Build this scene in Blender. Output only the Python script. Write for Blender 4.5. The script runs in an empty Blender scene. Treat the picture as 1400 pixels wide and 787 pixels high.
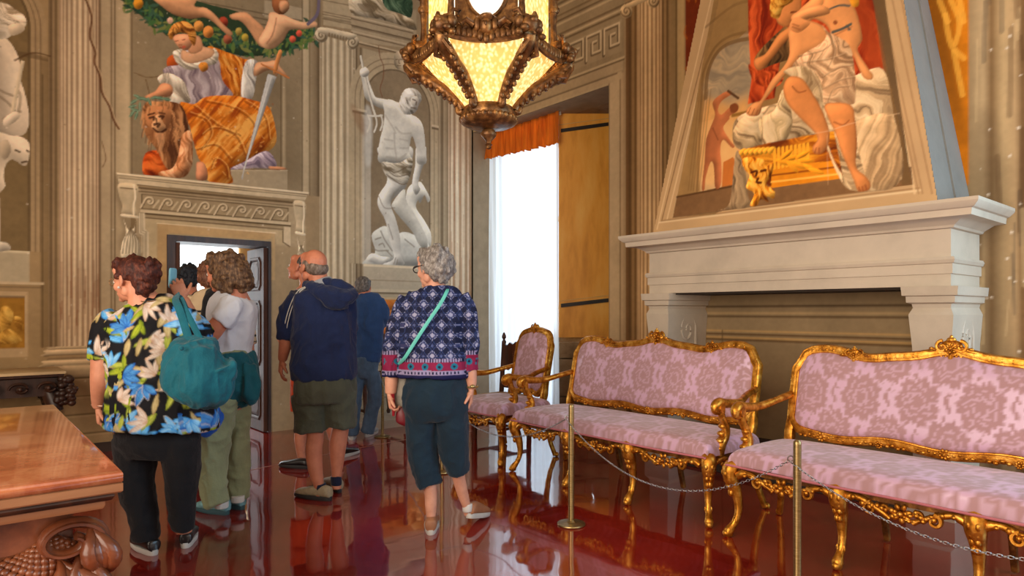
import bpy, bmesh, math, random
import numpy as np
from mathutils import Vector, Matrix, noise
rad = math.radians
# ------------------------------------------------------------------ camera, world, light, exposure
# world frame: wall_left is the plane x=0, wall_right (fireplace) is y=0, the room lies at x>0, y<0
CAM = np.array([7.278, -5.376, 1.32]); TH = rad(50.07)
RT = np.array([math.cos(TH), math.sin(TH), 0.0]); FW = np.array([-math.sin(TH), math.cos(TH), 0.0])
FPX, CXP, CYP = 905.0, 700.0, 426.0
cam_d = bpy.data.cameras.new('camera'); cam = bpy.data.objects.new('camera', cam_d)
bpy.context.scene.collection.objects.link(cam)
cam.location = CAM; cam.rotation_euler = (rad(90), 0, TH)
cam_d.sensor_width = 36; cam_d.lens = FPX / 1400 * 36; cam_d.shift_y = (CYP - 393.5) / 1400
cam_d.clip_start = 0.05; cam_d.clip_end = 200
bpy.context.scene.camera = cam
wd = bpy.data.worlds.new('sky'); bpy.context.scene.world = wd; wd.use_nodes = True
bg = wd.node_tree.nodes['Background']; bg.inputs[0].default_value = (0.62, 0.78, 1.0, 1); bg.inputs[1].default_value = 1.0
vs = bpy.context.scene.view_settings
vs.view_transform = 'Standard'; vs.look = 'None'; vs.gamma = 1; vs.exposure = 0.76; vs.use_curve_mapping = False

def area(name, loc, rot, sx, sy, power, col):
    l = bpy.data.lights.new(name, 'AREA'); l.shape = 'RECTANGLE'; l.size = sx; l.size_y = sy
    l.energy = power; l.color = col
    o = bpy.data.objects.new(name, l); o.location = loc; o.rotation_euler = rot
    bpy.context.scene.collection.objects.link(o); return o
# daylight at the curtain, side and next-room windows; front and near are added fill
area('daylight_window_curtain', (0.85, 0.70, 1.95), (rad(-90), 0, 0), 1.5, 3.6, 30, (0.80, 0.91, 1.0))
area('fill_light_front', (6.2, -7.9, 2.3), (rad(90), 0, 0), 5.5, 3.6, 215, (1.0, 0.86, 0.70))
area('fill_light_near', (10.4, -3.6, 2.4), (0, rad(90), 0), 3.4, 5.0, 50, (1.0, 0.94, 0.86))
area('daylight_window_side', (8.5, -0.75, 2.3), (rad(-90), 0, rad(-45)), 1.8, 3.2, 72, (0.45, 0.76, 1.0))
area('daylight_next_room', (-3.7, -4.6, 2.0), (0, rad(-90), 0), 3.2, 3.0, 70, (0.86, 0.94, 1.0))

# ------------------------------------------------------------------ helpers
COL = bpy.context.scene.collection
def at(x, y, z):
    """point at depth z (m) along the ray of photo pixel x,y"""
    return CAM + z * (FW + (x - CXP) / FPX * RT + np.array([0, 0, (CYP - y) / FPX]))
def onpl(x, y, O, N):
    d = FW + (x - CXP) / FPX * RT + np.array([0, 0, (CYP - y) / FPX])
    t = np.dot(np.asarray(O, float) - CAM, N) / np.dot(d, N)
    return CAM + t * d
def s2l(c):
    c = np.asarray(c, float) / 255.0
    return np.where(c <= 0.04045, c / 12.92, ((c + 0.055) / 1.055) ** 2.4)
def tag(o, label=None, cat=None, group=None, kind=None):
    if label: o['label'] = label
    if cat: o['category'] = cat
    if group: o['group'] = group
    if kind: o['kind'] = kind
    return o
def empty(name, loc, rz=0.0):
    o = bpy.data.objects.new(name, None); COL.objects.link(o); o.location = loc; o.rotation_euler = (0, 0, rz)
    o.empty_display_size = 0.1; return o
def put(name, me, mat=None, parent=None, loc=(0, 0, 0), rot=(0, 0, 0), world=False):
    o = bpy.data.objects.new(name, me); COL.objects.link(o)
    if mat is not None and len(me.materials) == 0: me.materials.append(mat)
    o.location = loc; o.rotation_euler = rot
    if parent is not None:
        o.parent = parent
        if world:
            m = Matrix.Translation(parent.location) @ parent.rotation_euler.to_matrix().to_4x4()
            o.matrix_parent_inverse = m.inverted()
    return o
def mesh_np(name, V, Fq, col=None, smooth=False):
    """V (n,3), Fq (m,k) all same k"""
    me = bpy.data.meshes.new(name); V = np.asarray(V, np.float32); Fq = np.asarray(Fq, np.int32)
    k = Fq.shape[1]
    me.vertices.add(len(V)); me.vertices.foreach_set('co', V.ravel())
    me.loops.add(Fq.size); me.loops.foreach_set('vertex_index', Fq.ravel())
    me.polygons.add(len(Fq)); me.polygons.foreach_set('loop_start', np.arange(0, Fq.size, k, dtype=np.int32))
    me.polygons.foreach_set('loop_total', np.full(len(Fq), k, np.int32))
    if smooth: me.polygons.foreach_set('use_smooth', np.ones(len(Fq), bool))
    me.update(calc_edges=True)
    if col is not None: set_col(me, col)
    return me
def set_col(me, col):
    a = me.color_attributes.new('Col', 'FLOAT_COLOR', 'POINT')
    c = np.ones((len(me.vertices), 4), np.float32); c[:, :3] = col[:, :3]
    if col.shape[1] == 4: c[:, 3] = col[:, 3]
    a.data.foreach_set('color', c.ravel())

class MB:
    """collects verts and faces of ONE mesh"""
    def __init__(s): s.v = []; s.f = []; s.n = 0
    def add(s, V, F):
        s.v.extend([tuple(map(float, p)) for p in V]); s.f.extend([tuple(i + s.n for i in f) for f in F]); s.n += len(V); return s
    def box(s, a, b):
        x0, y0, z0 = a; x1, y1, z1 = b
        V = [(x0,y0,z0),(x1,y0,z0),(x1,y1,z0),(x0,y1,z0),(x0,y0,z1),(x1,y0,z1),(x1,y1,z1),(x0,y1,z1)]
        return s.add(V, [(0,3,2,1),(4,5,6,7),(0,1,5,4),(1,2,6,5),(2,3,7,6),(3,0,4,7)])
    def loft(s, rings, cap=True, closed=False):
        n = len(rings[0]); V = [p for r in rings for p in r]; F = []
        m = len(rings)
        for i in range(m if closed else m - 1):
            for j in range(n):
                a = i * n + j; b = i * n + (j + 1) % n; c = ((i + 1) % m) * n + (j + 1) % n; d = ((i + 1) % m) * n + j
                F.append((a, b, c, d))
        if cap and not closed:
            F.append(tuple(range(n))[::-1]); F.append(tuple((m - 1) * n + j for j in range(n)))
        return s.add(V, F)
    def tube(s, pts, r, n=10, up=(0, 0, 1), flat=1.0, closed=False, power=2.0, rot=0.0):
        """pts list of 3d points, r radius or list; flat = size across 'up' relative to r"""
        P = [np.asarray(p, float) for p in pts]; m = len(P)
        R = r if hasattr(r, '__len__') else [r] * m
        FL = flat if hasattr(flat, '__len__') else [flat] * m
        rings = []; upv = np.asarray(up, float)
        for i in range(m):
            if closed: t = P[(i + 1) % m] - P[(i - 1) % m]
            else: t = P[min(i + 1, m - 1)] - P[max(i - 1, 0)]
            t = t / (np.linalg.norm(t) + 1e-9)
            a = np.cross(t, upv)
            if np.linalg.norm(a) < 1e-3: a = np.cross(t, np.array([1.0, 0.01, 0.3]))
            a /= np.linalg.norm(a); b = np.cross(a, t)
            ring = []
            for j in range(n):
                th = 2 * math.pi * j / n + rot; c, q = math.cos(th), math.sin(th)
                if power != 2.0:
                    c = math.copysign(abs(c) ** (2 / power), c); q = math.copysign(abs(q) ** (2 / power), q)
                ring.append(P[i] + a * R[i] * c + b * R[i] * FL[i] * q)
            rings.append(ring)
        return s.loft(rings, closed=closed)
    def lathe(s, prof, n=20, o=(0, 0, 0)):
        rings = [[(o[0] + r * math.cos(2*math.pi*j/n), o[1] + r * math.sin(2*math.pi*j/n), o[2] + z) for j in range(n)] for r, z in prof]
        return s.loft(rings)
    def ball(s, c, r, n=10, m=7, rot=None):
        r = r if hasattr(r, '__len__') else (r, r, r)
        c = np.asarray(c, float); rings = []
        for i in range(m):
            ph = -math.pi/2 + math.pi * (i + 0.5) / m
            ring = []
            for j in range(n):
                th = 2*math.pi*j/n
                p = np.array([r[0]*math.cos(ph)*math.cos(th), r[1]*math.cos(ph)*math.sin(th), r[2]*math.sin(ph)])
                if rot is not None: p = rot @ p
                ring.append(c + p)
            rings.append(ring)
        return s.loft(rings)
    def sweep_x(s, prof, x0, x1):
        """closed profile in (y,z) swept along x"""
        return s.loft([[(x0, y, z) for y, z in prof], [(x1, y, z) for y, z in prof]])
    def mesh(s, name, smooth=True, ang=40):
        me = bpy.data.meshes.new(name); me.from_pydata(s.v, [], s.f); me.update()
        bm = bmesh.new(); bm.from_mesh(me); bmesh.ops.recalc_face_normals(bm, faces=bm.faces)
        if smooth:
            for f in bm.faces: f.smooth = True
            if ang:
                for e in bm.edges:
                    if len(e.link_faces) == 2 and e.calc_face_angle(0) > rad(ang): e.smooth = False
        bm.to_mesh(me); bm.free(); return me
    def build(s, name, mat, parent=None, smooth=True, ang=40, loc=(0, 0, 0), rot=(0, 0, 0), world=False):
        return put(name, s.mesh(name, smooth, ang), mat, parent, loc, rot, world)

def crom(P, k=4, closed=False):
    """Catmull-Rom through P (any dims)"""
    P = np.asarray(P, float); n = len(P); out = []
    rng = range(n) if closed else range(n - 1)
    for i in rng:
        if closed: a, b, c, d = P[(i-1) % n], P[i], P[(i+1) % n], P[(i+2) % n]
        else: a, b, c, d = P[max(i-1, 0)], P[i], P[i+1], P[min(i+2, n-1)]
        for j in range(k):
            t = j / k
            out.append(0.5 * ((2*b) + (c-a)*t + (2*a-5*b+4*c-d)*t*t + (3*b-a-3*c+d)*t**3))
    if not closed: out.append(P[-1])
    return np.array(out)

# ------------------------------------------------------------------ materials
class NT:
    def __init__(s, name):
        s.m = bpy.data.materials.new(name); s.m.use_nodes = True; s.t = s.m.node_tree
        s.b = s.t.nodes['Principled BSDF']
    def n(s, typ, **kw):
        nd = s.t.nodes.new(typ)
        for k, v in kw.items():
            if k.startswith('i_'):
                key = k[2:]; key = int(key) if key.isdigit() else key
                nd.inputs[key].default_value = v
            else: setattr(nd, k, v)
        return nd
    def l(s, a, b): s.t.links.new(a, b)
    def coord(s, scale=(1, 1, 1), kind='Object'):
        tc = s.n('ShaderNodeTexCoord'); mp = s.n('ShaderNodeMapping'); mp.inputs['Scale'].default_value = scale
        s.l(tc.outputs[kind], mp.inputs[0]); return mp.outputs[0]
    def noise(s, vec, scale, detail=4, rough=0.55):
        n = s.n('ShaderNodeTexNoise'); n.inputs['Scale'].default_value = scale; n.inputs['Detail'].default_value = detail
        n.inputs['Roughness'].default_value = rough; s.l(vec, n.inputs['Vector']); return n.outputs['Fac']
    def ramp(s, fac, stops):
        r = s.n('ShaderNodeValToRGB'); e = r.color_ramp.elements
        while len(e) < len(stops): e.new(0.5)
        for i, (p, c) in enumerate(stops):
            e[i].position = p; e[i].color = (*c[:3], 1) if hasattr(c, '__len__') else (c, c, c, 1)
        s.l(fac, r.inputs[0]); return r.outputs[0]
    def bump(s, h, strength=0.3, dist=0.01):
        b = s.n('ShaderNodeBump'); b.inputs['Strength'].default_value = strength; b.inputs['Distance'].default_value = dist
        s.l(h, b.inputs['Height']); s.l(b.outputs[0], s.b.inputs['Normal']); return b
def basic(name, col, rough=0.6, metal=0.0, var=0.12, scale=8, bump=0.1, dist=0.004, spec=0.5, coat=0.0, sheen=0.0, mapscale=(1,1,1)):
    """principled material with procedural tone variation and fine relief; col is sRGB 0-255"""
    t = NT(name); c = s2l(col); v = t.coord(mapscale); f = t.noise(v, scale)
    lo = np.clip(c * (1 - var), 0, 1); hi = np.clip(c * (1 + var), 0, 1)
    t.l(t.ramp(f, [(0.3, lo), (0.7, hi)]), t.b.inputs['Base Color'])
    t.b.inputs['Roughness'].default_value = rough; t.b.inputs['Metallic'].default_value = metal
    t.b.inputs['Specular IOR Level'].default_value = spec; t.b.inputs['Coat Weight'].default_value = coat
    t.b.inputs['Sheen Weight'].default_value = sheen
    if bump: t.bump(t.noise(v, scale * 6, 3), bump, dist)
    return t.m
def vcol(name, rough=0.8, gain=1.0, bump=0.1, scale=30, dist=0.003, var=0.1, spec=0.3, vscale=3.0, sheen=0.0, roughcol=False):
    t = NT(name); a = t.n('ShaderNodeVertexColor'); a.layer_name = 'Col'
    v = t.coord(); f = t.noise(v, vscale, 6, 0.6)
    g = t.ramp(f, [(0.3, gain * (1 - var)), (0.7, gain * (1 + var))])
    mx = t.n('ShaderNodeMix', data_type='RGBA', blend_type='MULTIPLY'); mx.inputs[0].default_value = 1
    t.l(a.outputs['Color'], mx.inputs[6]); t.l(g, mx.inputs[7])
    t.l(mx.outputs[2], t.b.inputs['Base Color'])
    t.b.inputs['Roughness'].default_value = rough; t.b.inputs['Specular IOR Level'].default_value = spec
    t.b.inputs['Sheen Weight'].default_value = sheen
    if roughcol:
        mr = t.n('ShaderNodeMapRange'); mr.inputs[3].default_value = 0.32; mr.inputs[4].default_value = 0.75
        t.l(a.outputs['Alpha'], mr.inputs[0]); t.l(mr.outputs[0], t.b.inputs['Roughness'])
    if bump: t.bump(t.noise(v, scale, 4), bump, dist)
    return t.m

# ------------------------------------------------------------------ fresco painter (flat paint on the walls, laid out on the wall planes)
RNG = np.random.default_rng(7)
def blur(a, r):
    r = int(max(1, r))
    for ax in (0, 1):
        for _ in range(2):
            pad = [(0, 0)] * a.ndim; pad[ax] = (r + 1, r)
            c = np.cumsum(np.pad(a, pad, mode='edge'), axis=ax)
            sl1 = [slice(None)] * a.ndim; sl2 = [slice(None)] * a.ndim
            sl1[ax] = slice(2 * r + 1, None); sl2[ax] = slice(0, -(2 * r + 1))
            a = (c[tuple(sl1)] - c[tuple(sl2)]) / (2 * r + 1)
    return a
def nz(h, w, sx, sy, seed=0):
    """smooth value noise, cell size sx,sy pixels"""
    g = np.random.default_rng(seed); gh, gw = int(h / sy) + 3, int(w / sx) + 3
    G = g.random((gh, gw)); y = np.arange(h) / sy; x = np.arange(w) / sx
    yi = y.astype(int); xi = x.astype(int); fy = y - yi; fx = x - xi
    fy = fy * fy * (3 - 2 * fy); fx = fx * fx * (3 - 2 * fx)
    a = G[yi][:, xi]; b = G[yi][:, xi + 1]; c = G[yi + 1][:, xi]; d = G[yi + 1][:, xi + 1]
    fx = fx[None, :]; fy = fy[:, None]
    return (a * (1 - fx) + b * fx) * (1 - fy) + (c * (1 - fx) + d * fx) * fy
def fbm(h, w, s, seed=0, o=4):
    r = 0; a = 0
    for i in range(o):
        k = 0.55 ** i; r = r + k * nz(h, w, max(s / 2**i, 1.5), max(s / 2**i, 1.5), seed + i); a += k
    return r / a
class Canvas:
    def __init__(s, O, eu, ev, W, H, res, base):
        s.O = np.asarray(O, float); s.eu = np.asarray(eu, float); s.ev = np.asarray(ev, float)
        s.N = np.cross(s.eu, s.ev); s.res = res; s.w = int(W / res); s.h = int(H / res)
        s.c = np.tile(s2l(base), (s.h, s.w, 1)).astype(np.float32); s.id = np.zeros((s.h, s.w), np.int8)
        s.T = (1.0, 0.0, 0.0)
    def crop(s, sc, ox, oy): s.T = (sc, ox, oy); return s
    def uv(s, x, y):
        p = onpl(s.T[1] + x / s.T[0], s.T[2] + y / s.T[0], s.O, s.N) - s.O
        return np.dot(p, s.eu), np.dot(p, s.ev)
    def pts(s, P, metric=False, smooth=True, k=5, closed=True):
        if not metric: P = [s.uv(x, y) for x, y in P]
        P = np.asarray(P, float) / s.res
        if smooth and len(P) > 2: P = crom(P, k, closed)
        return P
    def mask(s, P, ss=2, pad=3):
        """anti-aliased coverage of polygon P (canvas px) -> slice, mask"""
        x0 = max(0, int(P[:, 0].min()) - pad); x1 = min(s.w, int(P[:, 0].max()) + pad + 1)
        y0 = max(0, int(P[:, 1].min()) - pad); y1 = min(s.h, int(P[:, 1].max()) + pad + 1)
        if x1 <= x0 or y1 <= y0: return None, None
        w = (x1 - x0) * ss; h = (y1 - y0) * ss
        X = x0 + (np.arange(w) + 0.5) / ss; Y = y0 + (np.arange(h) + 0.5) / ss
        M = np.zeros((h, w), bool)
        for i in range(h):
            yy = Y[i]; a = P; b = np.roll(P, -1, 0)
            cr = (a[:, 1] <= yy) != (b[:, 1] <= yy)
            if not cr.any(): continue
            a = a[cr]; b = b[cr]
            xs = np.sort(a[:, 0] + (yy - a[:, 1]) / (b[:, 1] - a[:, 1]) * (b[:, 0] - a[:, 0]))
            M[i] = (np.searchsorted(xs, X) % 2) == 1
        m = M.reshape(y1 - y0, ss, x1 - x0, ss).mean((1, 3)).astype(np.float32)
        return (slice(y0, y1), slice(x0, x1)), m
    def poly(s, P, col, a=1.0, smooth=True, metric=False, form=0.0, fr=6, light=(-0.6, 0.8), mott=0.05, ident=None, fabric=None, edge=0.0, soft=0, k=5):
        P = s.pts(P, metric, smooth, k); sl, m = s.mask(P)
        if sl is None: return
        h, w = m.shape; c = np.ones((h, w, 3), np.float32) * s2l(col)
        sd = int(abs(P[:, 0].sum() * 7 + P[:, 1].sum() * 13)) % 99991
        if fabric is not None:   # (dark, light, angle deg, width px, length px)
            dk, lt, ang, fw, fl = fabric
            big = int((h * h + w * w) ** 0.5) + 8; n = nz(big, big, fw, fl, sd) * 0.5 + nz(big, big, fw * 0.45, fl * 0.6, sd + 5) * 0.3 + nz(big, big, max(fw * 0.22, 1.6), fl * 0.4, sd + 8) * 0.2
            yy, xx = np.mgrid[0:h, 0:w].astype(float); wv = (fbm(h, w, 26, sd + 9, 2) - 0.5) * 24
            ca, sa = math.cos(rad(ang)), math.sin(rad(ang)); yc = yy - h / 2; xc = xx - w / 2 + wv
            ui = np.clip((xc * ca + (yc + wv) * sa + big / 2).astype(int), 0, big - 1)
            vi = np.clip((-xc * sa + yc * ca + big / 2).astype(int), 0, big - 1)
            t = n[vi, ui]; t = np.clip((t - 0.5) * 2.4 + 0.5, 0, 1)[..., None]
            c = np.where(t < 0.5, s2l(dk) * (1 - 2*t) + c * 2*t, c * (2 - 2*t) + s2l(lt) * (2*t - 1))
        if mott: c = c * (1 + mott * 4 * (fbm(h, w, 9, sd) - 0.5))[..., None]
        if form:
            b = blur(m, fr); gy, gx = np.gradient(b); n = form * fr * 2.2
            sh = np.clip(1 - n * (gx * light[0] + gy * light[1]) * -1.0 * -1.0, 0.35, 1.5)
            c = c * sh[..., None]
        if edge:
            b = blur(m, 2); c = c * (1 - edge * np.clip(1 - b, 0, 1) * 2 * m)[..., None].clip(0.2, 1)
        mm = blur(m, soft) if soft else m
        A = (mm * a)[..., None]; s.c[sl] = s.c[sl] * (1 - A) + c * A
        if ident is not None: s.id[sl][m > 0.5] = ident
    def line(s, P, col, wpx=1.0, a=1.0, smooth=True, metric=False, taper=False):
        """stroke; wpx is the width in photo px (about 8 mm) unless metric, then metres"""
        P = s.pts(P, metric, smooth and len(P) > 2, 5, False)
        wd = (wpx if metric else wpx * 0.0085) / s.res
        x0 = max(0, int(P[:, 0].min() - wd) - 2); x1 = min(s.w, int(P[:, 0].max() + wd) + 3)
        y0 = max(0, int(P[:, 1].min() - wd) - 2); y1 = min(s.h, int(P[:, 1].max() + wd) + 3)
        if x1 <= x0 or y1 <= y0: return
        yy, xx = np.mgrid[y0:y1, x0:x1] + 0.5; D = np.full(yy.shape, 1e9)
        n = len(P) - 1
        for i in range(n):
            ax, ay = P[i]; bx, by = P[i+1]; L = (bx-ax)**2 + (by-ay)**2 + 1e-9
            t = np.clip(((xx-ax)*(bx-ax) + (yy-ay)*(by-ay)) / L, 0, 1)
            d = np.hypot(xx - ax - t*(bx-ax), yy - ay - t*(by-ay))
            if taper: d = d + wd/2 * (i + t) / n * 0.9
            D = np.minimum(D, d)
        m = np.clip(wd / 2 - D + 0.5, 0, 1) * a
        s.c[y0:y1, x0:x1] = s.c[y0:y1, x0:x1] * (1 - m[..., None]) + s2l(col) * m[..., None]
    def rect(s, u0, u1, v0, v1, col, a=1.0, ident=None, mott=0.03):
        s.poly([(u0, v0), (u1, v0), (u1, v1), (u0, v1)], col, a, smooth=False, metric=True, ident=ident, mott=mott)
    def stripes(s, u0, u1, v0, v1, stops, a=1.0):
        """vertical colour bands: stops = [(t, srgb)] across u (smooth)"""
        i0, i1 = max(0, int(u0/s.res)), min(s.w, int(u1/s.res)); j0, j1 = max(0, int(v0/s.res)), min(s.h, int(v1/s.res))
        if i1 <= i0 or j1 <= j0: return
        t = (np.arange(i0, i1) * s.res - u0) / (u1 - u0); T = [q[0] for q in stops]; Cc = np.array([s2l(q[1]) for q in stops])
        c = np.stack([np.interp(t, T, Cc[:, k]) for k in range(3)], -1)
        s.c[j0:j1, i0:i1] = s.c[j0:j1, i0:i1] * (1 - a) + c[None] * a
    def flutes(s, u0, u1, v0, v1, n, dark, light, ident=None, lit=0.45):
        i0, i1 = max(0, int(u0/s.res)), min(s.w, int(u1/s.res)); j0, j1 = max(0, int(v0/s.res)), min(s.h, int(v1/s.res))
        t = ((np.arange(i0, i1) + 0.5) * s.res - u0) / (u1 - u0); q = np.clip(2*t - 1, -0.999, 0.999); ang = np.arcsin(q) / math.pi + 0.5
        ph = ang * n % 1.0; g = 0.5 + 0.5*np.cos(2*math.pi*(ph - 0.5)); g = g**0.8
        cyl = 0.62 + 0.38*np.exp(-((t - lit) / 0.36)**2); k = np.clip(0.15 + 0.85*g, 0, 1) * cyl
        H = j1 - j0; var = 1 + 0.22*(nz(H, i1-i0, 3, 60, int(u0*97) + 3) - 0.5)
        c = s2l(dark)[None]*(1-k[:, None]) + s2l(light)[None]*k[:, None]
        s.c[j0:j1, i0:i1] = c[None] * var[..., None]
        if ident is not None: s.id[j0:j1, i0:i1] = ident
    def sample(s, U, V):
        x = np.clip(U / s.res - 0.5, 0, s.w - 1.001); y = np.clip(V / s.res - 0.5, 0, s.h - 1.001)
        xi = x.astype(int); yi = y.astype(int); fx = (x - xi)[..., None]; fy = (y - yi)[..., None]
        a = s.c
        return (a[yi, xi]*(1-fx) + a[yi, xi+1]*fx)*(1-fy) + (a[yi+1, xi]*(1-fx) + a[yi+1, xi+1]*fx)*fy
    def emit(s, step, keep, objs):
        """split the painted plane into meshes by id; keep(U,V)->bool per cell centre. objs: id -> function(mesh)"""
        nu = int(s.w * s.res / step); nv = int(s.h * s.res / step)
        U, V = np.meshgrid(np.arange(nu + 1) * step, np.arange(nv + 1) * step)
        C = s.sample(U, V); P = s.O + U[..., None]*s.eu + V[..., None]*s.ev
        Uc, Vc = np.meshgrid((np.arange(nu) + .5)*step, (np.arange(nv) + .5)*step)
        ids = s.id[np.clip((Vc/s.res).astype(int), 0, s.h-1), np.clip((Uc/s.res).astype(int), 0, s.w-1)]
        K = keep(Uc, Vc)
        J, I = np.mgrid[0:nv, 0:nu]; Q = np.stack([J*(nu+1)+I, J*(nu+1)+I+1, (J+1)*(nu+1)+I+1, (J+1)*(nu+1)+I], -1)
        Pf = P.reshape(-1, 3); Cf = C.reshape(-1, 3)
        for k, fn in objs.items():
            q = Q[K & (ids == k)]
            if len(q) == 0: continue
            u, inv = np.unique(q.ravel(), return_inverse=True)
            fn(mesh_np('painted', Pf[u], inv.reshape(-1, 4), Cf[u]))
# ------------------------------------------------------------------ WALL LEFT (door wall), painted architecture and figures
M_wall = vcol('painted_plaster', 0.85, 1.22, 0.25, 25, 0.004, 0.13, 0.2, 1.6)
L = Canvas((0, -5.7, 0), (0, 1, 0), (0, 0, 1), 5.7, 5.8, 0.006, (150, 133, 108))
def cu(c, x):
    T = c.T; c.T = (1.0, 0.0, 0.0); r = c.uv(x, 300)[0]; c.T = T; return r
def lu(x): return cu(L, x)
# broad tone gradient: browner at the far left, greyer towards the corner
tt = np.linspace(0, 1, L.w)[None, :, None]
L.c *= (s2l((225, 205, 175)) / s2l((225, 215, 205)) * (1 - tt) + tt).astype(np.float32)
L.c *= (0.86 + 0.28 * fbm(L.h, L.w, 90, 3)[..., None]).astype(np.float32)
DK, LT, MD = (100, 82, 62), (196, 178, 152), (150, 132, 106)
Ys = 5.7
# niche with the left statue
nc = -5.35 + Ys
def niche(uc, r, v0, vs, out, dark, lite, idn, vtop=None):
    arc = [(uc + (r + out) * math.cos(a), vs + (r + out) * math.sin(a)) for a in np.linspace(0, math.pi, 24)]
    L.poly([(uc + r + out, v0)] + arc + [(uc - r - out, v0)], lite, metric=True, smooth=False, ident=idn)
    for k, cc in ((0.62, (165, 148, 122)), (0.3, (205, 188, 162))):
        arc = [(uc + (r + out*k) * math.cos(a), vs + (r + out*k) * math.sin(a)) for a in np.linspace(0, math.pi, 24)]
        L.line([(uc + r + out*k, v0)] + arc + [(uc - r - out*k, v0)], DK, 0.012, 0.6, False, True)
    arc = [(uc + r * math.cos(a), vs + r * math.sin(a)) for a in np.linspace(0, math.pi, 30)]
    L.poly([(uc + r, v0)] + arc + [(uc - r, v0)], dark, metric=True, smooth=False, mott=0.06)
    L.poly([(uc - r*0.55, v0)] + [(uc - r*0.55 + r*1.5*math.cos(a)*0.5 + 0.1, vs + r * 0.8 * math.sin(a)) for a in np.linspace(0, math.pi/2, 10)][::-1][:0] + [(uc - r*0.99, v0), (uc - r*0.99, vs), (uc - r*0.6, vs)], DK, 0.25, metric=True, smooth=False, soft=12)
    L.line([(uc + r*0.98, v0)] + [(uc + r*0.98*math.cos(a), vs + r*0.98*math.sin(a)) for a in np.linspace(0, math.pi, 24)] + [(uc - r*.98, v0)], (70, 55, 38), 0.02, 0.5, False, True)
niche(nc, 0.47, 1.86, 3.86, 0.12, (118, 99, 68), (158, 136, 104), 1)
L.rect(lu(55), lu(70), 1.0, 3.6, (112, 92, 62), 0.65); L.rect(0, lu(70), 3.58, 3.62, (90, 72, 48), 0.6)
L.line([(lu(58), 1.0), (lu(58), 3.45)], (80, 64, 42), 0.008, 0.7, False, True)
L.rect(0, lu(40.5), 1.58, 1.86, (170, 158, 134), ident=1); L.rect(0, lu(40.5), 1.84, 1.86, (200, 188, 160))
L.rect(0, lu(60), 1.56, 1.585, (190, 172, 142)); L.rect(0, lu(60), 1.53, 1.545, DK, 0.6)
L.rect(0, lu(38), 0.92, 1.5, (176, 152, 118)); L.rect(0, lu(34), 1.0, 1.45, (150, 108, 40), ident=2, mott=0.15)
L.rect(0, lu(34), 1.44, 1.46, DK, 0.7)
L.crop(1, 0, 0)
for P in ([(0, 425), (8, 418), (18, 428), (14, 445), (4, 455), (0, 456)], [(0, 455), (14, 450), (30, 466), (0, 470)], [(20, 432), (30, 436), (32, 452), (22, 448)]):
    L.poly(P, (190, 145, 62), 0.8, form=0.5, fabric=((130, 88, 28), (225, 185, 95), 30, 6, 18))
# left statue: youth with staff and hound (only its right side is in view)
ST = (190, 176, 158)
L.crop(3.94, 0, 0)
L.poly([(-60, 190), (20, 200), (70, 250), (105, 330), (108, 420), (130, 490), (152, 590), (150, 690), (100, 735), (-60, 735)], ST, form=1.0, fr=14, light=(0.5, 0.6), mott=0.06)
L.poly([(-60, 20), (30, 20), (80, 50), (130, 85), (140, 130), (110, 175), (70, 185), (40, 205), (-10, 210), (-60, 190)], (200, 188, 170), form=0.9, fr=10, light=(0.5, 0.6), fabric=((140, 124, 102), (226, 216, 200), 60, 5, 12))
L.poly([(45, 140), (100, 125), (135, 150), (110, 178), (60, 190)], (205, 190, 168), form=0.5, fr=6)
L.poly([(60, 330), (100, 350), (100, 420), (75, 500), (30, 520), (20, 420)], (206, 194, 176), 0.6, form=0.8, fr=8, light=(0.4, 0.4))
for P in ([(0, 520), (50, 560), (80, 600)], [(-10, 480), (40, 505), (90, 520)], [(20, 640), (70, 620), (110, 600)], [(90, 470), (110, 520), (100, 600)]):
    L.line(P, (120, 104, 84), 2.5, 0.6)
L.poly([(112, 325), (132, 330), (75, 620), (55, 610)], (205, 190, 165), smooth=False, form=0.6, fr=3)
L.poly([(20, 640), (80, 600), (110, 625), (60, 670), (20, 675)], (210, 196, 176), form=0.6, fr=5)
L.crop(3.94, 0, 180)
L.poly([(-40, 25), (60, 20), (120, 30), (155, 60), (160, 110), (145, 175), (120, 180), (90, 160), (60, 150), (30, 180), (20, 240), (25, 300), (-40, 320)], (204, 190, 170), form=1.0, fr=10, light=(0.5, 0.6))
L.poly([(0, 60), (40, 45), (60, 100), (30, 150), (5, 130)], (176, 160, 138), 0.8, form=0.7, fr=5)
L.line([(85, 100), (105, 108)], (90, 74, 56), 2); L.line([(118, 165), (145, 160)], (90, 74, 56), 2); L.line([(145, 100), (152, 106)], (90, 74, 56), 2)
L.poly([(-40, 560), (0, 590), (40, 600), (58, 625), (40, 640), (-40, 640)], (206, 196, 180), form=0.8, fr=6)
L.poly([(-40, 320), (-5, 340), (0, 480), (-2, 600), (-40, 600)], (198, 186, 166), form=0.8, fr=8)
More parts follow.
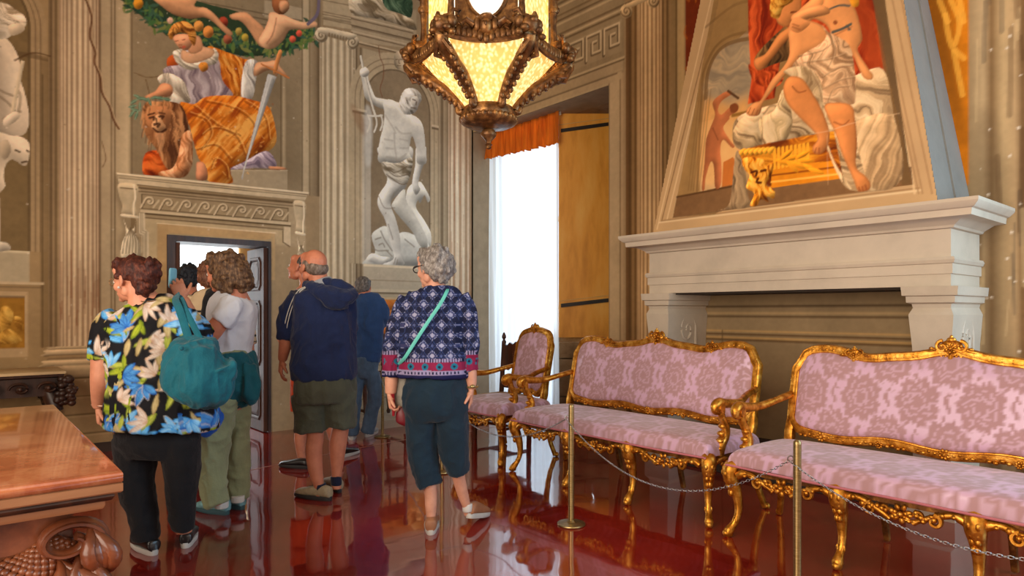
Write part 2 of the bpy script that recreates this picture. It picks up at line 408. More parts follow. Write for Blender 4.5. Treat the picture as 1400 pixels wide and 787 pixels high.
# left fluted column, plinth courses
c0, c1 = lu(82), lu(136)
L.stripes(lu(66), lu(84), 0.97, 5.8, [(0, (132, 112, 84)), (.2, (90, 72, 50)), (.35, (150, 128, 98)), (.55, (96, 78, 54)), (.75, (158, 136, 104)), (1, (110, 92, 66))])
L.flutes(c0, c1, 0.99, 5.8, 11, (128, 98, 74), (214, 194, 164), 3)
L.id[int(.97/.006):, int(lu(66)/.006):int(c0/.006)] = 3
for i in range(26):   # brown runs of damp on the lower shaft
    u = RNG.uniform(c0, c1); v = RNG.uniform(1.1, 1.5); L.line([(u, v), (u + RNG.uniform(-.01, .01), v + RNG.uniform(.1, .5))], (118, 66, 30), 0.012, 0.35, False, True)
def column_base(u0, u1, idn):
    for v0, v1, e, c in ((0.975, 1.0, 0.02, (178, 158, 128)), (0.92, 0.975, 0.05, (190, 168, 136)), (0.88, 0.92, 0.02, (140, 118, 88)), (0.82, 0.88, 0.07, (184, 162, 130)), (0.70, 0.82, 0.09, (172, 152, 122))):
        L.poly([(u0-e, v0), (u1+e, v0), (u1+e*.8, (v0+v1)/2), (u1+e*.6, v1), (u0-e*.6, v1), (u0-e*.8, (v0+v1)/2)], c, metric=True, form=0.8, fr=4, light=(0.2, 0.9), ident=idn, k=3)
        L.line([(u0-e, v0), (u1+e, v0)], (84, 66, 44), 0.012, 0.7, False, True)
column_base(lu(70), c1, 3)
L.rect(lu(58), lu(150), 0, 0.70, (158, 136, 104))
for v in (0.18, 0.36, 0.53, 0.70): L.rect(lu(50), lu(165), v, v + 0.014, (92, 74, 50), 0.8); L.rect(lu(50), lu(165), v - 0.014, v, (190, 168, 132), 0.5)
# strip between the column and the woman's panel, with the long crack
L.stripes(lu(136), lu(180), 0.5, 5.8, [(0, (100, 82, 60)), (.06, (168, 150, 122)), (.3, (172, 154, 126)), (.36, (110, 92, 68)), (.4, (182, 164, 136)), (.46, (100, 84, 60)), (.5, (168, 150, 122)), (.85, (186, 168, 138)), (1, (176, 158, 128))])
# panel behind the seated woman
L.rect(lu(178), lu(416), 2.6, 5.8, (140, 125, 100), ident=4, mott=0.05)
L.rect(lu(178), lu(182), 2.6, 5.8, (100, 84, 62), 0.5)
L.crop(3.027, 150, 0)
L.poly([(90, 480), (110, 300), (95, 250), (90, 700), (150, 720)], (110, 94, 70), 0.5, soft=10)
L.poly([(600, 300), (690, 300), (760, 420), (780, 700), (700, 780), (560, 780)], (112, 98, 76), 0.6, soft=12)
L.line([(100, 300), (160, 320), (230, 310)], (110, 86, 56), 1); L.line([(150, 330), (165, 390)], (110, 86, 56), 1)
L.poly([(640, 0), (820, 40), (820, 110), (640, 70)], (176, 162, 138), 0.8, smooth=False)
for k in range(3): L.line([(380, 8 + k*22), (820, 90 + k*24)], (96, 82, 62), 1.6, 0.8)
L.stripes(lu(384), lu(392), 2.65, 3.95, [(0, (100, 84, 62)), (.4, (176, 160, 132)), (1, (120, 104, 80))], 0.8)
L.stripes(lu(413), lu(440), 2.65, 5.8, [(0, (96, 82, 60)), (.05, (182, 166, 138)), (.3, (176, 160, 132)), (.36, (112, 96, 72)), (.42, (150, 134, 108)), (.7, (128, 112, 88)), (.8, (100, 84, 62)), (1, (150, 132, 106))])
L.line([(792, 165), (905, 185)], (90, 76, 56), 1.5)
# stone block and cornice step the woman rests on
L.poly([(480, 705), (735, 703), (735, 790), (480, 760)], (160, 146, 122), smooth=False)
L.line([(480, 705), (735, 705)], (190, 176, 150), 1)
G4 = dict(form=0.6)
# garland
L.poly([(40, -20), (60, 10), (130, 65), (200, 110), (240, 150), (330, 165), (400, 195), (470, 215), (560, 232), (650, 228), (740, 210), (800, 185), (845, 140), (800, 110), (700, 120), (620, 110), (560, 60), (420, 20), (250, -20)], (44, 62, 42), form=0.3, ident=4)
rg = np.random.default_rng(5)
gp = crom([(70, -5), (150, 55), (240, 110), (340, 130), (450, 165), (560, 180), (680, 190), (780, 160), (830, 130)], 12)
for i in range(420):
    p = gp[rg.integers(len(gp))] + rg.normal(0, 1, 2) * (16, 22); a = rg.uniform(0, 6.28); ln = rg.uniform(22, 52); w = ln * 0.34
    d = np.array([math.cos(a), math.sin(a)]); q = np.array([-d[1], d[0]])
    c = [(40, 74, 54), (64, 104, 60), (92, 116, 58), (34, 60, 50), (120, 128, 70), (58, 92, 74)][rg.integers(6)]
    L.poly([p - d*ln/2, p + q*w/2, p + d*ln/2, p - q*w/2], c, 0.9, mott=0, k=2)
for x, y, r, c in ((118, 15, 20, (205, 140, 40)), (368, 108, 20, (200, 140, 70)), (408, 132, 22, (196, 128, 62)), (470, 92, 20, (150, 60, 40)), (488, 162, 18, (150, 84, 60)), (560, 155, 14, (170, 150, 60)), (534, 130, 14, (160, 140, 70)), (757, 162, 13, (200, 90, 66)), (784, 138, 12, (205, 84, 64)), (726, 130, 12, (130, 50, 40)), (250, 85, 12, (210, 170, 150))):
    L.poly([(x + r*math.cos(a), y + r*1.15*math.sin(a)) for a in np.linspace(0, 6.28, 9)[:-1]], c, form=1.0, fr=5)
# putti
SK, SKL = (206, 152, 112), (226, 178, 138)
def sk(P, c=SK, fr=8, fm=0.9, **k): L.poly(P, c, form=fm, fr=fr, edge=.35, **k)
sk([(180, -20), (220, 30), (270, 62), (330, 78), (390, 72), (430, 92), (470, 130), (495, 148), (508, 136), (470, 100), (430, 55), (395, 32), (350, 25), (355, -20)], SK)
sk([(500, 60), (560, 50), (600, 80), (640, 120), (660, 190), (620, 190), (580, 130), (545, 90), (505, 78)], SK)
sk([(665, 50), (720, 62), (760, 80), (800, 92), (850, 88), (856, 108), (800, 122), (745, 125), (720, 165), (680, 200), (640, 198), (615, 170), (640, 120), (655, 85)], SKL, 10)
sk([(672, 0), (700, -20), (735, 0), (742, 35), (715, 60), (680, 45)], (150, 92, 56)); sk([(705, 5), (735, 5), (742, 35), (718, 52), (702, 35)], SK, 4)
L.line([(866, 0), (858, 60), (820, 100)], (110, 100, 120), 4); L.line([(690, 75), (675, 140), (650, 180)], (150, 100, 76), 2, 0.6)
# woman: mantle, gown, arms, head
ORG = ((150, 66, 12), (232, 168, 82))
L.poly([(240, 240), (275, 225), (285, 270), (240, 275)], (190, 86, 30), form=0.5)
L.poly([(405, 195), (470, 210), (560, 245), (600, 255), (545, 395), (490, 380), (455, 300)], (205, 120, 34), form=0.5, fabric=(ORG[0], ORG[1], 10, 5, 22))
L.poly([(222, 300), (240, 275), (290, 265), (300, 210), (440, 235), (465, 330), (510, 400), (400, 430), (330, 432), (300, 340)], (150, 134, 142), form=0.5, fabric=((100, 84, 100), (192, 180, 188), 8, 8, 60))
L.poly([(200, 320), (240, 302), (300, 330), (325, 380), (330, 425), (250, 420), (262, 370), (215, 350)], (206, 196, 180), form=0.6, fabric=((150, 138, 124), (236, 228, 214), 20, 6, 30))
sk([(262, 372), (250, 350), (215, 345), (190, 375), (165, 388), (145, 400), (160, 412), (200, 402), (250, 398)], (214, 150, 110), 6)
L.poly([(262, 215), (300, 205), (290, 235), (330, 262), (400, 245), (430, 200), (450, 225), (440, 262), (390, 275), (330, 290), (280, 262)], (212, 202, 186), form=0.7, fr=5, fabric=((160, 150, 134), (238, 230, 216), 70, 5, 20))
sk([(300, 205), (330, 215), (345, 185), (375, 190), (430, 205), (425, 232), (390, 250), (330, 262), (295, 240)], (222, 172, 134), 8, 0.3)
sk([(325, 160), (370, 150), (385, 200), (350, 222), (325, 212)], (206, 150, 112), 6, .25)
sk([(262, 150), (300, 140), (335, 150), (340, 185), (318, 208), (290, 200), (270, 175)], (222, 160, 122), 6, 0.8)
L.poly([(242, 140), (265, 100), (310, 88), (345, 110), (358, 150), (350, 190), (330, 165), (320, 140), (290, 135), (268, 148), (255, 165)], (176, 112, 44), form=0.7, fr=5, fabric=((110, 60, 20), (220, 160, 80), 50, 4, 12))
for q in ([(272, 170), (284, 168)], [(300, 166), (312, 162)], [(286, 186), (298, 186)], [(290, 196), (302, 195)]): L.line(q, (130, 60, 40), 1.3, 0.8)
L.poly([(300, 192), (312, 188), (314, 196), (302, 200)], (190, 80, 60), 0.8)
L.poly([(372, 262), (400, 258), (408, 285), (385, 298), (370, 282)], (200, 130, 50), form=0.9, fr=4)
L.poly([(560, 260), (612, 255), (605, 330), (590, 405), (545, 400)], (200, 196, 190), form=0.6, fabric=((146, 142, 140), (236, 234, 228), 12, 5, 40))
sk([(598, 315), (605, 262), (650, 255), (690, 250), (705, 275), (740, 318), (728, 322), (700, 305), (690, 318), (678, 295), (650, 292)], (214, 160, 120), 6)
L.poly([(700, 208), (714, 215), (700, 262), (690, 300), (676, 302), (684, 255)], (196, 130, 76), form=0.8, fr=3); L.line([(628, 265), (742, 322)], (190, 120, 66), 2.2)
# orange skirt
L.poly([(290, 425), (350, 430), (400, 400), (500, 395), (560, 405), (640, 430), (672, 470), (690, 580), (650, 630), (560, 670), (500, 700), (508, 757), (410, 750), (400, 700), (370, 660), (350, 600), (330, 520)], (204, 116, 28), form=0.7, fr=14, fabric=(ORG[0], ORG[1], -35, 9, 40), ident=4)
for P in ([(350, 440), (450, 520), (540, 560)], [(400, 420), (520, 450), (600, 520), (560, 610)], [(380, 560), (430, 530), (520, 560), (560, 640)], [(360, 620), (440, 600), (500, 660)], [(560, 420), (640, 480), (660, 580)], [(420, 700), (440, 660), (480, 690), (490, 740)], [(330, 470), (400, 500), (420, 560), (380, 620)]):
    L.line(P, (120, 48, 8), 2.4, 0.55); L.line([(x + 6, y - 7) for x, y in P], (246, 190, 104), 1.1, 0.5)
for i in range(150):
    x, y = rg.uniform(340, 670), rg.uniform(420, 720)
    L.line([(x, y), (x + rg.uniform(-9, 9), y + rg.uniform(-9, 9)), (x + rg.uniform(-12, 12), y + rg.uniform(-4, 12))], (244, 186, 100) if i % 2 else (150, 70, 14), 0.9, 0.5) if (x - 350) > (y - 420) * 0.2 and (x < 640 or y < 600) else None
L.poly([(500, 700), (560, 668), (650, 625), (690, 690), (600, 695)], (158, 142, 160), form=0.5, fabric=((110, 96, 116), (206, 194, 206), 60, 6, 30))
sk([(660, 688), (720, 692), (728, 702), (670, 702)], (210, 150, 110), 3)
L.poly([(655, 305), (690, 318), (560, 690), (550, 745), (545, 735), (590, 560)], (170, 172, 172), smooth=False, form=0.7, fr=4); L.line([(668, 320), (556, 700)], (214, 216, 214), 1.3, 0.8)
# lion, laurel, red cloth
L.poly([(150, 632), (225, 630), (245, 700), (225, 722), (140, 720)], (178, 70, 18), form=0.6, fabric=((120, 38, 8), (220, 110, 44), 80, 8, 20))
L.poly([(150, 425), (200, 420), (280, 425), (315, 470), (330, 560), (325, 640), (300, 690), (240, 700), (195, 620), (150, 560), (132, 480)], (140, 92, 56), form=0.6, fr=12, fabric=((84, 48, 26), (198, 142, 96), 8, 6, 46))
L.poly([(300, 560), (335, 545), (345, 640), (335, 700), (300, 735), (215, 728), (205, 712), (260, 695), (285, 640)], (204, 144, 100), form=0.9, fr=8, fabric=((160, 100, 60), (232, 180, 138), 10, 4, 16))
L.poly([(150, 455), (172, 436), (200, 440), (228, 436), (252, 455), (250, 505), (236, 540), (205, 552), (172, 535), (150, 500)], (176, 118, 76), form=0.9, fr=8); L.poly([(178, 505), (190, 478), (206, 476), (220, 505), (232, 525), (216, 545), (192, 542), (174, 524)], (206, 156, 112), form=.9, fr=5)
for i in range(60):
    a = rg.uniform(0, 6.28); x, y = 200 + 62*math.cos(a)*rg.uniform(.9, 1.5), 500 + 70*math.sin(a)*rg.uniform(.8, 1.5)
    if y < 640 and x > 135: L.line([(x, y), (x + 10*math.cos(a) + 4, y + 16), (x + 8*math.cos(a), y + 34)], (96, 54, 28) if i % 2 else (206, 150, 100), 1.2, .6)
for P, w in (([(165, 488), (184, 484), (182, 496)], 2.6), ([(205, 482), (222, 480), (216, 490)], 2.6), ([(185, 515), (205, 512), (198, 524)], 3), ([(180, 530), (205, 548), (232, 535)], 2.2), ([(160, 475), (185, 468)], 2), ([(205, 466), (228, 470)], 2), ([(193, 490), (195, 512)], 1.5)): L.line(P, (62, 30, 16), w, 0.9)
L.poly([(192, 556), (222, 552), (226, 590), (212, 630), (200, 600)], (196, 146, 106), 0.6, form=0.5)
sk([(362, 670), (395, 680), (405, 740), (360, 742), (358, 700)], (206, 140, 104), 6)
for x, y, a in [(100, 420, 2.6), (95, 440, 2.9), (105, 455, 3.4), (92, 470, 2.2), (110, 478, 1.9), (130, 408, 3.0), (125, 440, 1.6), (150, 412, 0.3), (185, 404, -.2), (210, 406, 0.1), (235, 410, .2), (165, 420, 1.2), (115, 400, 3.6)]:
    d = np.array([math.cos(a), math.sin(a)]); q = np.array([-d[1], d[0]]); p = np.array([x, y])
    L.poly([p - d*20, p + q*7, p + d*20, p - q*7], (88, 120, 98), form=0.6, fr=3, k=3); L.line([p - d*18, p + d*18], (150, 172, 146), 0.8, 0.7)
# door surround: cornice, consoles, wave-scroll frieze, stepped frame
L.crop(4.918, 150, 220)
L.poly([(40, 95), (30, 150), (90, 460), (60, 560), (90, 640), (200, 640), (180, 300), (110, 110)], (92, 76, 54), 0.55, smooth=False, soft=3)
L.poly([(60, 110), (1315, 235), (1320, 700), (1180, 800), (330, 800), (170, 760), (180, 400), (70, 200)], (164, 147, 120), smooth=False, ident=5)
L.rect(lu(186), lu(406), 0.0, 2.05, (158, 140, 112), ident=5)
L.poly([(50, 78), (1335, 212), (1315, 262), (60, 150)], (196, 180, 152), smooth=False, ident=5)
L.line([(50, 82), (1335, 215)], (226, 212, 186), 1.6); L.line([(55, 97), (1330, 226)], (120, 104, 80), 1.2); L.line([(62, 112), (1320, 238)], (100, 84, 62), 1.0)
L.poly([(180, 155), (1240, 262), (1225, 292), (215, 205)], (112, 94, 70), smooth=False)
for k, c in ((168, (150, 132, 104)), (180, (90, 74, 52)), (192, (168, 150, 122)), (203, (92, 76, 54))): L.line([(190, k), (1235, k + 100)], c, 1.5, 0.8)
L.poly([(215, 222), (1200, 318), (1198, 405), (218, 320)], (150, 133, 106), smooth=False); L.line([(215, 222), (218, 320), (1198, 405), (1200, 318), (215, 222)], (96, 80, 58), 1.2, smooth=False)
for i in range(8):
    cx = 272 + i*125 - (i > 3)*4; cy = 275 + i*11.6; dr = 1 if i < 4 else 1
    sp = [(cx + dr*(34 - a*4.2)*math.cos(a + 3.6), cy + (32 - a*4)*math.sin(a + 3.6)) for a in np.linspace(0, 7.6, 26)]
    L.line([(cx - 62, cy + 42), (cx - 44, cy + 10)] + sp, (90, 74, 52), 2.6, 0.9); L.line([(x - 3, y - 4) for x, y in [(cx - 62, cy + 42), (cx - 44, cy + 10)] + sp], (204, 188, 160), 1.8, 0.9)
    L.line([(cx + 20, cy + 38), (cx + 44, cy + 8), (cx + 58, cy - 10)], (196, 180, 152), 2, 0.7)
L.poly([(205, 325), (1215, 412), (1215, 432), (205, 345)], (192, 176, 148), smooth=False); L.line([(205, 350), (1215, 436)], (88, 72, 50), 2.2); L.line([(210, 364), (1215, 448)], (150, 134, 106), 1.4); L.line([(215, 378), (1200, 462)], (104, 86, 62), 1.4)
L.poly([(235, 385), (1175, 470), (1175, 560), (1120, 560), (1115, 485), (320, 415), (315, 800), (240, 800)], (180, 162, 130), smooth=False)
L.poly([(190, 345), (235, 350), (240, 460), (262, 480), (262, 800), (220, 800), (215, 500), (190, 490)], (206, 192, 166), smooth=False)
for o in (0, 12, 24): L.line([(196 + o, 345), (196 + o, 490 - o), (222 + o, 500 - o), (222 + o, 800)], (124, 106, 80), 1.0, 0.8, False)
L.poly([(1170, 440), (1215, 445), (1215, 570), (1170, 560)], (196, 180, 152), smooth=False); L.line([(1165, 470), (1165, 545), (1210, 575)], (100, 84, 62), 1.6, smooth=False)
L.poly([(318, 418), (1112, 484), (1112, 520), (1040, 530), (390, 486), (318, 480)], (178, 150, 110), smooth=False)
L.poly([(318, 418), (392, 424), (392, 800), (318, 800)], (176, 148, 108), smooth=False); L.poly([(1085, 480), (1112, 484), (1112, 800), (1085, 800)], (176, 152, 116), smooth=False)
L.line([(318, 418), (1114, 484)], (214, 196, 164), 1.2)
for s_, x0, w, y0 in ((0, 62, 118, 150), (1, 1240, 72, 268)):
    f = w / 118.0
    L.poly([(x0, y0), (x0 + w, y0 + 10), (x0 + w + 8*f, y0 + 90), (x0 + w*0.95, y0 + 150), (x0 + w, y0 + 222), (x0 + 20*f, y0 + 205), (x0 + 24*f, y0 + 150), (x0, y0 + 80)], (186, 170, 142), form=0.8, fr=5, light=(-0.2, 0.9), ident=5)
    L.line([(x0 + 8*f, y0 + 30), (x0 + w, y0 + 40)], (110, 92, 68), 1.2); L.line([(x0 + w*.86, y0 + 10), (x0 + w*.92, y0 + 90), (x0 + w*.84, y0 + 150), (x0 + w*.84, y0 + 210)], (226, 212, 186), 2)
    L.poly([(x0 + 20*f, y0 + 205), (x0 + w, y0 + 218), (x0 + w*.98, y0 + 234), (x0 + 22*f, y0 + 222)], (222, 208, 182), form=0.6, fr=3)
    L.poly([(x0 + 30*f, y0 + 236), (x0 + 60*f, y0 + 310), (x0 + 100*f, y0 + 300), (x0 + w, y0 + 236), (x0 + 104*f, y0 + 330), (x0 + 140*f, y0 + 400), (x0 + 140*f, y0 + 500), (x0 + 20*f, y0 + 500), (x0 + 22*f, y0 + 400), (x0 + 50*f, y0 + 330)], (214, 202, 178), form=1.0, fr=4, ident=5)
    for k in range(6): L.line([(x0 + 78*f, y0 + 300), (x0 + (40 + 18*k)*f, y0 + 380), (x0 + (24 + 22*k)*f, y0 + 470)], (110, 94, 70), 1.3, 0.8)
# fluted pilasters with ionic capital near the corner
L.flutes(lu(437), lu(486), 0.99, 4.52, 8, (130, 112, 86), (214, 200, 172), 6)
L.id[:int(4.5/.006), int(lu(437)/.006):int(lu(487)/.006)] = np.where(L.id[:int(4.5/.006), int(lu(437)/.006):int(lu(487)/.006)] >= 0, 6, 6)
column_base(lu(440), lu(484), 6)
L.stripes(lu(486), lu(500), 0.7, 4.5, [(0, (90, 74, 54)), (.3, (150, 134, 108)), (.5, (104, 88, 66)), (.8, (178, 162, 134)), (1, (150, 134, 108))])
L.crop(4.37, 400, 0)
L.poly([(180, -30), (350, -30), (350, 175), (185, 150)], (176, 160, 132), smooth=False, ident=6)
for k in (0, 70, 84, 112): L.line([(180, k), (350, k + 34)], (112, 96, 74), 1.4, 0.8)
L.line([(190, 106), (345, 132)], (86, 70, 50), 3, 0.5)
L.poly([(350, -30), (740, 60), (740, 200), (700, 290), (400, 250), (350, 180)], (166, 150, 124), smooth=False)
for k, c in ((95, (196, 180, 152)), (110, (100, 84, 62)), (150, (92, 76, 56)), (185, (190, 174, 146)), (198, (104, 88, 66)), (240, (196, 180, 152)), (250, (96, 80, 60))): L.line([(352, k), (720, k + 88)], c, 1.8, 0.85)
L.line([(360, 158), (720, 245)], (76, 60, 42), 3.2, 0.45)
L.poly([(350, -30), (540, -30), (600, 60), (720, 120), (740, 180), (640, 150), (540, 120), (420, 100), (350, 80)], (176, 160, 132), form=0.8, fr=7, fabric=((120, 104, 80), (214, 200, 176), 60, 9, 30))
L.poly([(396, 20), (500, 40), (480, 75), (430, 70), (396, 40)], (112, 96, 74), 0.7); L.poly([(545, -30), (700, -30), (710, 100), (640, 80), (560, 50)], (62, 90, 68), form=0.5, fabric=((40, 62, 48), (110, 138, 110), 30, 7, 24))
for cx, cy, d in ((172, 210, -1), (358, 252, 1)):
    L.poly([(cx + 40*math.cos(a), cy + 44*math.sin(a)) for a in np.linspace(0, 6.28, 13)[:-1]], (188, 174, 148), form=0.9, fr=4, ident=6)
    L.line([(cx + d*(36 - a*3.3)*math.cos(a), cy + (38 - a*3.4)*math.sin(a)) for a in np.linspace(0, 10, 36)], (104, 88, 66), 1.8, 0.9)
L.poly([(175, 162), (345, 196), (385, 215), (330, 238), (210, 210), (150, 190)], (196, 182, 156), smooth=True, form=0.7, fr=4)
for k in range(7): L.poly([(215 + k*17, 196 + k*4), (224 + k*17, 200 + k*4), (222 + k*17, 222 + k*4), (213 + k*17, 216 + k*4)], (120, 104, 80), 0.8)
# niche with the bearded statue and trident
L.rect(lu(497), lu(612), 1.9, 4.5, (168, 152, 126))
niche(lu(545), 0.47, 1.9, 3.88, 0.20, (138, 122, 98), (176, 160, 132), 7)
L.rect(lu(500) - .05, lu(507), 1.9, 3.7, (200, 194, 180), 0.55)
for u in (lu(592), lu(484)): L.rect(u - 0.02, u + 0.17, 3.70, 3.73, (92, 76, 56), 0.8); L.rect(u - .02, u + .17, 3.73, 3.76, (206, 190, 162), 0.7)
L.stripes(lu(600), lu(614), 0.6, 4.5, [(0, (172, 156, 130)), (.3, (104, 88, 66)), (.5, (166, 150, 124)), (1, (120, 104, 80))])
L.crop(4.918, 480, 60)
L.poly([(0, 400), (70, 470), (110, 560), (110, 620), (60, 590), (20, 500)], (140, 108, 78), 0.6, soft=3); L.poly([(95, 430), (140, 480), (135, 787), (95, 787)], (206, 206, 200), 0.6, soft=2)
L.line([(185, 15), (195, 90), (218, 150), (215, 230), (195, 300), (210, 355)], (120, 80, 56), 1.6, 0.8)
STW = (210, 208, 198)
L.poly([(292, 70), (320, 48), (352, 70), (358, 120), (345, 160), (320, 172), (296, 150), (288, 110)], (186, 170, 144), form=1.0, fr=5, light=(0.5, 0.6))
for q in ([(300, 105), (314, 103)], [(330, 103), (344, 106)], [(322, 105), (320, 128), (328, 130)], [(312, 145), (334, 146)]): L.line(q, (100, 80, 58), 1.5, 0.8)
kw = dict(form=1.1, fr=9, light=(-0.1, 0.8), mott=0.07)
L.crop(3.935, 480, 200)
L.poly([(330, 200), (370, 190), (395, 220), (425, 280), (412, 300), (395, 262), (372, 305), (360, 290), (350, 330), (395, 400), (430, 470), (425, 545), (385, 545), (330, 420), (298, 320), (300, 240)], STW, **kw)
L.poly([(110, 480), (150, 440), (190, 430), (230, 470), (290, 460), (350, 480), (400, 500), (425, 560), (400, 640), (90, 640), (80, 605), (130, 570)], (190, 190, 182), form=1.0, fr=12, light=(-0.1, 0.8))
L.poly([(80, 610), (110, 575), (160, 590), (210, 600), (180, 640), (120, 625)], (206, 204, 196), form=0.8, fr=5)
for P in ([(150, 530), (170, 522), (180, 540)], [(130, 500), (160, 490)], [(190, 560), (220, 590)], [(110, 540), (140, 560), (200, 560)], [(290, 500), (340, 540)], [(160, 455), (180, 500), (220, 560)]): L.line(P, (130, 122, 106), 2.2, 0.7)
L.poly([(150, 0), (320, 0), (325, 90), (300, 200), (285, 230), (215, 300), (240, 390), (262, 480), (270, 590), (285, 635), (180, 642), (175, 630), (230, 600), (205, 500), (185, 400), (145, 320), (150, 260), (195, 180), (165, 80)], (204, 202, 194), form=1.1, fr=10, light=(-0.3, 0.8), mott=0.06)
L.poly([(285, 230), (225, 300), (230, 340), (330, 460), (360, 520), (400, 560), (410, 500), (350, 380), (300, 300)], (186, 184, 174), form=1.0, fr=9, light=(-0.3, 0.8))
L.poly([(352, 0), (400, 0), (402, 60), (375, 140), (362, 200), (372, 230), (350, 262), (332, 230), (330, 180), (345, 100)], (206, 204, 196), form=1.1, fr=7, light=(-0.3, 0.8))
L.crop(4.918, 480, 60)
# statue body
L.poly([(64, 170), (95, 155), (120, 180), (115, 215), (120, 250), (150, 330), (170, 360), (235, 372), (280, 385), (330, 400), (330, 440), (240, 440), (180, 425), (140, 400), (100, 370), (85, 320), (70, 230), (58, 200)], STW, **kw)
L.poly([(215, 400), (250, 372), (320, 400), (400, 470), (450, 500), (485, 560), (500, 700), (505, 800), (445, 800), (440, 700), (410, 620), (390, 720), (400, 800), (200, 800), (185, 720), (195, 640), (215, 560), (225, 470)], STW, **kw)
L.poly([(410, 500), (450, 500), (485, 560), (500, 700), (502, 800), (445, 800), (438, 700), (412, 600)], (204, 202, 194), 0.8, **kw)
for P in ([(230, 480), (280, 560), (300, 600)], [(300, 560), (340, 600), (400, 600)], [(290, 600), (295, 700), (310, 790)], [(225, 640), (280, 650)], [(235, 700), (285, 705)], [(330, 640), (380, 650)], [(330, 700), (385, 700)], [(320, 420), (360, 470)], [(240, 760), (300, 770)], [(370, 740), (320, 780)]): L.line(P, (150, 142, 128), 3, 0.35)
L.poly([(335, 350), (365, 305), (420, 298), (462, 330), (475, 370), (455, 410), (440, 450), (400, 475), (350, 465), (325, 410)], (206, 204, 196), form=1.0, fr=7, fabric=((150, 142, 128), (234, 232, 224), 40, 6, 14))
L.poly([(408, 360), (440, 350), (455, 380), (440, 420), (410, 410), (402, 385)], (206, 202, 192), form=0.6, fr=4)
for q in ([(415, 372), (432, 380)], [(440, 390), (436, 408)], [(405, 428), (430, 432)], [(375, 380), (382, 400)]): L.line(q, (104, 92, 76), 2.4, 0.85)
L.line([(66, 85), (95, 230), (150, 440), (165, 485)], (216, 212, 200), 3.6); L.line([(72, 85), (101, 230), (156, 440)], (120, 108, 90), 1, 0.7)
for P in ([(112, 480), (165, 485), (208, 480)], [(112, 480), (128, 530), (110, 590)], [(165, 485), (172, 540), (155, 592)], [(200, 478), (212, 530), (196, 580)]): L.line(P, (214, 210, 198), 2.6)
L.poly([(62, 175), (95, 160), (120, 182), (112, 215), (80, 222), (60, 200)], (212, 208, 198), form=0.9, fr=4)
L.crop(3.935, 480, 200)
L.poly([(165, 85), (250, 90), (325, 60), (325, 130), (300, 200), (270, 205), (195, 165)], (186, 178, 160), form=0.7, fabric=((120, 108, 88), (216, 210, 196), 70, 6, 34))
for P in ([(170, 90), (230, 140), (300, 110)], [(180, 110), (240, 160), (310, 150)], [(190, 150), (260, 200), (300, 200)]): L.line(P, (104, 90, 70), 2, 0.7)
for P in ([(150, 270), (180, 330), (235, 330)], [(200, 420), (225, 500)], [(240, 600), (230, 632)], [(250, 610), (245, 636)], [(345, 235), (348, 255)], [(232, 250), (215, 300)]): L.line(P, (130, 120, 104), 2, 0.6)
# pedestal, dado and panel under the statue
L.rect(lu(497), lu(612), 1.555, 1.9, (178, 166, 144), ident=7); L.rect(lu(497), lu(612), 1.87, 1.9, (214, 200, 172)); L.rect(lu(497), lu(612), 1.70, 1.712, (130, 112, 88), 0.7)
L.rect(lu(486), lu(612), 0, 1.555, (178, 164, 138)); L.rect(lu(486), lu(612), 1.54, 1.56, (92, 76, 56), 0.8); L.rect(lu(486), lu(612), 1.56, 1.6, (200, 186, 158), 0.7)
L.rect(lu(508), lu(560) + .3, 0.98, 1.50, (200, 176, 138)); L.rect(lu(512), lu(560) + .28, 1.01, 1.47, (206, 132, 62), ident=8, mott=0.1)
for i in range(14):
    u, v = RNG.uniform(lu(514), lu(575)), RNG.uniform(1.05, 1.42)
    L.poly([(u + RNG.uniform(.03, .09)*math.cos(a), v + RNG.uniform(.03, .08)*math.sin(a)) for a in np.linspace(0, 6.28, 8)[:-1]], [(226, 166, 92), (176, 96, 36), (236, 186, 120)][i % 3], 0.7, metric=True, form=0.8, fr=5)
for v in (0.86, 0.66, 0.46, 0.26): L.rect(lu(486), lu(645), v, v + 0.012, (112, 92, 68), 0.8)
for v, o in ((0.66, 0.3), (0.46, 0.75), (0.26, 0.4)): L.rect(lu(490) + o, lu(490) + o + 0.012, v, v + 0.2, (112, 92, 68), 0.7)
# pilaster in the corner
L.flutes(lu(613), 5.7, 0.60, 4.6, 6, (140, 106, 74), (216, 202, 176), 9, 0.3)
for i in range(16):
    u = RNG.uniform(lu(616), 5.69); v = RNG.uniform(0.8, 3.4); L.line([(u, v), (u, v + RNG.uniform(.2, .8))], (150, 86, 40), 0.012, 0.45, False, True)
# the long crack across column and strip
L.crop(3.94, 0, 0)
CK = [(465, 0), (495, 90), (488, 200), (515, 280), (512, 340), (540, 410), (552, 500), (590, 570), (612, 640), (640, 690)]
L.line(CK, (92, 56, 30), 3.0, 0.9); L.line([(x + 7, y) for x, y in CK], (206, 182, 148), 1.2, 0.6)
L.line([(80, 325), (175, 285), (270, 302)], (84, 60, 36), 1.8, 0.8)
L.line([(548, 760), (570, 850), (552, 900)], (110, 84, 58), 1, 0.8)
# age: faint pits and lime spots
for i in range(260):
    u, v = RNG.uniform(0, 5.7), RNG.uniform(0, 5.2); r = RNG.uniform(.004, .012)
    L.poly([(u + r*math.cos(a), v + r*math.sin(a)) for a in (0, 1.3, 2.6, 3.9, 5.2)], (214, 204, 188) if i % 3 else (110, 90, 66), 0.5, metric=True, smooth=False, mott=0)

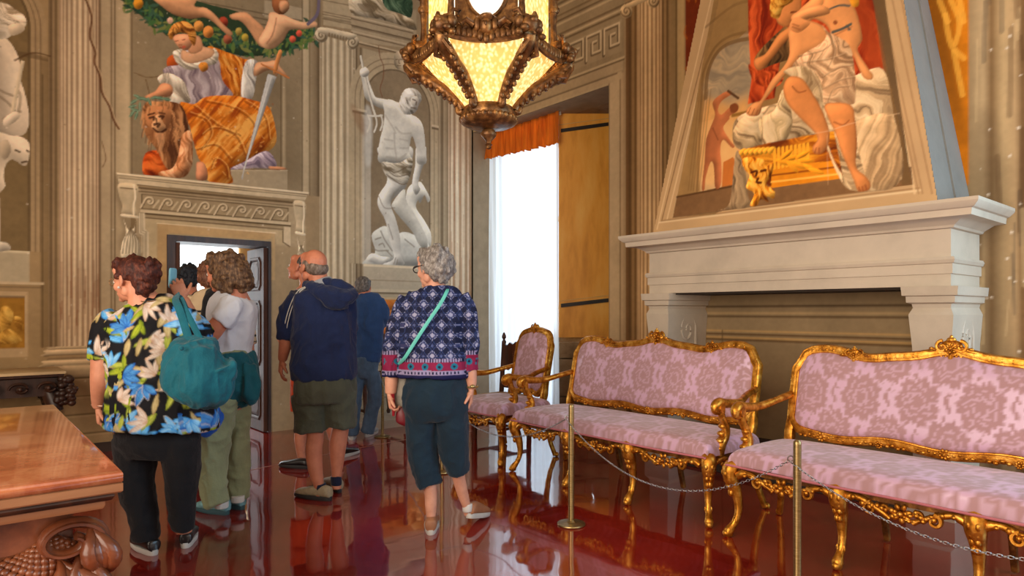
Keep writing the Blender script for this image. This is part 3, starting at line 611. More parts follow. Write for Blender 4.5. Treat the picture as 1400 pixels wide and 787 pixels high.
d_u0, d_u1, d_h = 5.7 - 3.778, 5.7 - 2.742, 2.09
tw = np.clip((np.linspace(0, 1, L.w)[None, :, None] - .35)/.4, 0, 1); L.c *= (np.array([1.05, 0.96, 0.84])*(1 - tw) + np.array([1.04, 1.04, 1.04])*tw).astype(np.float32); L.c *= (0.93 + 0.14*fbm(L.h, L.w, 5, 61, 2)[..., None]).astype(np.float32)  # warm left, cooler right: the window's cool light put into the paint
def keepL(U, V): return ~((U > d_u0) & (U < d_u1) & (V < d_h)) & (V < 4.45 + U*0.235)
def wl(me): tag(put('wall_left', me, M_wall), kind='structure')
def fr_(nm, label, cat):
    def f(me): tag(put(nm, me, M_wall), label, cat)
    return f
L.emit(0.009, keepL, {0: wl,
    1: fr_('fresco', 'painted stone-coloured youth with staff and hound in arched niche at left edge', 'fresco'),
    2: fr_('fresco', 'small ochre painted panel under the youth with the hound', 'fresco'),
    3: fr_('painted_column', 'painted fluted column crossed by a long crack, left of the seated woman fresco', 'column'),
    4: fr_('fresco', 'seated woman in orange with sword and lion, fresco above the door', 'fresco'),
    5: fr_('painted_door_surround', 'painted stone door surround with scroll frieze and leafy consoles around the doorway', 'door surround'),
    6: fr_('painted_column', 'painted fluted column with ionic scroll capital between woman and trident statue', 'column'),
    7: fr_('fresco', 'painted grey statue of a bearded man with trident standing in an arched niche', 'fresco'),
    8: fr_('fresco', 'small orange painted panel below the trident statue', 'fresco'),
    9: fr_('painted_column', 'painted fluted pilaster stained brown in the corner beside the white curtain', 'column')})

# ------------------------------------------------------------------ WALL RIGHT (window and fireplace wall)
R = Canvas((0, 0, 0), (1, 0, 0), (0, 0, 1), 6.6, 5.7, 0.006, (150, 128, 98))
R.c *= (0.84 + 0.32 * fbm(R.h, R.w, 80, 11)[..., None]).astype(np.float32)
uO = 2.476
R.rect(0, 2.70, 3.3, 5.7, (142, 126, 100)); R.rect(uO, 2.72, 0, 3.7, (156, 138, 110))
R.stripes(uO, 2.72, 0, 3.84, [(0, (120, 102, 78)), (.08, (176, 158, 130)), (.6, (170, 152, 124)), (.66, (110, 92, 68)), (.72, (170, 150, 122)), (1, (140, 120, 92))])
R.rect(0, uO, 3.76, 3.78, (176, 160, 132)); R.rect(0, 2.66, 3.78, 3.86, (168, 150, 122)); R.rect(0, 2.60, 3.85, 3.862, (80, 64, 46)); R.rect(0, 2.68, 3.87, 3.97, (162, 144, 116))
R.rect(0, 2.70, 3.99, 4.01, (190, 172, 142), 0.8); R.rect(0, 2.7, 3.97, 3.985, (92, 76, 54), 0.8)
# meander band
R.rect(0, 2.66, 4.07, 4.41, (150, 134, 108))
for i in range(10):
    b = 0.02 + i*0.265
    P = [(b, 4.10), (b, 4.37), (b + .21, 4.37), (b + .21, 4.16), (b + .09, 4.16), (b + .09, 4.28), (b + .15, 4.28)]
    R.line(P, (92, 76, 56), 0.04, 0.9, False, True); R.line([(x + .01, y + .012) for x, y in P], (196, 180, 152), 0.022, 0.9, False, True)
for v, c in ((4.6, (92, 76, 54)), (4.64, (184, 166, 136)), (4.68, (100, 82, 60)), (4.8, (180, 162, 132)), (4.84, (96, 78, 56)), (4.9, (110, 92, 66)), (5.0, (186, 168, 138)), (5.04, (96, 80, 58)), (5.12, (172, 154, 124)), (5.2, (90, 74, 52)), (5.4, (180, 162, 132)), (5.45, (90, 74, 52))): R.rect(0, 2.8, v - .14, v - .118, c, 0.85)
# dark and light banded strip, fluted column with capital, panels
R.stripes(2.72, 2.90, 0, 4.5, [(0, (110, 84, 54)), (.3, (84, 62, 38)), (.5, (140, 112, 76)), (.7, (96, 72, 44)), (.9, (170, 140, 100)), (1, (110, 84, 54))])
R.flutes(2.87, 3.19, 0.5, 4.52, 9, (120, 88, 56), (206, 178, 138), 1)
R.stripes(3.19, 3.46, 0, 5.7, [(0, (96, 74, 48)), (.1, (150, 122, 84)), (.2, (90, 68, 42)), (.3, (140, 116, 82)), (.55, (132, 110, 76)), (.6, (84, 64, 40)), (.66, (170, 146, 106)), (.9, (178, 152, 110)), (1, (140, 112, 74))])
R.crop(3.935, 740, 0)
for cx, cy, d in ((458, 60, -1), (602, 5, 1)):
    R.poly([(cx + 33*math.cos(a), cy + 38*math.sin(a)) for a in np.linspace(0, 6.28, 13)[:-1]], (186, 162, 126), form=0.9, fr=4, ident=1)
    R.line([(cx + d*(30 - a*2.8)*math.cos(a), cy + (33 - a*3)*math.sin(a)) for a in np.linspace(0, 10, 36)], (90, 68, 44), 1.6, 0.9)
R.poly([(440, 30), (520, -6), (600, -36), (640, -30), (560, 8), (480, 40)], (190, 166, 130), form=0.6, fr=4)
# dado under the shutter and column plinth
R.rect(0, 2.72, 0, 1.02, (146, 122, 92)); R.rect(2.8, 3.5, 0, 0.85, (150, 128, 96))
# dark red and gold painted drapery beside the hood, gold one on the other side
R.rect(3.46, 3.78, 2.4, 5.7, (112, 44, 16), ident=2, mott=0.1)
for i in range(60):
    u, v = RNG.uniform(3.47, 3.78), RNG.uniform(2.5, 5.4); R.line([(u, v), (u + RNG.uniform(-.05, .05), v + .06), (u + RNG.uniform(-.06, .06), v + .12)], (176, 96, 26) if i % 3 else (70, 20, 8), 0.018, 0.6, True, True)
R.rect(5.2, 5.79, 2.2, 5.7, (196, 118, 18), ident=3, mott=0.1)
R.crop(1, 0, 0)
R.poly([(1262, 0), (1290, -20), (1320, 195), (1300, 150)], (110, 66, 12), 0.7, soft=5)
for P in ([(1300, 0), (1312, 30), (1306, 60)], [(1292, 20), (1300, 60), (1318, 80)], [(1310, -10), (1318, 30)], [(1284, 0), (1296, 30)], [(1304, 70), (1316, 130)]): R.line(P, (236, 176, 70), 4, 0.6)
# right end: stained brown-grey vertical bands
R.stripes(5.79, 6.6, 0, 5.7, [(0, (150, 130, 100)), (.1, (176, 156, 124)), (.16, (120, 96, 66)), (.24, (182, 160, 124)), (.32, (174, 150, 116)), (.37, (112, 88, 60)), (.45, (150, 122, 86)), (.55, (170, 144, 106)), (.7, (104, 78, 50)), (1, (140, 110, 76))])
R.poly([(5.80, 0), (6.05, 0), (6.02, 1.9), (5.98, 2.4), (5.85, 2.6)], (92, 76, 56), 0.5, metric=True, soft=6)  # soft shadow of fireplace and hood painted onto the wall
for i in range(60):
    u = RNG.uniform(5.82, 6.5); v = RNG.uniform(0, 4); R.line([(u, v), (u + RNG.uniform(-.015, .015), v + RNG.uniform(.1, .7))], [(84, 60, 38), (70, 66, 62), (196, 176, 140)][i % 3], RNG.uniform(.01, .035), 0.4, False, True)
for i in range(70):
    u, v = RNG.uniform(5.85, 6.5), RNG.uniform(0.8, 3.8); r = RNG.uniform(.004, .012)
    R.poly([(u + r*math.cos(a), v + r*math.sin(a)) for a in (0, 1.3, 2.6, 3.9, 5.2)], (220, 214, 204), 0.8, metric=True, smooth=False, mott=0)
# painted panelling seen at the back of the fire opening
R.rect(3.69, 5.64, 0, 1.6, (140, 124, 98))
for v, c in ((1.36, (84, 68, 50)), (1.30, (168, 146, 110)), (1.27, (90, 72, 50)), (1.14, (176, 148, 102)), (1.11, (92, 70, 44)), (1.08, (180, 150, 100)), (1.06, (96, 74, 48))): R.rect(3.69, 5.64, v, v + 0.018, c, 0.9)
R.rect(3.69, 5.64, 0, 0.2, (52, 40, 32))
R.line([(3.86, 0.2), (3.86, 1.15)], (96, 78, 56), 0.014, 0.8, False, True)
R.c *= np.array([1.07, 0.97, 0.84], np.float32); R.c *= (0.93 + 0.14*fbm(R.h, R.w, 5, 62, 2)[..., None]).astype(np.float32)
nich_u0, nich_u1, nich_h = 0.03, uO, 3.76
def keepR(U, V):
    return ~((U > nich_u0) & (U < nich_u1) & (V < nich_h)) & ~((U > 4.2) & (U < 5.3) & (V > 1.6)) & (V < 5.7 - U*0.24)
def wr(me): tag(put('wall_right', me, M_wall), kind='structure')
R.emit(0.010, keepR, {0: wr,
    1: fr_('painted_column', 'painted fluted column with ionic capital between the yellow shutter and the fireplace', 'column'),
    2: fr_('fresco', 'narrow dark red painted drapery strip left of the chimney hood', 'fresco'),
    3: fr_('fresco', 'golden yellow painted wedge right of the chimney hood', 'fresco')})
# ------------------------------------------------------------------ SHELL: floor, ceiling, other walls, window niche, door, next room
def m_floor():
    t = NT('polished_red_floor'); v = t.coord((1, 1, 1)); f = t.noise(v, 1.1, 6, 0.6)
    c = t.ramp(f, [(0.25, s2l((96, 20, 14))), (0.5, s2l((138, 32, 22))), (0.75, s2l((164, 46, 30)))])
    sp = t.noise(v, 240, 2); c2 = t.ramp(sp, [(0.35, 0.75), (0.7, 1.25)])
    mx = t.n('ShaderNodeMix', data_type='RGBA', blend_type='MULTIPLY'); mx.inputs[0].default_value = 0.8
    t.l(c, mx.inputs[6]); t.l(c2, mx.inputs[7]); t.l(mx.outputs[2], t.b.inputs['Base Color'])
    r = t.ramp(t.noise(v, 3.0, 5), [(0.35, 0.035), (0.75, 0.16)]); t.l(r, t.b.inputs['Roughness'])
    t.b.inputs['IOR'].default_value = 1.55; t.b.inputs['Coat Weight'].default_value = 0.6; t.b.inputs['Coat Roughness'].default_value = 0.03
    t.b.inputs['Coat IOR'].default_value = 1.6
    bp = t.bump(t.noise(v, 2.6, 2, 0.4), 0.22, 0.012); t.l(bp.outputs[0], t.b.inputs['Coat Normal']); return t.m
M_floor = m_floor()
fl = MB().box((-4.6, -8.2, -0.1), (10.6, 1.4, 0)).build('floor', M_floor, smooth=False); tag(fl, kind='structure')
M_ceil = basic('ceiling_plaster', (176, 160, 134), 0.9)
M_room = basic('hall_plaster', (176, 150, 112), 0.85, var=0.2, scale=2)
tag(MB().box((-0.05, -8.2, 5.9), (10.6, 0.6, 6.0)).build('ceiling', M_ceil, smooth=False), kind='structure')
tag(MB().box((-0.05, -8.2, 0), (10.6, -8.0, 5.9)).build('wall_front', M_room, smooth=False), kind='structure')
tag(MB().box((10.5, -8.2, 0), (10.7, 0.6, 5.9)).build('wall_near', M_room, smooth=False), kind='structure')
# wall pieces outside the painted canvases: structure behind (thickness) and beyond
M_back = basic('rough_plaster', (150, 132, 106), 0.9)
b = MB()
b.box((-0.34, -8.2, 0), (-0.012, -3.80, 5.9)); b.box((-0.34, -2.72, 0), (-0.012, 0.0, 5.9)); b.box((-0.34, -3.80, 2.12), (-0.012, -2.72, 5.9))
b.box((-0.012, -8.0, 0), (0.0, -5.70, 5.9)); b.box((-0.012, -5.70, 5.8), (0, 0, 5.9))
tag(b.build('wall_left', M_back, smooth=False), kind='structure')
b = MB()
b.box((uO, 0.012, 0), (10.6, 0.45, 5.9)); b.box((-0.34, 0.012, nich_h), (uO, 0.45, 5.9)); b.box((-0.34, 0.0, 0), (nich_u0, 1.3, 5.9))
b.box((6.6, 0.0, 0), (10.6, 0.012, 5.9)); b.box((0.0, 0.0, 5.7), (6.6, 0.012, 5.9)); b.box((4.15, 0.0, 1.6), (5.35, 0.012, 5.7))
tag(b.build('wall_right', M_back, smooth=False), kind='structure')
# window niche: back wall beside the window, soffit, outer wall with the window opening
def m_masonry():
    t = NT('stained_masonry'); v = t.coord(); f = t.noise(v, 3, 6, 0.65)
    t.l(t.ramp(f, [(0.25, s2l((96, 74, 50))), (0.5, s2l((150, 124, 92))), (0.75, s2l((178, 154, 122)))]), t.b.inputs['Base Color'])
    t.b.inputs['Roughness'].default_value = 0.85; t.bump(t.noise(v, 20, 5), 0.4, 0.01); return t.m
M_mas = m_masonry()
b = MB()
b.box((nich_u0, 0.45, nich_h), (uO + 1.1, 1.3, nich_h + 0.1))          # soffit
b.box((1.75, 1.02, 0), (3.6, 1.3, nich_h)); b.box((nich_u0, 0.85, 0), (0.13, 1.3, nich_h)); b.box((0.13, 0.85, 3.70), (1.75, 1.3, nich_h)); b.box((0.13, 0.85, 0), (1.75, 1.3, 0.12))
b.box((uO + 1.0, 0.45, 0), (uO + 1.1, 1.1, nich_h))
tag(b.build('trim_1', M_mas, smooth=False), kind='structure')
# window_1: wooden frame with panes behind the curtain
M_wframe = basic('painted_window_wood', (196, 190, 178), 0.5)
g = NT('window_glass'); g.b.inputs['Transmission Weight'].default_value = 1; g.b.inputs['Roughness'].default_value = 0.02; g.b.inputs['IOR'].default_value = 1.1; M_glass = g.m
wf = MB()
for x in (0.13, 0.90, 1.69): wf.box((x, 0.86, 0.12), (x + 0.06, 0.92, 3.70))
for z in (0.12, 1.35, 2.55, 3.64): wf.box((0.19, 0.865, z), (1.69, 0.915, z + 0.06))
w1 = tag(wf.build('window_1', M_wframe, smooth=False), kind='structure')
for x0, x1 in ((0.19, 0.90), (0.96, 1.69)):
    for z0, z1 in ((0.18, 1.35), (1.41, 2.55), (2.61, 3.64)):
        MB().box((x0, 0.885, z0), (x1, 0.889, z1)).build('pane', M_glass, w1, smooth=False)
# baseboards
M_base = basic('dark_baseboard', (66, 48, 38), 0.5)
tag(MB().box((0.0, -5.6, 0), (0.02, -4.1, 0.09)).build('baseboard_left', M_base, smooth=False), kind='structure')
tag(MB().box((3.69, -0.03, 0), (5.63, -0.002, 0.22)).build('baseboard_right', M_base, smooth=False), kind='structure')
# door_1: dark wood frame, one open leaf folded back into the reveal
def m_wood(name, a, bcol, c, rough=0.35, sc=(1, 1, 0.12), coat=0.3, s=14):
    t = NT(name); v = t.coord(sc); f = t.noise(v, s, 6, 0.6)
    t.l(t.ramp(f, [(0.25, s2l(a)), (0.5, s2l(bcol)), (0.75, s2l(c))]), t.b.inputs['Base Color'])
    t.b.inputs['Roughness'].default_value = rough; t.b.inputs['Coat Weight'].default_value = coat
    t.bump(t.noise(v, s * 3, 4), 0.15, 0.003); return t.m
M_dark = m_wood('dark_walnut', (30, 16, 10), (56, 32, 20), (84, 50, 32), 0.45, coat=0.05)
y0, y1, dh = -3.778, -2.742, 2.09
b = MB(); b.box((-0.34, y0, 0), (0.015, y0 + 0.075, dh)); b.box((-0.34, y1 - 0.03, 0), (0.015, y1, dh)); b.box((-0.34, y0 + .075, dh - 0.06), (0.015, y1 - .03, dh))
fr = tag(b.build('door_1', M_dark, smooth=False), kind='structure')
M_door = m_wood('door_walnut', (44, 24, 16), (72, 42, 28), (100, 62, 42), 0.6, coat=0.0); M_door.node_tree.nodes['Principled BSDF'].inputs['Specular IOR Level'].default_value = .25
def leaf(name, x0, x1, y, sgn):
    th = 0.045; o = MB().box((x0, y - th/2, 0.01), (x1, y + th/2, dh - 0.07)).build(name, M_door, fr, smooth=False)
    m = (x0 + x1) / 2; w = abs(x1 - x0)
    for z0, z1 in ((0.12, 0.62), (0.72, 1.45), (1.55, 1.93)):
        p = MB(); yy = y + sgn * th/2
        prof = lambda a, d: [(x0 + a if x1 > x0 else x0 - a, 0, 0)]
        rings = []
        for ins, d in ((0.07, 0.0), (0.085, 0.014), (0.10, 0.014), (0.115, -0.002), (0.15, 0.010)):
            a0 = m - w/2 + ins; a1 = m + w/2 - ins; c = 0.05
            rr = [(a0 + c, z0 + ins - .07), (a1 - c, z0 + ins - .07), (a1, z0 + ins - .07 + c), (a1, z1 - ins + .07 - c), (a1 - c, z1 - ins + .07), (a0 + c, z1 - ins + .07), (a0, z1 - ins + .07 - c), (a0, z0 + ins - .07 + c)]
            rings.append([(x, yy + sgn * d, z) for x, z in rr])
        p.loft(rings); p.build('panel', M_door, o, smooth=False)
    return o
lf = leaf('door_leaf', 0.0, -0.53, y1 - 0.055, -1)
MB().box((-0.51, y1 - 0.09, 0.98), (-0.475, y1 - 0.075, 1.14)).build('lock_plate', basic('worn_brass', (150, 116, 60), 0.35, 1.0), lf, smooth=False)
leaf('door_leaf', 0.0, -0.53, y0 + 0.10, 1)
# next room: floor runs on; pale walls, a tall bright curtained window
M_next = basic('next_room_plaster', (206, 196, 172), 0.85)
b = MB(); b.box((-4.7, -8.2, 0), (-4.6, 1.4, 4.2)); b.box((-4.6, 1.3, 0), (-0.34, 1.4, 4.2)); b.box((-4.6, -8.2, 0), (-0.34, -8.1, 4.2)); b.box((-4.6, -8.2, 4.2), (-0.34, 1.4, 4.3))
tag(b.build('wall_back', M_next, smooth=False), kind='structure')
b = MB(); b.box((-4.6, -1.64, 0.4), (-4.5, -1.48, 4.0)); b.box((-4.6, -7.6, 0.1), (-4.52, -7.5, 4.0)); b.box((-4.6, -7.6, 3.9), (-4.5, -1.48, 4.0))
tag(b.build('window_2', basic('ochre_window_frame', (190, 140, 80), 0.6), smooth=False), kind='structure')
def m_sheer(name, col, em, rough=0.9):
    t = NT(name); tr = t.n('ShaderNodeBsdfTranslucent'); tr.inputs[0].default_value = (*s2l(col), 1)
    df = t.n('ShaderNodeBsdfDiffuse'); df.inputs[0].default_value = (*s2l(col), 1)
    v = t.coord((1, 1, 0.15)); f = t.noise(v, 10, 3)
    mx = t.n('ShaderNodeMixShader'); mx.inputs[0].default_value = 0.45; t.l(tr.outputs[0], mx.inputs[1]); t.l(df.outputs[0], mx.inputs[2])
    out = t.t.nodes['Material Output']
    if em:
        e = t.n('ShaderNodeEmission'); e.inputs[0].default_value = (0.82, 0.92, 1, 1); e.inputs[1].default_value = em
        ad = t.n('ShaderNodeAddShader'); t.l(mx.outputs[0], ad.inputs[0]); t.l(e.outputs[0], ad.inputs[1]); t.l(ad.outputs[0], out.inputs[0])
    else: t.l(mx.outputs[0], out.inputs[0])
    return t.m
def curtain_mesh(P0, P1, z0, z1, nf, amp, seed, nz_=30, bottom_flare=1.2, sk=None):
    """hanging cloth from P0 to P1 (xy) with pleats"""
    rg = np.random.default_rng(seed); n = nf * 14; P0 = np.array(P0); P1 = np.array(P1); d = P1 - P0; L_ = np.linalg.norm(d); d = d / L_; q = np.array([-d[1], d[0]])
    s = np.linspace(0, 1, n); ph = np.cumsum(rg.uniform(0.5, 1.5, n)); ph = ph / ph[-1] * nf * 2 * math.pi; am = amp * (0.5 + rg.random(n // 14 + 2))
    A = np.interp(s * (n // 14), np.arange(n // 14 + 2), am)
    V = []; z = np.linspace(0, 1, nz_)
    for k in z:
        off = A * (0.5 + 0.5 * (1 - k) * bottom_flare) * (np.sin(ph + 0.5*np.sin(3*k + s*9)) + 0.35*np.sin(2.3*ph + 4*k))
        xy = P0[None] + d[None] * (s[:, None] * L_) + q[None] * off[:, None]
        zb = z0 if sk is None else z0 + sk * s + 0.008*np.sin(ph*1.5)
        zz = zb + (z1 - zb) * k
        V.append(np.concatenate([xy, np.broadcast_to(np.atleast_1d(zz), (n,))[:, None]], 1))
    V = np.array(V).reshape(-1, 3); J, I = np.mgrid[0:nz_-1, 0:n-1]; a = (J*n + I).ravel()
    return V, np.stack([a, a+1, a+n+1, a+n], -1)
V, F = curtain_mesh((-4.4, -7.4), (-4.4, -1.7), 0.05, 3.9, 26, 0.03, 4)
tag(put('curtain', mesh_np('curtain', V, F, smooth=True), m_sheer('glowing_sheer_cloth', (235, 242, 248), 1.3)), 'bright white sheer curtain seen through the open doorway', 'curtain')  # emission in the cloth stands in for daylight coming through it

# curtain, valance and shutter in the window niche
P = lambda x, y, Y: onpl(x, y, (0, Y, 0), np.array([0, 1.0, 0]))
cL = P(646, 300, 0.30); cR = P(764, 300, 0.30)
V, F = curtain_mesh((cL[0] + .02, 0.30), (cR[0], 0.30), 0.02, 3.58, 11, 0.028, 9, 40)
me = mesh_np('white_curtain', V, F, smooth=True); mod = me
o = put('curtain', me, m_sheer('white_sheer_cloth', (232, 240, 246), 0)); tag(o, 'long white sheer curtain hanging in front of the window in the corner', 'curtain')
def m_valance():
    t = NT('orange_cloth'); v = t.coord((6, 6, 0.4)); f = t.noise(v, 4, 4)
    c = t.ramp(f, [(0.3, s2l((206, 104, 14))), (0.7, s2l((250, 156, 44)))]); t.l(c, t.b.inputs['Base Color'])
    t.b.inputs['Roughness'].default_value = 0.8
    tr = t.n('ShaderNodeBsdfTranslucent'); t.l(c, tr.inputs[0]); mx = t.n('ShaderNodeMixShader'); mx.inputs[0].default_value = 0.4
    t.l(t.b.outputs[0], mx.inputs[1]); t.l(tr.outputs[0], mx.inputs[2]); t.l(mx.outputs[0], t.t.nodes['Material Output'].inputs[0]); return t.m
vL = P(644, 222, 0.22); vR = P(764, 196, 0.22); vT = P(764, 141, 0.22)
V, F = curtain_mesh((vL[0] + .02, 0.22), (vR[0], 0.22), vL[2], nich_h, 13, 0.02, 12, 12, 1.6, sk=(vR[2] - vL[2]))
vm = mesh_np('valance', V, F, smooth=True)
o = put('valance', vm, m_valance()); md = o.modifiers.new('s', 'SOLIDIFY'); md.thickness = 0.004
tag(o, 'pleated orange valance across the top of the white curtain', 'valance')
MB().box((vL[0] + .02, 0.245, nich_h - 0.04), (vR[0], 0.26, nich_h - .005)).build('valance_board', M_wframe, o, smooth=False)
# shutter leaf standing open to the right of the curtain
def m_shut():
    t = NT('yellow_varnished_wood'); v = t.coord((1, 1, 0.25)); f = t.noise(v, 5, 6, 0.6)
    t.l(t.ramp(f, [(0.25, s2l((200, 130, 30))), (0.5, s2l((236, 166, 60))), (0.75, s2l((246, 190, 92)))]), t.b.inputs['Base Color'])
    t.b.inputs['Roughness'].default_value = 0.45; t.bump(t.noise(v, 30, 4), 0.1, 0.003); return t.m
M_sh = m_shut()
A0 = P(764, 300, 0.30); zc = np.dot(A0 - CAM, FW)          # leaf faces the room, starting at the curtain edge
def S(x, y, d=0): return at(x, y, zc + d)
def plate(quad, t, name, mat, parent=None):
    f = [S(x, y) for x, y in quad]; bk = [p + FW * t for p in f]
    return MB().loft([f, bk]).build(name, mat, parent, smooth=False)
sh = plate([(764, 461), (833, 461), (833, 137), (764, 141)], 0.04, 'shutter', M_sh)
tag(sh, 'tall yellow wooden shutter with two black iron bars, open beside the curtain', 'shutter')
M_iron = basic('black_iron', (26, 22, 20), 0.5)
for q in ([(767, 420), (832, 412.5), (832, 407.5), (767, 415)], [(767, 180.5), (832, 171.5), (832, 167), (767, 176)]):
    f = [at(x, y, zc - 0.02) for x, y in q]; MB().loft([f, [p + FW * 0.02 for p in f]]).build('iron_bar', M_iron, sh, smooth=False)
for q in ([(764, 171), (833, 162), (833, 161), (764, 170)], [(764, 412), (833, 404), (833, 403), (764, 411)]):
    f = [at(x, y, zc - 0.006) for x, y in q]; MB().loft([f, [p + FW * 0.008 for p in f]]).build('groove', basic('pale_wood_line', (214, 170, 96), 0.5), sh, smooth=False)
# stone dado courses below the shutter
M_st = [m_masonry() for _ in range(1)][0]
dado = empty('stone_dado', at(798, 620, zc)); tag(dado, 'stained stone dado blocks below the yellow shutter', 'dado')
for y0_, y1_, xs in ((467, 489, (764, 800, 850)), (490, 512, (764, 850)), (513, 541, (764, 803, 850)), (542, 620, (764, 850))):
    for a_, b_ in zip(xs[:-1], xs[1:]):
        f = [at(a_ + .4, y1_, zc + .03), at(b_ - .4, y1_, zc + .03), at(b_ - .4, y0_ + .8, zc + .03), at(a_ + .4, y0_ + .8, zc + .03)]
        if y0_ == 542: f[0][2] = f[1][2] = 0.0
        o = MB().loft([f, [p + FW * 0.1 for p in f]]).build('stone', M_st, dado, smooth=False, world=True)
f = [at(764, 620, zc + .11), at(852, 620, zc + .11), at(852, 452, zc + .11), at(764, 452, zc + .11)]; f[0][2] = f[1][2] = 0.0
MB().loft([f, [p + FW * 0.04 for p in f]]).build('light_leak_backing', M_mas, dado, smooth=False, world=True)  # backing plate added behind the stones to block light leaking through the gaps
# hairline crack running over the floor
m = MB(); pts = [at(x, y, 1.32*905/(y - 426)) for x, y in ((268, 658), (350, 641), (440, 622), (520, 607), (560, 600), (640, 590), (700, 578))]
for i, p in enumerate(pts): p[2] = 0.0012
m.tube(crom(pts, 4), .004, 6, flat=.3); tag(m.build('trim_2', basic('floor_filler', (176, 140, 120), .5)), kind='structure')
# ------------------------------------------------------------------ FIREPLACE with tapering painted hood
def m_stone(name, col, var=0.12):
    t = NT(name); v = t.coord(); f = t.noise(v, 2.2, 7, 0.62); c = s2l(col)
    t.l(t.ramp(f, [(0.25, c * (1 - var * 1.6)), (0.5, c), (0.75, np.clip(c * (1 + var), 0, 1))]), t.b.inputs['Base Color'])
    t.b.inputs['Roughness'].default_value = 0.62; t.bump(t.noise(v, 40, 5), 0.22, 0.004); return t.m
M_stone = m_stone('grey_limestone', (206, 192, 172))
fire = empty('fireplace', (4.67, 0, 0)); tag(fire, 'huge grey stone fireplace with moulded mantel and painted tapering hood behind the pink sofas', 'fireplace')
YF, YW = -0.576, -0.002
XL0, XL1, XR0, XR1 = 3.482, 3.684, 5.637, 5.854
def ring_prof(prof, x0, x1, yf, yw=YW):
    """profile [(z, out)] run round the three free sides of a block: rings of 4 corner points"""
    rings = []
    for z, o in prof: rings.append([(x0 - o, yw, z), (x0 - o, yf - o, z), (x1 + o, yf - o, z), (x1 + o, yw, z)])
    return MB().loft(rings)
W = dict(world=True)
# jambs (pilaster blocks) with moulded capital; inner and outer faces carry a scroll
for x0, x1, s_ in ((XL0, XL1, 1), (XR0, XR1, 1)):
    pr = [(0, .03), (.16, .03), (.18, .012), (.2, 0), (1.0, 0), (1.1, .004), (1.2, .012), (1.30, .02), (1.345, .0), (1.37, .005), (1.38, .03), (1.42, .032), (1.425, .05), (1.482, .055)]
    j = ring_prof(pr, x0, x1, YF).build('jamb', M_stone, fire, ang=25, **W)
    fx = x1
    m = MB(); sp = []
    for a in np.linspace(0, 9.5, 46):
        r = 0.125 - a*0.0118; sp.append((fx + 0.004, -0.30 + r*math.cos(a), 1.16 + r*1.25*math.sin(a)))
    m.tube([(fx + .004, -0.175, 0.55), (fx + .004, -0.165, 0.8), (fx + .004, -0.17, 1.0)] + sp, 0.014, 6); m.ball((fx, -0.30, 1.16), (0.012, 0.022, 0.026))
    put('scroll', m.mesh('scroll'), M_stone, j)
# lintel: fascias, torus, frieze
pl = [(1.484, 0), (1.56, 0), (1.562, .012), (1.625, .012), (1.63, .022), (1.65, .03), (1.668, .022), (1.67, .0), (1.845, 0)]
ring_prof(pl, XL0, XR1, YF).build('lintel', M_stone, fire, ang=25, **W)
pc = [(1.846, 0.0), (1.85, .02), (1.865, .028), (1.885, .06), (1.90, .085), (1.902, .10), (1.905, .15), (1.945, .155), (1.95, .17), (1.975, .195), (1.985, .2), (2.005, .2)]
ring_prof(pc, XL0, XR1, YF).build('mantel_shelf', M_stone, fire, ang=25, **W)
# smoke chamber ceiling (dark underside)
MB().box((XL1, YF + 0.04, 1.47), (XR0, YW, 1.4835)).build('chamber_soffit', basic('dark_soffit_stone', (60, 50, 42), 0.9), fire, smooth=False, **W)
# stone hearth slab
MB().box((XL1 + .035, YF, 0.002), (XR0 - .035, -0.035, 0.03)).build('hearth_slab', m_stone('dark_hearth_stone', (70, 56, 48)), fire, smooth=False, **W)
# hood body: front and side plaster faces
hz0, hz1 = 2.006, 5.2; kx, ky = 0.176, 0.10
def hoodpt(side, z, front):
    dz = z - 2.02; y = -0.676 + ky * dz if front else YW
    x = 3.61 + kx*dz if side == 0 else 5.812 - kx*dz
    return (x, y, z)
M_side = m_stone('grey_painted_plaster', (142, 140, 134))
b = MB(); b.loft([[hoodpt(0, z, 0), hoodpt(0, z, 1), hoodpt(1, z, 1), hoodpt(1, z, 0)] for z in (hz0, hz1)])
hd = b.build('hood', M_side, fire, smooth=False, **W)
b = MB()   # raised border down the near side face
for yy in (-0.30,):
    pass
f = []
for z in (hz0, hz1):
    x, y, _ = hoodpt(1, z, 1); y += 0.34 * (1 - (z - 2) * 0.08)
    f.append([(x, y - .012, z), (x + .012, y - .012, z), (x + .012, y + .012, z), (x, y + .012, z)])
b.loft(f); put('side_moulding', b.mesh('side_moulding', False), M_side, hd)
# painted front of the hood
H0 = np.array(hoodpt(0, 2.02, 1)); H0[0] = 3.5; ev = np.array([0, ky, 1.0]); ev /= np.linalg.norm(ev)
Hc = Canvas(H0 - ev*0.02 + np.array([0, -0.006, 0]), (1, 0, 0), ev, 2.4, 2.3, 0.005, (206, 172, 128))
Hc.c *= (0.9 + 0.2*fbm(Hc.h, Hc.w, 60, 31)[..., None]).astype(np.float32)
Hc.crop(2.46, 880, 0)
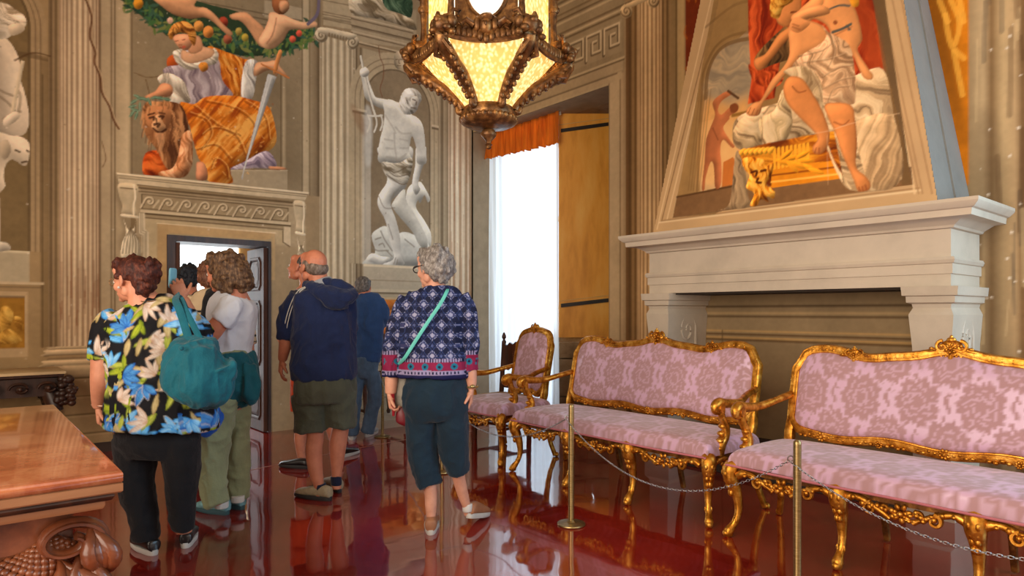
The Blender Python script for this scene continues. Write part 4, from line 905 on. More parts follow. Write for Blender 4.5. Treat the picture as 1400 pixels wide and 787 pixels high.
# frame lines
Hc.line([(60, 745), (262, -60)], (150, 116, 78), 1.3); Hc.line([(78, 740), (272, -60)], (232, 204, 160), 1.6); Hc.line([(45, 770), (240, -60)], (232, 204, 160), 1.4)
Hc.line([(52, 748), (930, 640)], (236, 210, 168), 1.6); Hc.line([(60, 742), (925, 632)], (170, 134, 92), 1.2)
for x0, x1 in ((905, 770), (918, 785), (950, 820), (975, 852)): Hc.line([(x0 + 20, 650), (x1, -80)], (176, 138, 96), 1.3, 0.8)
Hc.line([(912, 650), (775, -80)], (236, 208, 164), 1.5, 0.8)
INNER = [(98, 730), (262, -80), (745, -80), (900, 620)]
PIC = [(98, 730), (258, -60), (800, -60), (902, 622)]
Hc.poly([(98, 732), (270, -80), (752, -80), (905, 622)], (150, 116, 70), smooth=False, ident=1)
Hc.poly([(98, 732), (165, 400), (250, -80), (360, -80), (362, 640), (240, 720)], (156, 124, 78), smooth=False, form=0.2)
# arch and evening sky
Hc.poly([(190, 640), (205, 320), (215, 250), (240, 190), (280, 150), (320, 130), (362, 130), (355, 520), (270, 640)], (176, 150, 116), smooth=True, k=3)
Hc.poly([(195, 600), (203, 350), (240, 340), (300, 355), (355, 340), (350, 560)], (222, 166, 96), 0.9, soft=6)
Hc.poly([(205, 320), (215, 250), (240, 190), (280, 150), (320, 135), (360, 135), (358, 300)], (168, 150, 122), 0.9, soft=4, fabric=((140, 128, 108), (198, 172, 134), 70, 10, 60))
Hc.poly([(192, 560), (200, 420), (350, 430), (350, 600), (192, 640)], (238, 190, 126), 0.7, soft=10)
Hc.line([(208, 330), (216, 245), (245, 180), (290, 145), (362, 128)], (120, 92, 56), 4, 0.8); Hc.line([(180, 640), (196, 300), (206, 230), (240, 160), (290, 122), (362, 106)], (118, 90, 54), 3, 0.6)
for k in range(5): Hc.line([(150 + k*9, 640), (190 + k*9, 300)], (128, 98, 60), 1.2, 0.5)
Hc.line([(210, 90), (300, 20), (370, 0)], (120, 92, 56), 3, 0.5)
Hc.poly([(268, 545), (300, 528), (330, 560), (320, 640), (262, 640)], (198, 116, 50), smooth=False)
# floor of the picture
Hc.poly([(98, 732), (112, 660), (330, 615), (900, 560), (905, 622)], (124, 92, 60), smooth=False, mott=0.08); Hc.line([(112, 662), (330, 620)], (90, 62, 34), 2)
# small smith figure
skd = dict(form=0.9, fr=5, light=(0.4, 0.5))
Hc.poly([(232, 345), (258, 318), (288, 305), (296, 316), (262, 340), (250, 370), (262, 385), (290, 360), (312, 350), (316, 372), (290, 390), (288, 400), (268, 430), (290, 470), (306, 490), (296, 496), (268, 470), (258, 500), (262, 560), (262, 600), (256, 630), (240, 628), (236, 560), (225, 545), (208, 600), (205, 636), (196, 632), (205, 540), (210, 470), (228, 420), (240, 385)], (184, 110, 68), **skd)
Hc.poly([(290, 356), (308, 346), (320, 358), (312, 376), (294, 378)], (130, 72, 38)); Hc.line([(284, 306), (318, 330)], (90, 60, 36), 2.4); Hc.line([(300, 388), (345, 378), (400, 366), (436, 358)], (150, 110, 50), 3.4); Hc.line([(232, 430), (250, 470)], (120, 60, 34), 1.2, .6)
# red curtain
RED = ((120, 30, 8), (224, 98, 46))
Hc.poly([(350, -80), (420, -80), (800, -80), (780, 60), (806, 235), (700, 260), (640, 200), (460, 200), (440, 330), (350, 350), (362, 270), (352, 100)], (176, 62, 24), smooth=False, form=0.3, fabric=(RED[0], RED[1], 6, 8, 70))
Hc.poly([(352, 215), (380, 235), (440, 240), (470, 260), (450, 290), (400, 290), (365, 265)], (190, 76, 28), fabric=(RED[0], RED[1], 20, 4, 20)); Hc.poly([(790, -60), (812, 0), (902, 622), (868, 622), (762, -60)], (112, 86, 54), smooth=False)
Hc.poly([(760, 0), (806, 235), (760, 245), (715, 100), (690, 30)], (150, 56, 20), 0.9, soft=3)
# bed: pale sheets
SH = ((128, 104, 76), (230, 206, 166))
Hc.poly([(300, 430), (330, 385), (440, 350), (600, 300), (720, 250), (806, 235), (840, 380), (868, 605), (700, 640), (640, 560), (560, 450), (420, 515), (320, 500)], (194, 164, 124), form=0.5, fr=14, fabric=(SH[0], SH[1], 55, 6, 90))
Hc.poly([(305, 430), (340, 390), (400, 380), (400, 500), (320, 500), (300, 470)], (206, 178, 134), form=0.8, fr=10, fabric=(SH[0], SH[1], 60, 8, 40))
Hc.poly([(390, 400), (440, 370), (470, 300), (500, 400), (480, 470), (430, 516), (412, 515), (395, 460)], (214, 188, 142), form=0.8, fabric=(SH[0], SH[1], 20, 7, 60))
Hc.poly([(310, 510), (340, 560), (352, 660), (360, 695), (250, 705), (290, 680)], (146, 122, 92), form=0.6, fabric=((96, 78, 58), (180, 154, 118), 10, 7, 50))
Hc.poly([(700, 420), (835, 390), (866, 600), (770, 632), (720, 500)], (206, 172, 128), 0.9, form=0.5, fabric=((160, 130, 94), (228, 196, 152), -20, 6, 110))
# gilded bed base and grotesque
Hc.poly([(318, 508), (420, 480), (640, 440), (670, 590), (430, 632), (340, 560)], (178, 96, 18), smooth=False, form=0.2, fabric=((108, 46, 8), (236, 160, 40), 80, 8, 40))
Hc.poly([(430, 560), (640, 540), (660, 600), (430, 632)], (222, 138, 26), smooth=False); Hc.line([(430, 590), (660, 560)], (140, 70, 10), 1.6); Hc.line([(430, 612), (662, 584)], (252, 190, 80), 1.6)
for k in range(9): Hc.line([(440 + k*14, 500 - k*2), (440 + k*14, 566 - k*3)], (244, 176, 50), 2.6)
for k in range(7): Hc.poly([(320 + k*16, 512 - k), (334 + k*16, 500 - k), (346 + k*16, 502 - k), (330 + k*16, 524 - k)], (242, 180, 56), form=0.8, fr=3)
for x, y, a in ((470, 545, .3), (500, 530, -.2), (520, 555, .4), (545, 540, 0), (560, 565, .5), (500, 560, .8), (535, 520, -.5), (580, 575, .3), (480, 520, -.7)):
    d = np.array([math.cos(a), math.sin(a)]); q = np.array([-d[1], d[0]]); p = np.array([x, y]); Hc.poly([p - d*30, p + q*9, p + d*30, p - q*9], (236, 158, 34), form=0.9, fr=3, k=3)
Hc.poly([(330, 540), (350, 528), (400, 535), (412, 560), (436, 545), (430, 590), (412, 620), (440, 640), (438, 668), (415, 660), (420, 680), (395, 670), (380, 692), (358, 690), (372, 650), (345, 630), (356, 590), (340, 570)], (226, 144, 30), form=1.1, fr=4, fabric=((130, 62, 8), (252, 196, 84), 20, 4, 14))
for q in ([(362, 580), (380, 575), (378, 590)], [(395, 575), (410, 572)], [(385, 600), (380, 612), (394, 614)]): Hc.line(q, (90, 40, 6), 2.4)
# figures: left attendant, woman, winged child
SKC, SKM = (214, 138, 78), (228, 156, 96); kk = dict(form=1.1, fr=9, light=(-0.4, 0.5), mott=0.05, edge=.45)
Hc.poly([(450, 110), (480, 90), (520, 120), (500, 190), (440, 215), (385, 235), (372, 205), (390, 170)], (98, 70, 40), form=0.6, fabric=((56, 38, 22), (140, 104, 60), 20, 5, 30))
Hc.poly([(372, 200), (410, 180), (450, 120), (490, 90), (530, 60), (536, 96), (500, 120), (470, 150), (430, 200), (400, 232), (378, 232)], SKC, **kk)
Hc.poly([(440, 20), (470, -30), (520, -30), (530, 30), (515, 70), (480, 90), (450, 75)], SKC, **kk); Hc.poly([(425, 20), (440, -30), (500, -50), (505, 0), (470, 25), (455, 60), (430, 55)], (212, 146, 52), form=0.7, fabric=((140, 80, 20), (240, 190, 90), 50, 4, 10))
for q in ([(496, 42), (506, 40)], [(500, 62), (508, 64)], [(512, 40), (520, 52), (512, 56)]): Hc.line(q, (110, 50, 24), 1.6)
Hc.poly([(520, 40), (560, 0), (600, -40), (640, -40), (610, 40), (560, 70), (530, 80)], SKM, **kk)
# winged child at the top right
Hc.poly([(600, -80), (690, -80), (705, 10), (722, 60), (735, 130), (720, 170), (755, 230), (772, 252), (765, 268), (740, 262), (722, 225), (700, 180), (660, 140), (630, 110), (610, 80), (560, 60), (520, 70), (510, 60), (560, 30), (605, 10)], SKM, **kk)
Hc.line([(622, 32), (660, 18), (692, 20)], (90, 92, 84), 1.8); Hc.line([(636, 108), (665, 98), (696, 82)], (84, 88, 82), 2.6); Hc.poly([(680, 80), (700, 100), (688, 104)], (80, 86, 80), smooth=False); Hc.line([(643, 74), (646, 77)], (150, 84, 46), 3); Hc.poly([(500, 50), (560, 20), (610, 20), (625, 45), (560, 62), (520, 78), (500, 70)], (232, 162, 102), form=1.0, fr=7, edge=.4); Hc.line([(640, 120), (700, 90)], (150, 84, 46), 1.4, .5)
Hc.poly([(690, -20), (720, -10), (722, 20), (700, 20)], (220, 150, 40), form=.8, fr=3)
# woman torso and arm to the bow
Hc.poly([(490, 92), (540, 70), (590, 80), (620, 110), (630, 160), (560, 190), (520, 210), (470, 260), (420, 320), (402, 345), (392, 380), (378, 390), (352, 388), (345, 370), (372, 345), (395, 335), (430, 270), (470, 225), (490, 180)], SKM, **kk)
Hc.poly([(505, 60), (540, 65), (560, 80), (520, 110), (490, 95)], (222, 150, 92), form=0.6)
for P in ([(352, 380), (360, 362)], [(364, 386), (372, 366)], [(376, 388), (384, 370)], [(500, 80), (522, 88)], [(500, 90), (526, 100)]): Hc.line(P, (150, 80, 44), 1.2, 0.7)
GN = ((146, 112, 80), (240, 206, 164))
Hc.poly([(600, 85), (625, 110), (690, 150), (710, 240), (712, 330), (695, 352), (610, 350), (600, 290), (570, 240), (500, 225), (540, 180), (590, 150), (615, 120)], (206, 164, 124), form=0.6, fr=12, fabric=(GN[0], GN[1], 35, 4, 70))
Hc.poly([(470, 240), (520, 222), (570, 240), (600, 300), (605, 420), (640, 540), (700, 635), (660, 600), (610, 480), (560, 330), (500, 260)], (212, 184, 142), form=0.6, fabric=((140, 114, 82), (240, 216, 174), 10, 7, 70))
for P in ([(520, 190), (600, 170), (640, 140)], [(540, 210), (620, 200), (680, 180)], [(600, 260), (650, 230), (700, 220)], [(600, 300), (660, 270), (708, 260)], [(620, 345), (640, 300), (690, 290)], [(560, 235), (590, 290), (600, 340)], [(625, 110), (640, 180), (620, 230)]): Hc.line(P, (132, 96, 66), 1.6, 0.5); Hc.line([(x + 4, y - 4) for x, y in P], (246, 216, 176), 0.8, 0.3)
# legs and feet
Hc.poly([(470, 290), (490, 258), (530, 262), (560, 300), (600, 370), (622, 430), (625, 455), (620, 490), (600, 515), (575, 515), (568, 495), (585, 465), (560, 430), (500, 370), (475, 330)], SKC, **kk)
Hc.poly([(612, 350), (695, 352), (712, 410), (718, 480), (715, 560), (745, 590), (762, 615), (758, 638), (722, 642), (708, 610), (695, 580), (668, 520), (645, 450), (622, 400)], SKC, **kk)
for P in ([(735, 628), (738, 640)], [(745, 622), (750, 638)], [(724, 630), (728, 642)], [(580, 498), (576, 514)], [(590, 498), (590, 514)], [(640, 410), (670, 420), (690, 405)], [(500, 290), (520, 310), (545, 305)]): Hc.line(P, (140, 70, 36), 1.3, 0.7)
Hc.line([(560, 450), (620, 440), (700, 415), (840, 385), (860, 382)], (232, 200, 160), 0.7, 0.5); Hc.line([(617, 455), (620, 620)], (216, 180, 140), 0.6, 0.35)
Hc.c = Hc.c * np.array([1.04, 0.98, 0.9], np.float32)
def keepH(U, V):
    z = V * ev[2] + (H0[2] - .02*ev[2]); X = U + H0[0]; return (X > 3.61 + kx*(z - 2.02)) & (X < 5.812 - kx*(z - 2.02)) & (z > hz0)
M_hp = vcol('painted_hood_plaster', 0.6, 1.0, 0.12, 40, 0.002, 0.08, 0.3, 2.0)
def hfr(me): o = put('painted_frame', me, M_hp, fire); o.matrix_parent_inverse = Matrix.Translation(-Vector(fire.location))
Hc.emit(0.007, keepH, {0: hfr, 1: fr_('fresco', 'large fresco of a draped seated woman, winged child and attendant on the fireplace hood', 'fresco')})
# scrolls: parented to jambs, already in world coordinates
for o in list(COL.objects):
    if o.name.startswith('scroll') or o.name == 'side_moulding':
        o.matrix_parent_inverse = Matrix.Identity(4)
# ------------------------------------------------------------------ GILT FURNITURE
def m_gold(name, a, bcol, c, metal=0.85, rough=0.33):
    t = NT(name); v = t.coord(); f = t.noise(v, 22, 5, 0.6)
    t.l(t.ramp(f, [(0.28, s2l(a)), (0.5, s2l(bcol)), (0.72, s2l(c))]), t.b.inputs['Base Color'])
    t.b.inputs['Metallic'].default_value = metal
    t.l(t.ramp(t.noise(v, 12, 3), [(0.3, rough - .08), (0.7, rough + .15)]), t.b.inputs['Roughness'])
    t.bump(t.noise(v, 70, 4), 0.35, 0.004); return t.m
M_gold = m_gold('carved_gilt_wood', (120, 62, 14), (206, 138, 44), (246, 192, 92))
M_gold2 = m_gold('dark_gilt_wood', (70, 36, 14), (120, 74, 30), (166, 112, 50), 0.6, 0.4)
def damask(U, V, tw=0.30, th=0.44, seed=0):
    """silk damask: returns rgb+satin for cloth coordinates in metres"""
    def med(u, v, a, b):
        r = np.hypot(u / a, v / b); an = np.arctan2(v / b, u / a)
        rag = .96 + 0.24*np.abs(np.sin(an*3.5)) + 0.09*np.abs(np.sin(an*10.5 + 1)) + .04*np.sin(an*21) - 0.16*np.exp(-((np.abs(an) - math.pi/2)**2)*9)
        return r / rag, an
    out = None; best = None
    for k in (0, 1):
        u = (U / tw + 0.5*k + 0.5) % 1 - 0.5; v = (V / th + 0.5*k + 0.5) % 1 - 0.5
        r, an = med(u, v, 0.30, 0.27)
        if best is None: best, ban, bu, bv = r, an, u, v
        else:
            m = r < best; best = np.where(m, r, best); ban = np.where(m, an, ban); bu = np.where(m, u, bu); bv = np.where(m, v, bv)
    e = lambda x, w: np.clip(x / w + 0.5, 0, 1)
    matte = 1 - e(best - 1.0, 0.08)
    r2 = best * (1 + 0.09*np.sin(ban*12) + 0.05*np.sin(ban*23)); matte = np.maximum(matte, e(r2 - 1.36, 0.08))
    vein = (np.abs(np.sin(ban*7 + best*5)) < 0.2) & (best < 0.5) & (best > 0.2); vein |= np.abs(best - .62 - .05*np.sin(ban*9)) < .045; vein |= (np.abs(np.sin(ban*4.5)) < .07) & (best > .66) & (best < .95); vein |= (np.abs(best - 0.34) < 0.05) | ((np.abs(np.sin(ban*9 + 3*best)) < 0.14) & (best > 1.45))
    matte = matte * (1 - 0.6*vein)
    sat = s2l((214, 176, 204)); mt = s2l((180, 140, 146)); c = sat*(1 - matte[..., None]) + mt*matte[..., None]
    return np.concatenate([c, matte[..., None]], -1)
M_silk = vcol('pink_silk_damask', 0.5, 1.0, 0.08, 160, 0.001, 0.06, 0.6, 2.0, sheen=0.3, roughcol=True)
M_pipe = basic('rose_piping', (190, 112, 122), 0.7)
def rosette(m, c, s, nrm=(0, -1, 0), petals=7, core=0.34):
    """carved flower/shell: centre boss and petals in the plane facing nrm (mostly -y)"""
    c = np.asarray(c, float); m.ball(c + np.array([0, -s*0.22, 0]), (s*core*.8, s*0.3, s*core*.8), 8, 5)
    for k in range(petals):
        a = 2*math.pi*k/petals + 0.3; d = np.array([math.cos(a), 0, math.sin(a)])
        R_ = np.array([[math.cos(a), 0, -math.sin(a)], [0, 1, 0], [math.sin(a), 0, math.cos(a)]])
        m.ball(c + d*s*0.62, (s*0.38, s*0.2, s*0.24), 7, 4, R_)
def scroll(m, c, r, turns, d, th, start=0.0, nseg=22, yb=0.0):
    """C scroll in the xz plane"""
    P = []; Rr = []
    for i in range(nseg + 1):
        t = i / nseg; a = start + d * turns * 2*math.pi * t; q = r * (1 - 0.78*t)
        P.append((c[0] + q*math.cos(a), c[1] + yb - 0.006*t, c[2] + q*math.sin(a))); Rr.append(th * (1 - 0.45*t))
    m.tube(P, Rr, 6, up=(0, 1, 0)); m.ball(P[-1], th*1.15, 6, 4)
def cartouche(m, c, s):
    """rocaille crest: two big scrolls, a shell and hanging leaves"""
    x, y, z = c
    for d in (-1, 1):
        scroll(m, (x + d*s*0.52, y, z + s*0.15), s*0.42, 1.1, -d, s*0.13, math.pi/2)
        scroll(m, (x + d*s*0.34, y, z - s*0.42), s*0.3, 0.9, d, s*0.11, -math.pi/2)
        m.tube([(x + d*s*.9, y, z - s*.05), (x + d*s*1.3, y, z - s*.16), (x + d*s*1.75, y, z - s*.2)], [s*.16, s*.12, s*.03], 6, up=(0, 1, 0))
        m.ball((x + d*s*1.15, y - .008, z + s*.02), (s*.17, s*.12, s*.12), 7, 4)
    m.ball((x, y + .004, z + s*.05), (s*.72, s*.17, s*.60), 14, 8); m.ball((x, y + .004, z - s*.5), (s*.36, s*.14, s*.42), 10, 6); rosette(m, (x, y - s*0.16, z + s*.04), s*0.42, petals=6); m.ball((x, y, z + s*.62), (s*.3, s*.2, s*.2), 8, 5); m.ball((x, y, z + s*.82), (s*.12, s*.12, s*.14), 6, 4)
    m.tube([(x, y - .01, z - s*.4), (x, y - .012, z - s*.75), (x, y - .004, z - s*.98)], [s*.22, s*.16, s*.04], 6, up=(0, 1, 0))
def garl(m, x0, x1, z, y, sag, s, seed):
    """carved run of scrolls, leaves and blossoms between two legs"""
    rg = np.random.default_rng(seed); n = 9; xm = (x0 + x1) / 2
    for d in (-1, 1):
        xe = x0 if d < 0 else x1
        P = [(xe, y, z - .035), (xe - d*.05*1, y - .004, z - .012), (xe - d*.12, y - .008, z - .03), (xe - d*.19, y - .01, z - .065), (xm + d*.05, y - .012, z - sag)]
        m.tube(crom(P, 4), [.024]*4 + [.017]*4 + [.014]*4 + [.013]*5, 7, up=(0, 1, 0))
        scroll(m, (xe - d*.13, y - .010, z - .055), .034, 1.0, -d, .013, math.pi/2); scroll(m, (xe - d*.20, y - .010, z - .04), .026, .9, d, .011, -math.pi/2)
        for k in range(5):
            px = xe - d*(.05 + .045*k); m.ball((px, y - .018, z - .02 - .008*k + rg.uniform(-.01, .01)), (rg.uniform(.012, .02), .012, rg.uniform(.010, .016)), 6, 4)
    rosette(m, (xm, y - .012, z - .050), .052, petals=7)
    for k in range(16):
        a = rg.uniform(-1, 1); m.ball((xm + a*.11, y - .012, z - .03 - rg.uniform(0, .05)), (rg.uniform(.011, .02), .013, rg.uniform(.01, .016)), 6, 4)
def cab_leg(dx, dy, h=0.42, s=1.0):
    """cabriole leg: knee swings out along (dx,dy), scroll toe"""
    z_ = [0.0, .03, .07, .13, .20, .28, .34, .39, h]; o = [.045, .05, .02, -.004, -.006, .012, .038, .040, .015]; r = [.020, .028, .020, .020, .025, .034, .044, .048, .040]
    L_ = math.hypot(dx, dy); dx /= L_; dy /= L_
    m = MB(); P = [(dx*a*s, dy*a*s, z + .005) for z, a in zip(z_, o)]
    m.tube(crom(P, 3), list(np.interp(np.arange(25)/3, range(9), r)), 10, up=(dy, -dx, 0) if True else (0, 1, 0), power=2.4)
    m.ball((dx*.066*s, dy*.066*s, .022), (.022, .022, .021), 9, 6)
    q = np.array([-dy, dx])
    for k, (zz, w) in enumerate(((.375, .03), (.335, .024), (.30, .018), (.26, .012))):
        for e in (-1, 1): m.ball((dx*(.075 - k*.012) + q[0]*e*w*.6, dy*(.075 - k*.012) + q[1]*e*w*.6, zz), (.016, .016, .022), 6, 4)
    m.ball((dx*.062, dy*.062, .385), (.022, .022, .022), 8, 5)
    for e in (-1, 1):   # leaf curls at ankle
        m.ball((dx*.012 + q[0]*e*.018, dy*.012 + q[1]*e*.018, .10), (.008, .008, .018), 6, 4)
    return m
def pad_mesh(w, d, z0, z1, nx, ny, tw, off=0.0, crown=0.03):
    """upholstered seat: rounded box with swelling top"""
    s = np.linspace(-1, 1, nx); t = np.linspace(-1, 1, ny); S_, T_ = np.meshgrid(s, t)
    f = lambda a: np.sign(a) * (1 - (1 - np.abs(a))**1.7)
    X = f(S_)*w/2; Y = d/2 + f(T_)*d/2; Y = Y - 0.018*np.cos(S_*math.pi*1.5)*(T_ < 0)*np.abs(T_)
    e = np.clip(1 - np.abs(S_)**9, 0, 1)**0.42 * np.clip(1 - np.abs(T_)**7, 0, 1)**0.42
    Z = z0 + (z1 - z0)*e + crown*np.cos(S_*math.pi/2)**0.5*np.cos(T_*math.pi/2)*e
    C = damask(X + off, Y + Z*1.0, tw)
    V = np.stack([X, Y, Z], -1).reshape(-1, 3); J, I = np.mgrid[0:ny-1, 0:nx-1]; a = (J*nx + I).ravel()
    F = np.stack([a, a+1, a+nx+1, a+nx], -1); return mesh_np('seat', V, F, C.reshape(-1, 4), True)
def gilt_seat(name, W_, n_span, crest, label, cat, group, x, y, rz=0.0, seed=1, hb=1.085, arm_out=0.03):
    root = empty(name, (x, y, 0), rz); tag(root, label, cat, group); D = 0.62
    hw = W_/2
    sm = put('seat', pad_mesh(W_ + .06, D - .01, .425, .515, int(W_/.013), 50, 0.30, off=seed*.11), M_silk, root, (0, -.035, 0))
    # piping under the cushion
    e = hw + .02; P = [(-e, D-.05, .428), (-e, .03, .428), (-e + .035, -.015, .428), (-e*.5, -.036, .428), (0, -.024, .428), (e*.5, -.036, .428), (e - .035, -.015, .428), (e, .03, .428), (e, D-.05, .428)]
    MB().tube(crom(P, 5), .0065, 6).build('piping', M_pipe, sm)
    # seat rail and carved apron
    r = MB(); r.box((-hw, -.01, .385), (hw, .03, .425)); r.box((-hw, D-.08, .37), (hw, D-.04, .425)); r.box((-hw - .012, 0, .385), (-hw + .028, D-.05, .425)); r.box((hw - .028, 0, .385), (hw + .012, D-.05, .425))
    r.build('seat_rail', M_gold2, root, ang=30)
    xs = np.linspace(-hw, hw, n_span + 1)
    a = MB()
    for i in range(n_span): garl(a, xs[i] + .03, xs[i+1] - .03, .405, -.02, .085, 1, seed*10 + i)
    a.build('carved_apron', M_gold, root, ang=60)
    for sx in (-1, 1):
        a = MB(); P = [(sx*(hw + .012), .04, .37), (sx*(hw + .016), .16, .395), (sx*(hw + .016), .28, .345), (sx*(hw + .016), .40, .395), (sx*(hw + .01), .54, .37)]
        a.tube(crom(P, 5), .019, 7, up=(1, 0, 0))
        for k in range(9): a.ball((sx*(hw + .026), .08 + k*.052, .385 - .02*abs(math.sin(k*1.3))), (.012, .018, .015), 6, 4)
        a.build('carved_side_rail', M_gold, root, ang=60)
    for i, xx in enumerate(xs):
        dx = -0.8 if i == 0 else (0.8 if i == n_span else 0)
        o = cab_leg(dx, -1.0).build('leg', M_gold, root, loc=(xx, .02, 0), ang=60)
        dx2 = -0.5 if i == 0 else (0.5 if i == n_span else 0)
        m = MB(); m.tube([(0, .0, .40), (dx2*.02, .01, .25), (dx2*.05, .035, .12), (dx2*.10, .065, .012)], [.026, .022, .019, .018], 8, up=(1, 0, 0), power=3)
        if i in (0, n_span): m.ball((dx2*.12, .075, .02), .022, 8, 5)
        m.build('leg', M_gold if i in (0, n_span) else M_gold2, root, loc=(xx, D - .08, 0), ang=60)
    # back: outline functions
    zb, tilt, yb = .585, .13, D - .055
    def ztop(u):   # u in -1..1 across the back (inner edge of frame)
        au = abs(u)
        if crest == 'sofa': return hb - .045 + .045*math.exp(-(u/.16)**2) + .028*math.exp(-((au - .80)/.16)**2) - .018*math.exp(-((au - .5)/.12)**2)
        return hb - .07 + .07*math.cos(u*1.25)
    def yat(z): return yb + (z - .45)*tilt*1.6
    ix = hw - .055 if crest == 'sofa' else hw - .10
    nx, nz2 = max(40, int(2*ix/.012)), 46
    s = np.linspace(-1, 1, nx); t = np.linspace(0, 1, nz2); S_, T_ = np.meshgrid(s, t)
    rc = .09 / ix if crest == 'sofa' else .3
    zt = np.array([ztop(u) for u in s]); corner = np.clip((np.abs(s) - (1 - rc))/rc, 0, 1); zt = zt - (.085 if crest == 'sofa' else .07)*(1 - np.sqrt(np.clip(1 - corner**2, 0, 1)))
    zbv = zb + .035*(1 - np.sqrt(np.clip(1 - corner**2, 0, 1))) - .012*np.cos(s*math.pi*3)
    Z = zbv[None]*(1 - T_) + zt[None]*T_; X = S_*ix
    ed = np.clip(1 - np.abs(S_)**10, 0, 1)**.6*np.clip(1 - np.abs(2*T_ - 1)**8, 0, 1)**.6
    Y = yb + (Z - .45)*tilt*1.6 - .012 - .042*ed
    Cc = damask(X + seed*.07, Z*1.0 + .06, 0.30 if crest == 'sofa' else .30, .44)
    if crest != 'sofa': Cc = damask(X + .0, Z - .84 - .0, 0.36, .56)
    J, I = np.mgrid[0:nz2-1, 0:nx-1]; a = (J*nx + I).ravel()
    bp = put('backrest', mesh_np('backrest', np.stack([X, Y, Z], -1).reshape(-1, 3), np.stack([a, a+1, a+nx+1, a+nx], -1), Cc.reshape(-1, 4), True), M_silk, root)
    # back cloth behind
    Yb = yb + (Z - .45)*tilt*1.6 + .012
    put('back_cloth', mesh_np('back_cloth', np.stack([X, Yb, Z], -1).reshape(-1, 3), np.stack([a+nx, a+nx+1, a+1, a], -1), None, True), M_pipe, root)
    # frame loop
    ou = []
    k = np.linspace(0, nx - 1, 40).astype(int)
    for i in k: ou.append((X[-1, i], Z[-1, i] + .018))
    for q in np.linspace(.97, .03, 8): ou.append((ix + .02, zbv[-1]*(1-q) + (zt[-1])*q))
    bot = [(X[0, i], Z[0, i] - .022) for i in k[::-1]]; ou += bot
    for q in np.linspace(.03, .97, 8): ou.append((-ix - .02, zbv[0]*(1-q) + zt[0]*q))
    P3 = [(x_, yat(z_), z_) for x_, z_ in ou]
    f = MB(); f.tube(P3, .031, 8, up=(0, 1, 0), closed=True, power=2.6); f.tube([(p[0]*.985 if abs(p[0]) > ix*.9 else p[0], p[1] - .024, p[2] - (.012 if p[2] > .8 else -.010)) for p in P3], .0095, 6, up=(0, 1, 0), closed=True)
    f.tube([(p[0]*1.012, p[1] - .018, p[2] + (.018 if p[2] > .8 else -.010)) for p in P3], .0085, 6, up=(0, 1, 0), closed=True)
    # stiles down to the seat rail
    for sx in (-1, 1): f.tube([(sx*(ix + .02), yat(.66), .66), (sx*(ix + .026), yat(.55), .55), (sx*(ix + .01), yb - .01, .42)], [.028, .032, .03], 8, up=(0, 1, 0), power=3)
    fo = f.build('back_frame', M_gold, root, ang=50)
    c = MB(); rg = np.random.default_rng(seed)
    zc_ = ztop(0) + .030; cq = MB()
    cartouche(cq, (0, yat(zc_) - .028, zc_), .082 if crest == 'sofa' else .062)
    cq.build('cartouche', M_gold, fo, ang=60)
    if crest == 'sofa':
        for sx in (-1, 1):
            zz = ztop(.60) + .022; cq = MB(); cartouche(cq, (sx*ix*.60, yat(zz) - .026, zz), .058); cq.build('cartouche', M_gold, fo, ang=60)
            for kk in range(5):
                u = sx*(.22 + .055*kk); z2 = ztop(u) + .018; rosette(c, (u*ix, yat(z2) - .026, z2), .016, petals=5)
            for kk in range(4):
                u = sx*(.75 + .05*kk); z2 = ztop(u) + .015; c.ball((u*ix, yat(z2) - .026, z2), (.014, .008, .010), 6, 4)
    else:
        for sx in (-1, 1):
            for kk in range(4):
                u = sx*(.3 + .14*kk); z2 = ztop(u) + .012 - (.05*max(0, abs(u) - .6)); c.ball((u*ix, yat(z2) - .026, z2), (.013, .008, .010), 6, 4)
    tag(c.build('crest_blossoms', M_gold, fo, ang=60), kind='stuff')
    c = MB(); nb = 5 if crest == 'sofa' else 1
    for kk in range(nb):
        u = (kk - (nb - 1)/2) / max(1, (nb - 1)/2) * .78 if nb > 1 else 0; zz = zb - .030
        rosette(c, (u*ix, yat(zz) - .03, zz), .034 if kk % 2 == 0 else .024, petals=8)
        for sx in (-1, 1):
            for q in range(4): c.ball((u*ix + sx*(.045 + .028*q), yat(zz) - .026, zz + .008*math.sin(q*2)), (.015, .010, .011), 6, 4)
    tag(c.build('lower_carving', M_gold, fo, ang=60), kind='stuff')
    # arms
    for sx in (-1, 1):
        xb = sx*(ix + .03); xa = sx*(hw + arm_out); za = .735
        P = [(xb, yat(.80) - .01, .795), (xb + sx*.02, yb - .10, .765), (xa, yb - .24, .735), (xa, .17, .742), (xa, .095, .752), (xa, .055, .738), (xa, .052, .706), (xa, .085, .695), (xa, .098, .715)]
        m = MB(); m.tube(crom(P, 4), list(np.interp(np.arange(33)/4, range(9), [.022, .022, .026, .030, .034, .032, .024, .017, .010])), 10, up=(1, 0, 0), flat=1.0)
        m.tube([(xa - .036, .082, .722), (xa + .036, .082, .722)], .026, 10, up=(0, 0, 1)); 
        ar = m.build('armrest', M_gold, root, ang=50)
        m = MB(); P = [(xa, .115, .71), (xa, .125, .66), (xa, .165, .60), (xa - sx*.01, .175, .54), (xa - sx*.02, .135, .48), (xa - sx*.03, .125, .42)]
        m.tube(crom(P, 4), list(np.interp(np.arange(21)/4, range(6), [.024, .020, .024, .028, .034, .036])), 9, up=(1, 0, 0), power=2.5)
        for kk in range(4): m.ball((xa - sx*.012, .145 - .012*kk, .60 - .045*kk), (.028, .02, .018), 7, 4)
        m.build('arm_post', M_gold, root, ang=50)
    return root
GX = 'pink and gold rococo seats'
gilt_seat('settee', 1.80, 3, 'sofa', 'pink silk settee with carved gold frame, directly left of the nearest one', 'sofa', None, 4.012, -1.83, seed=1)
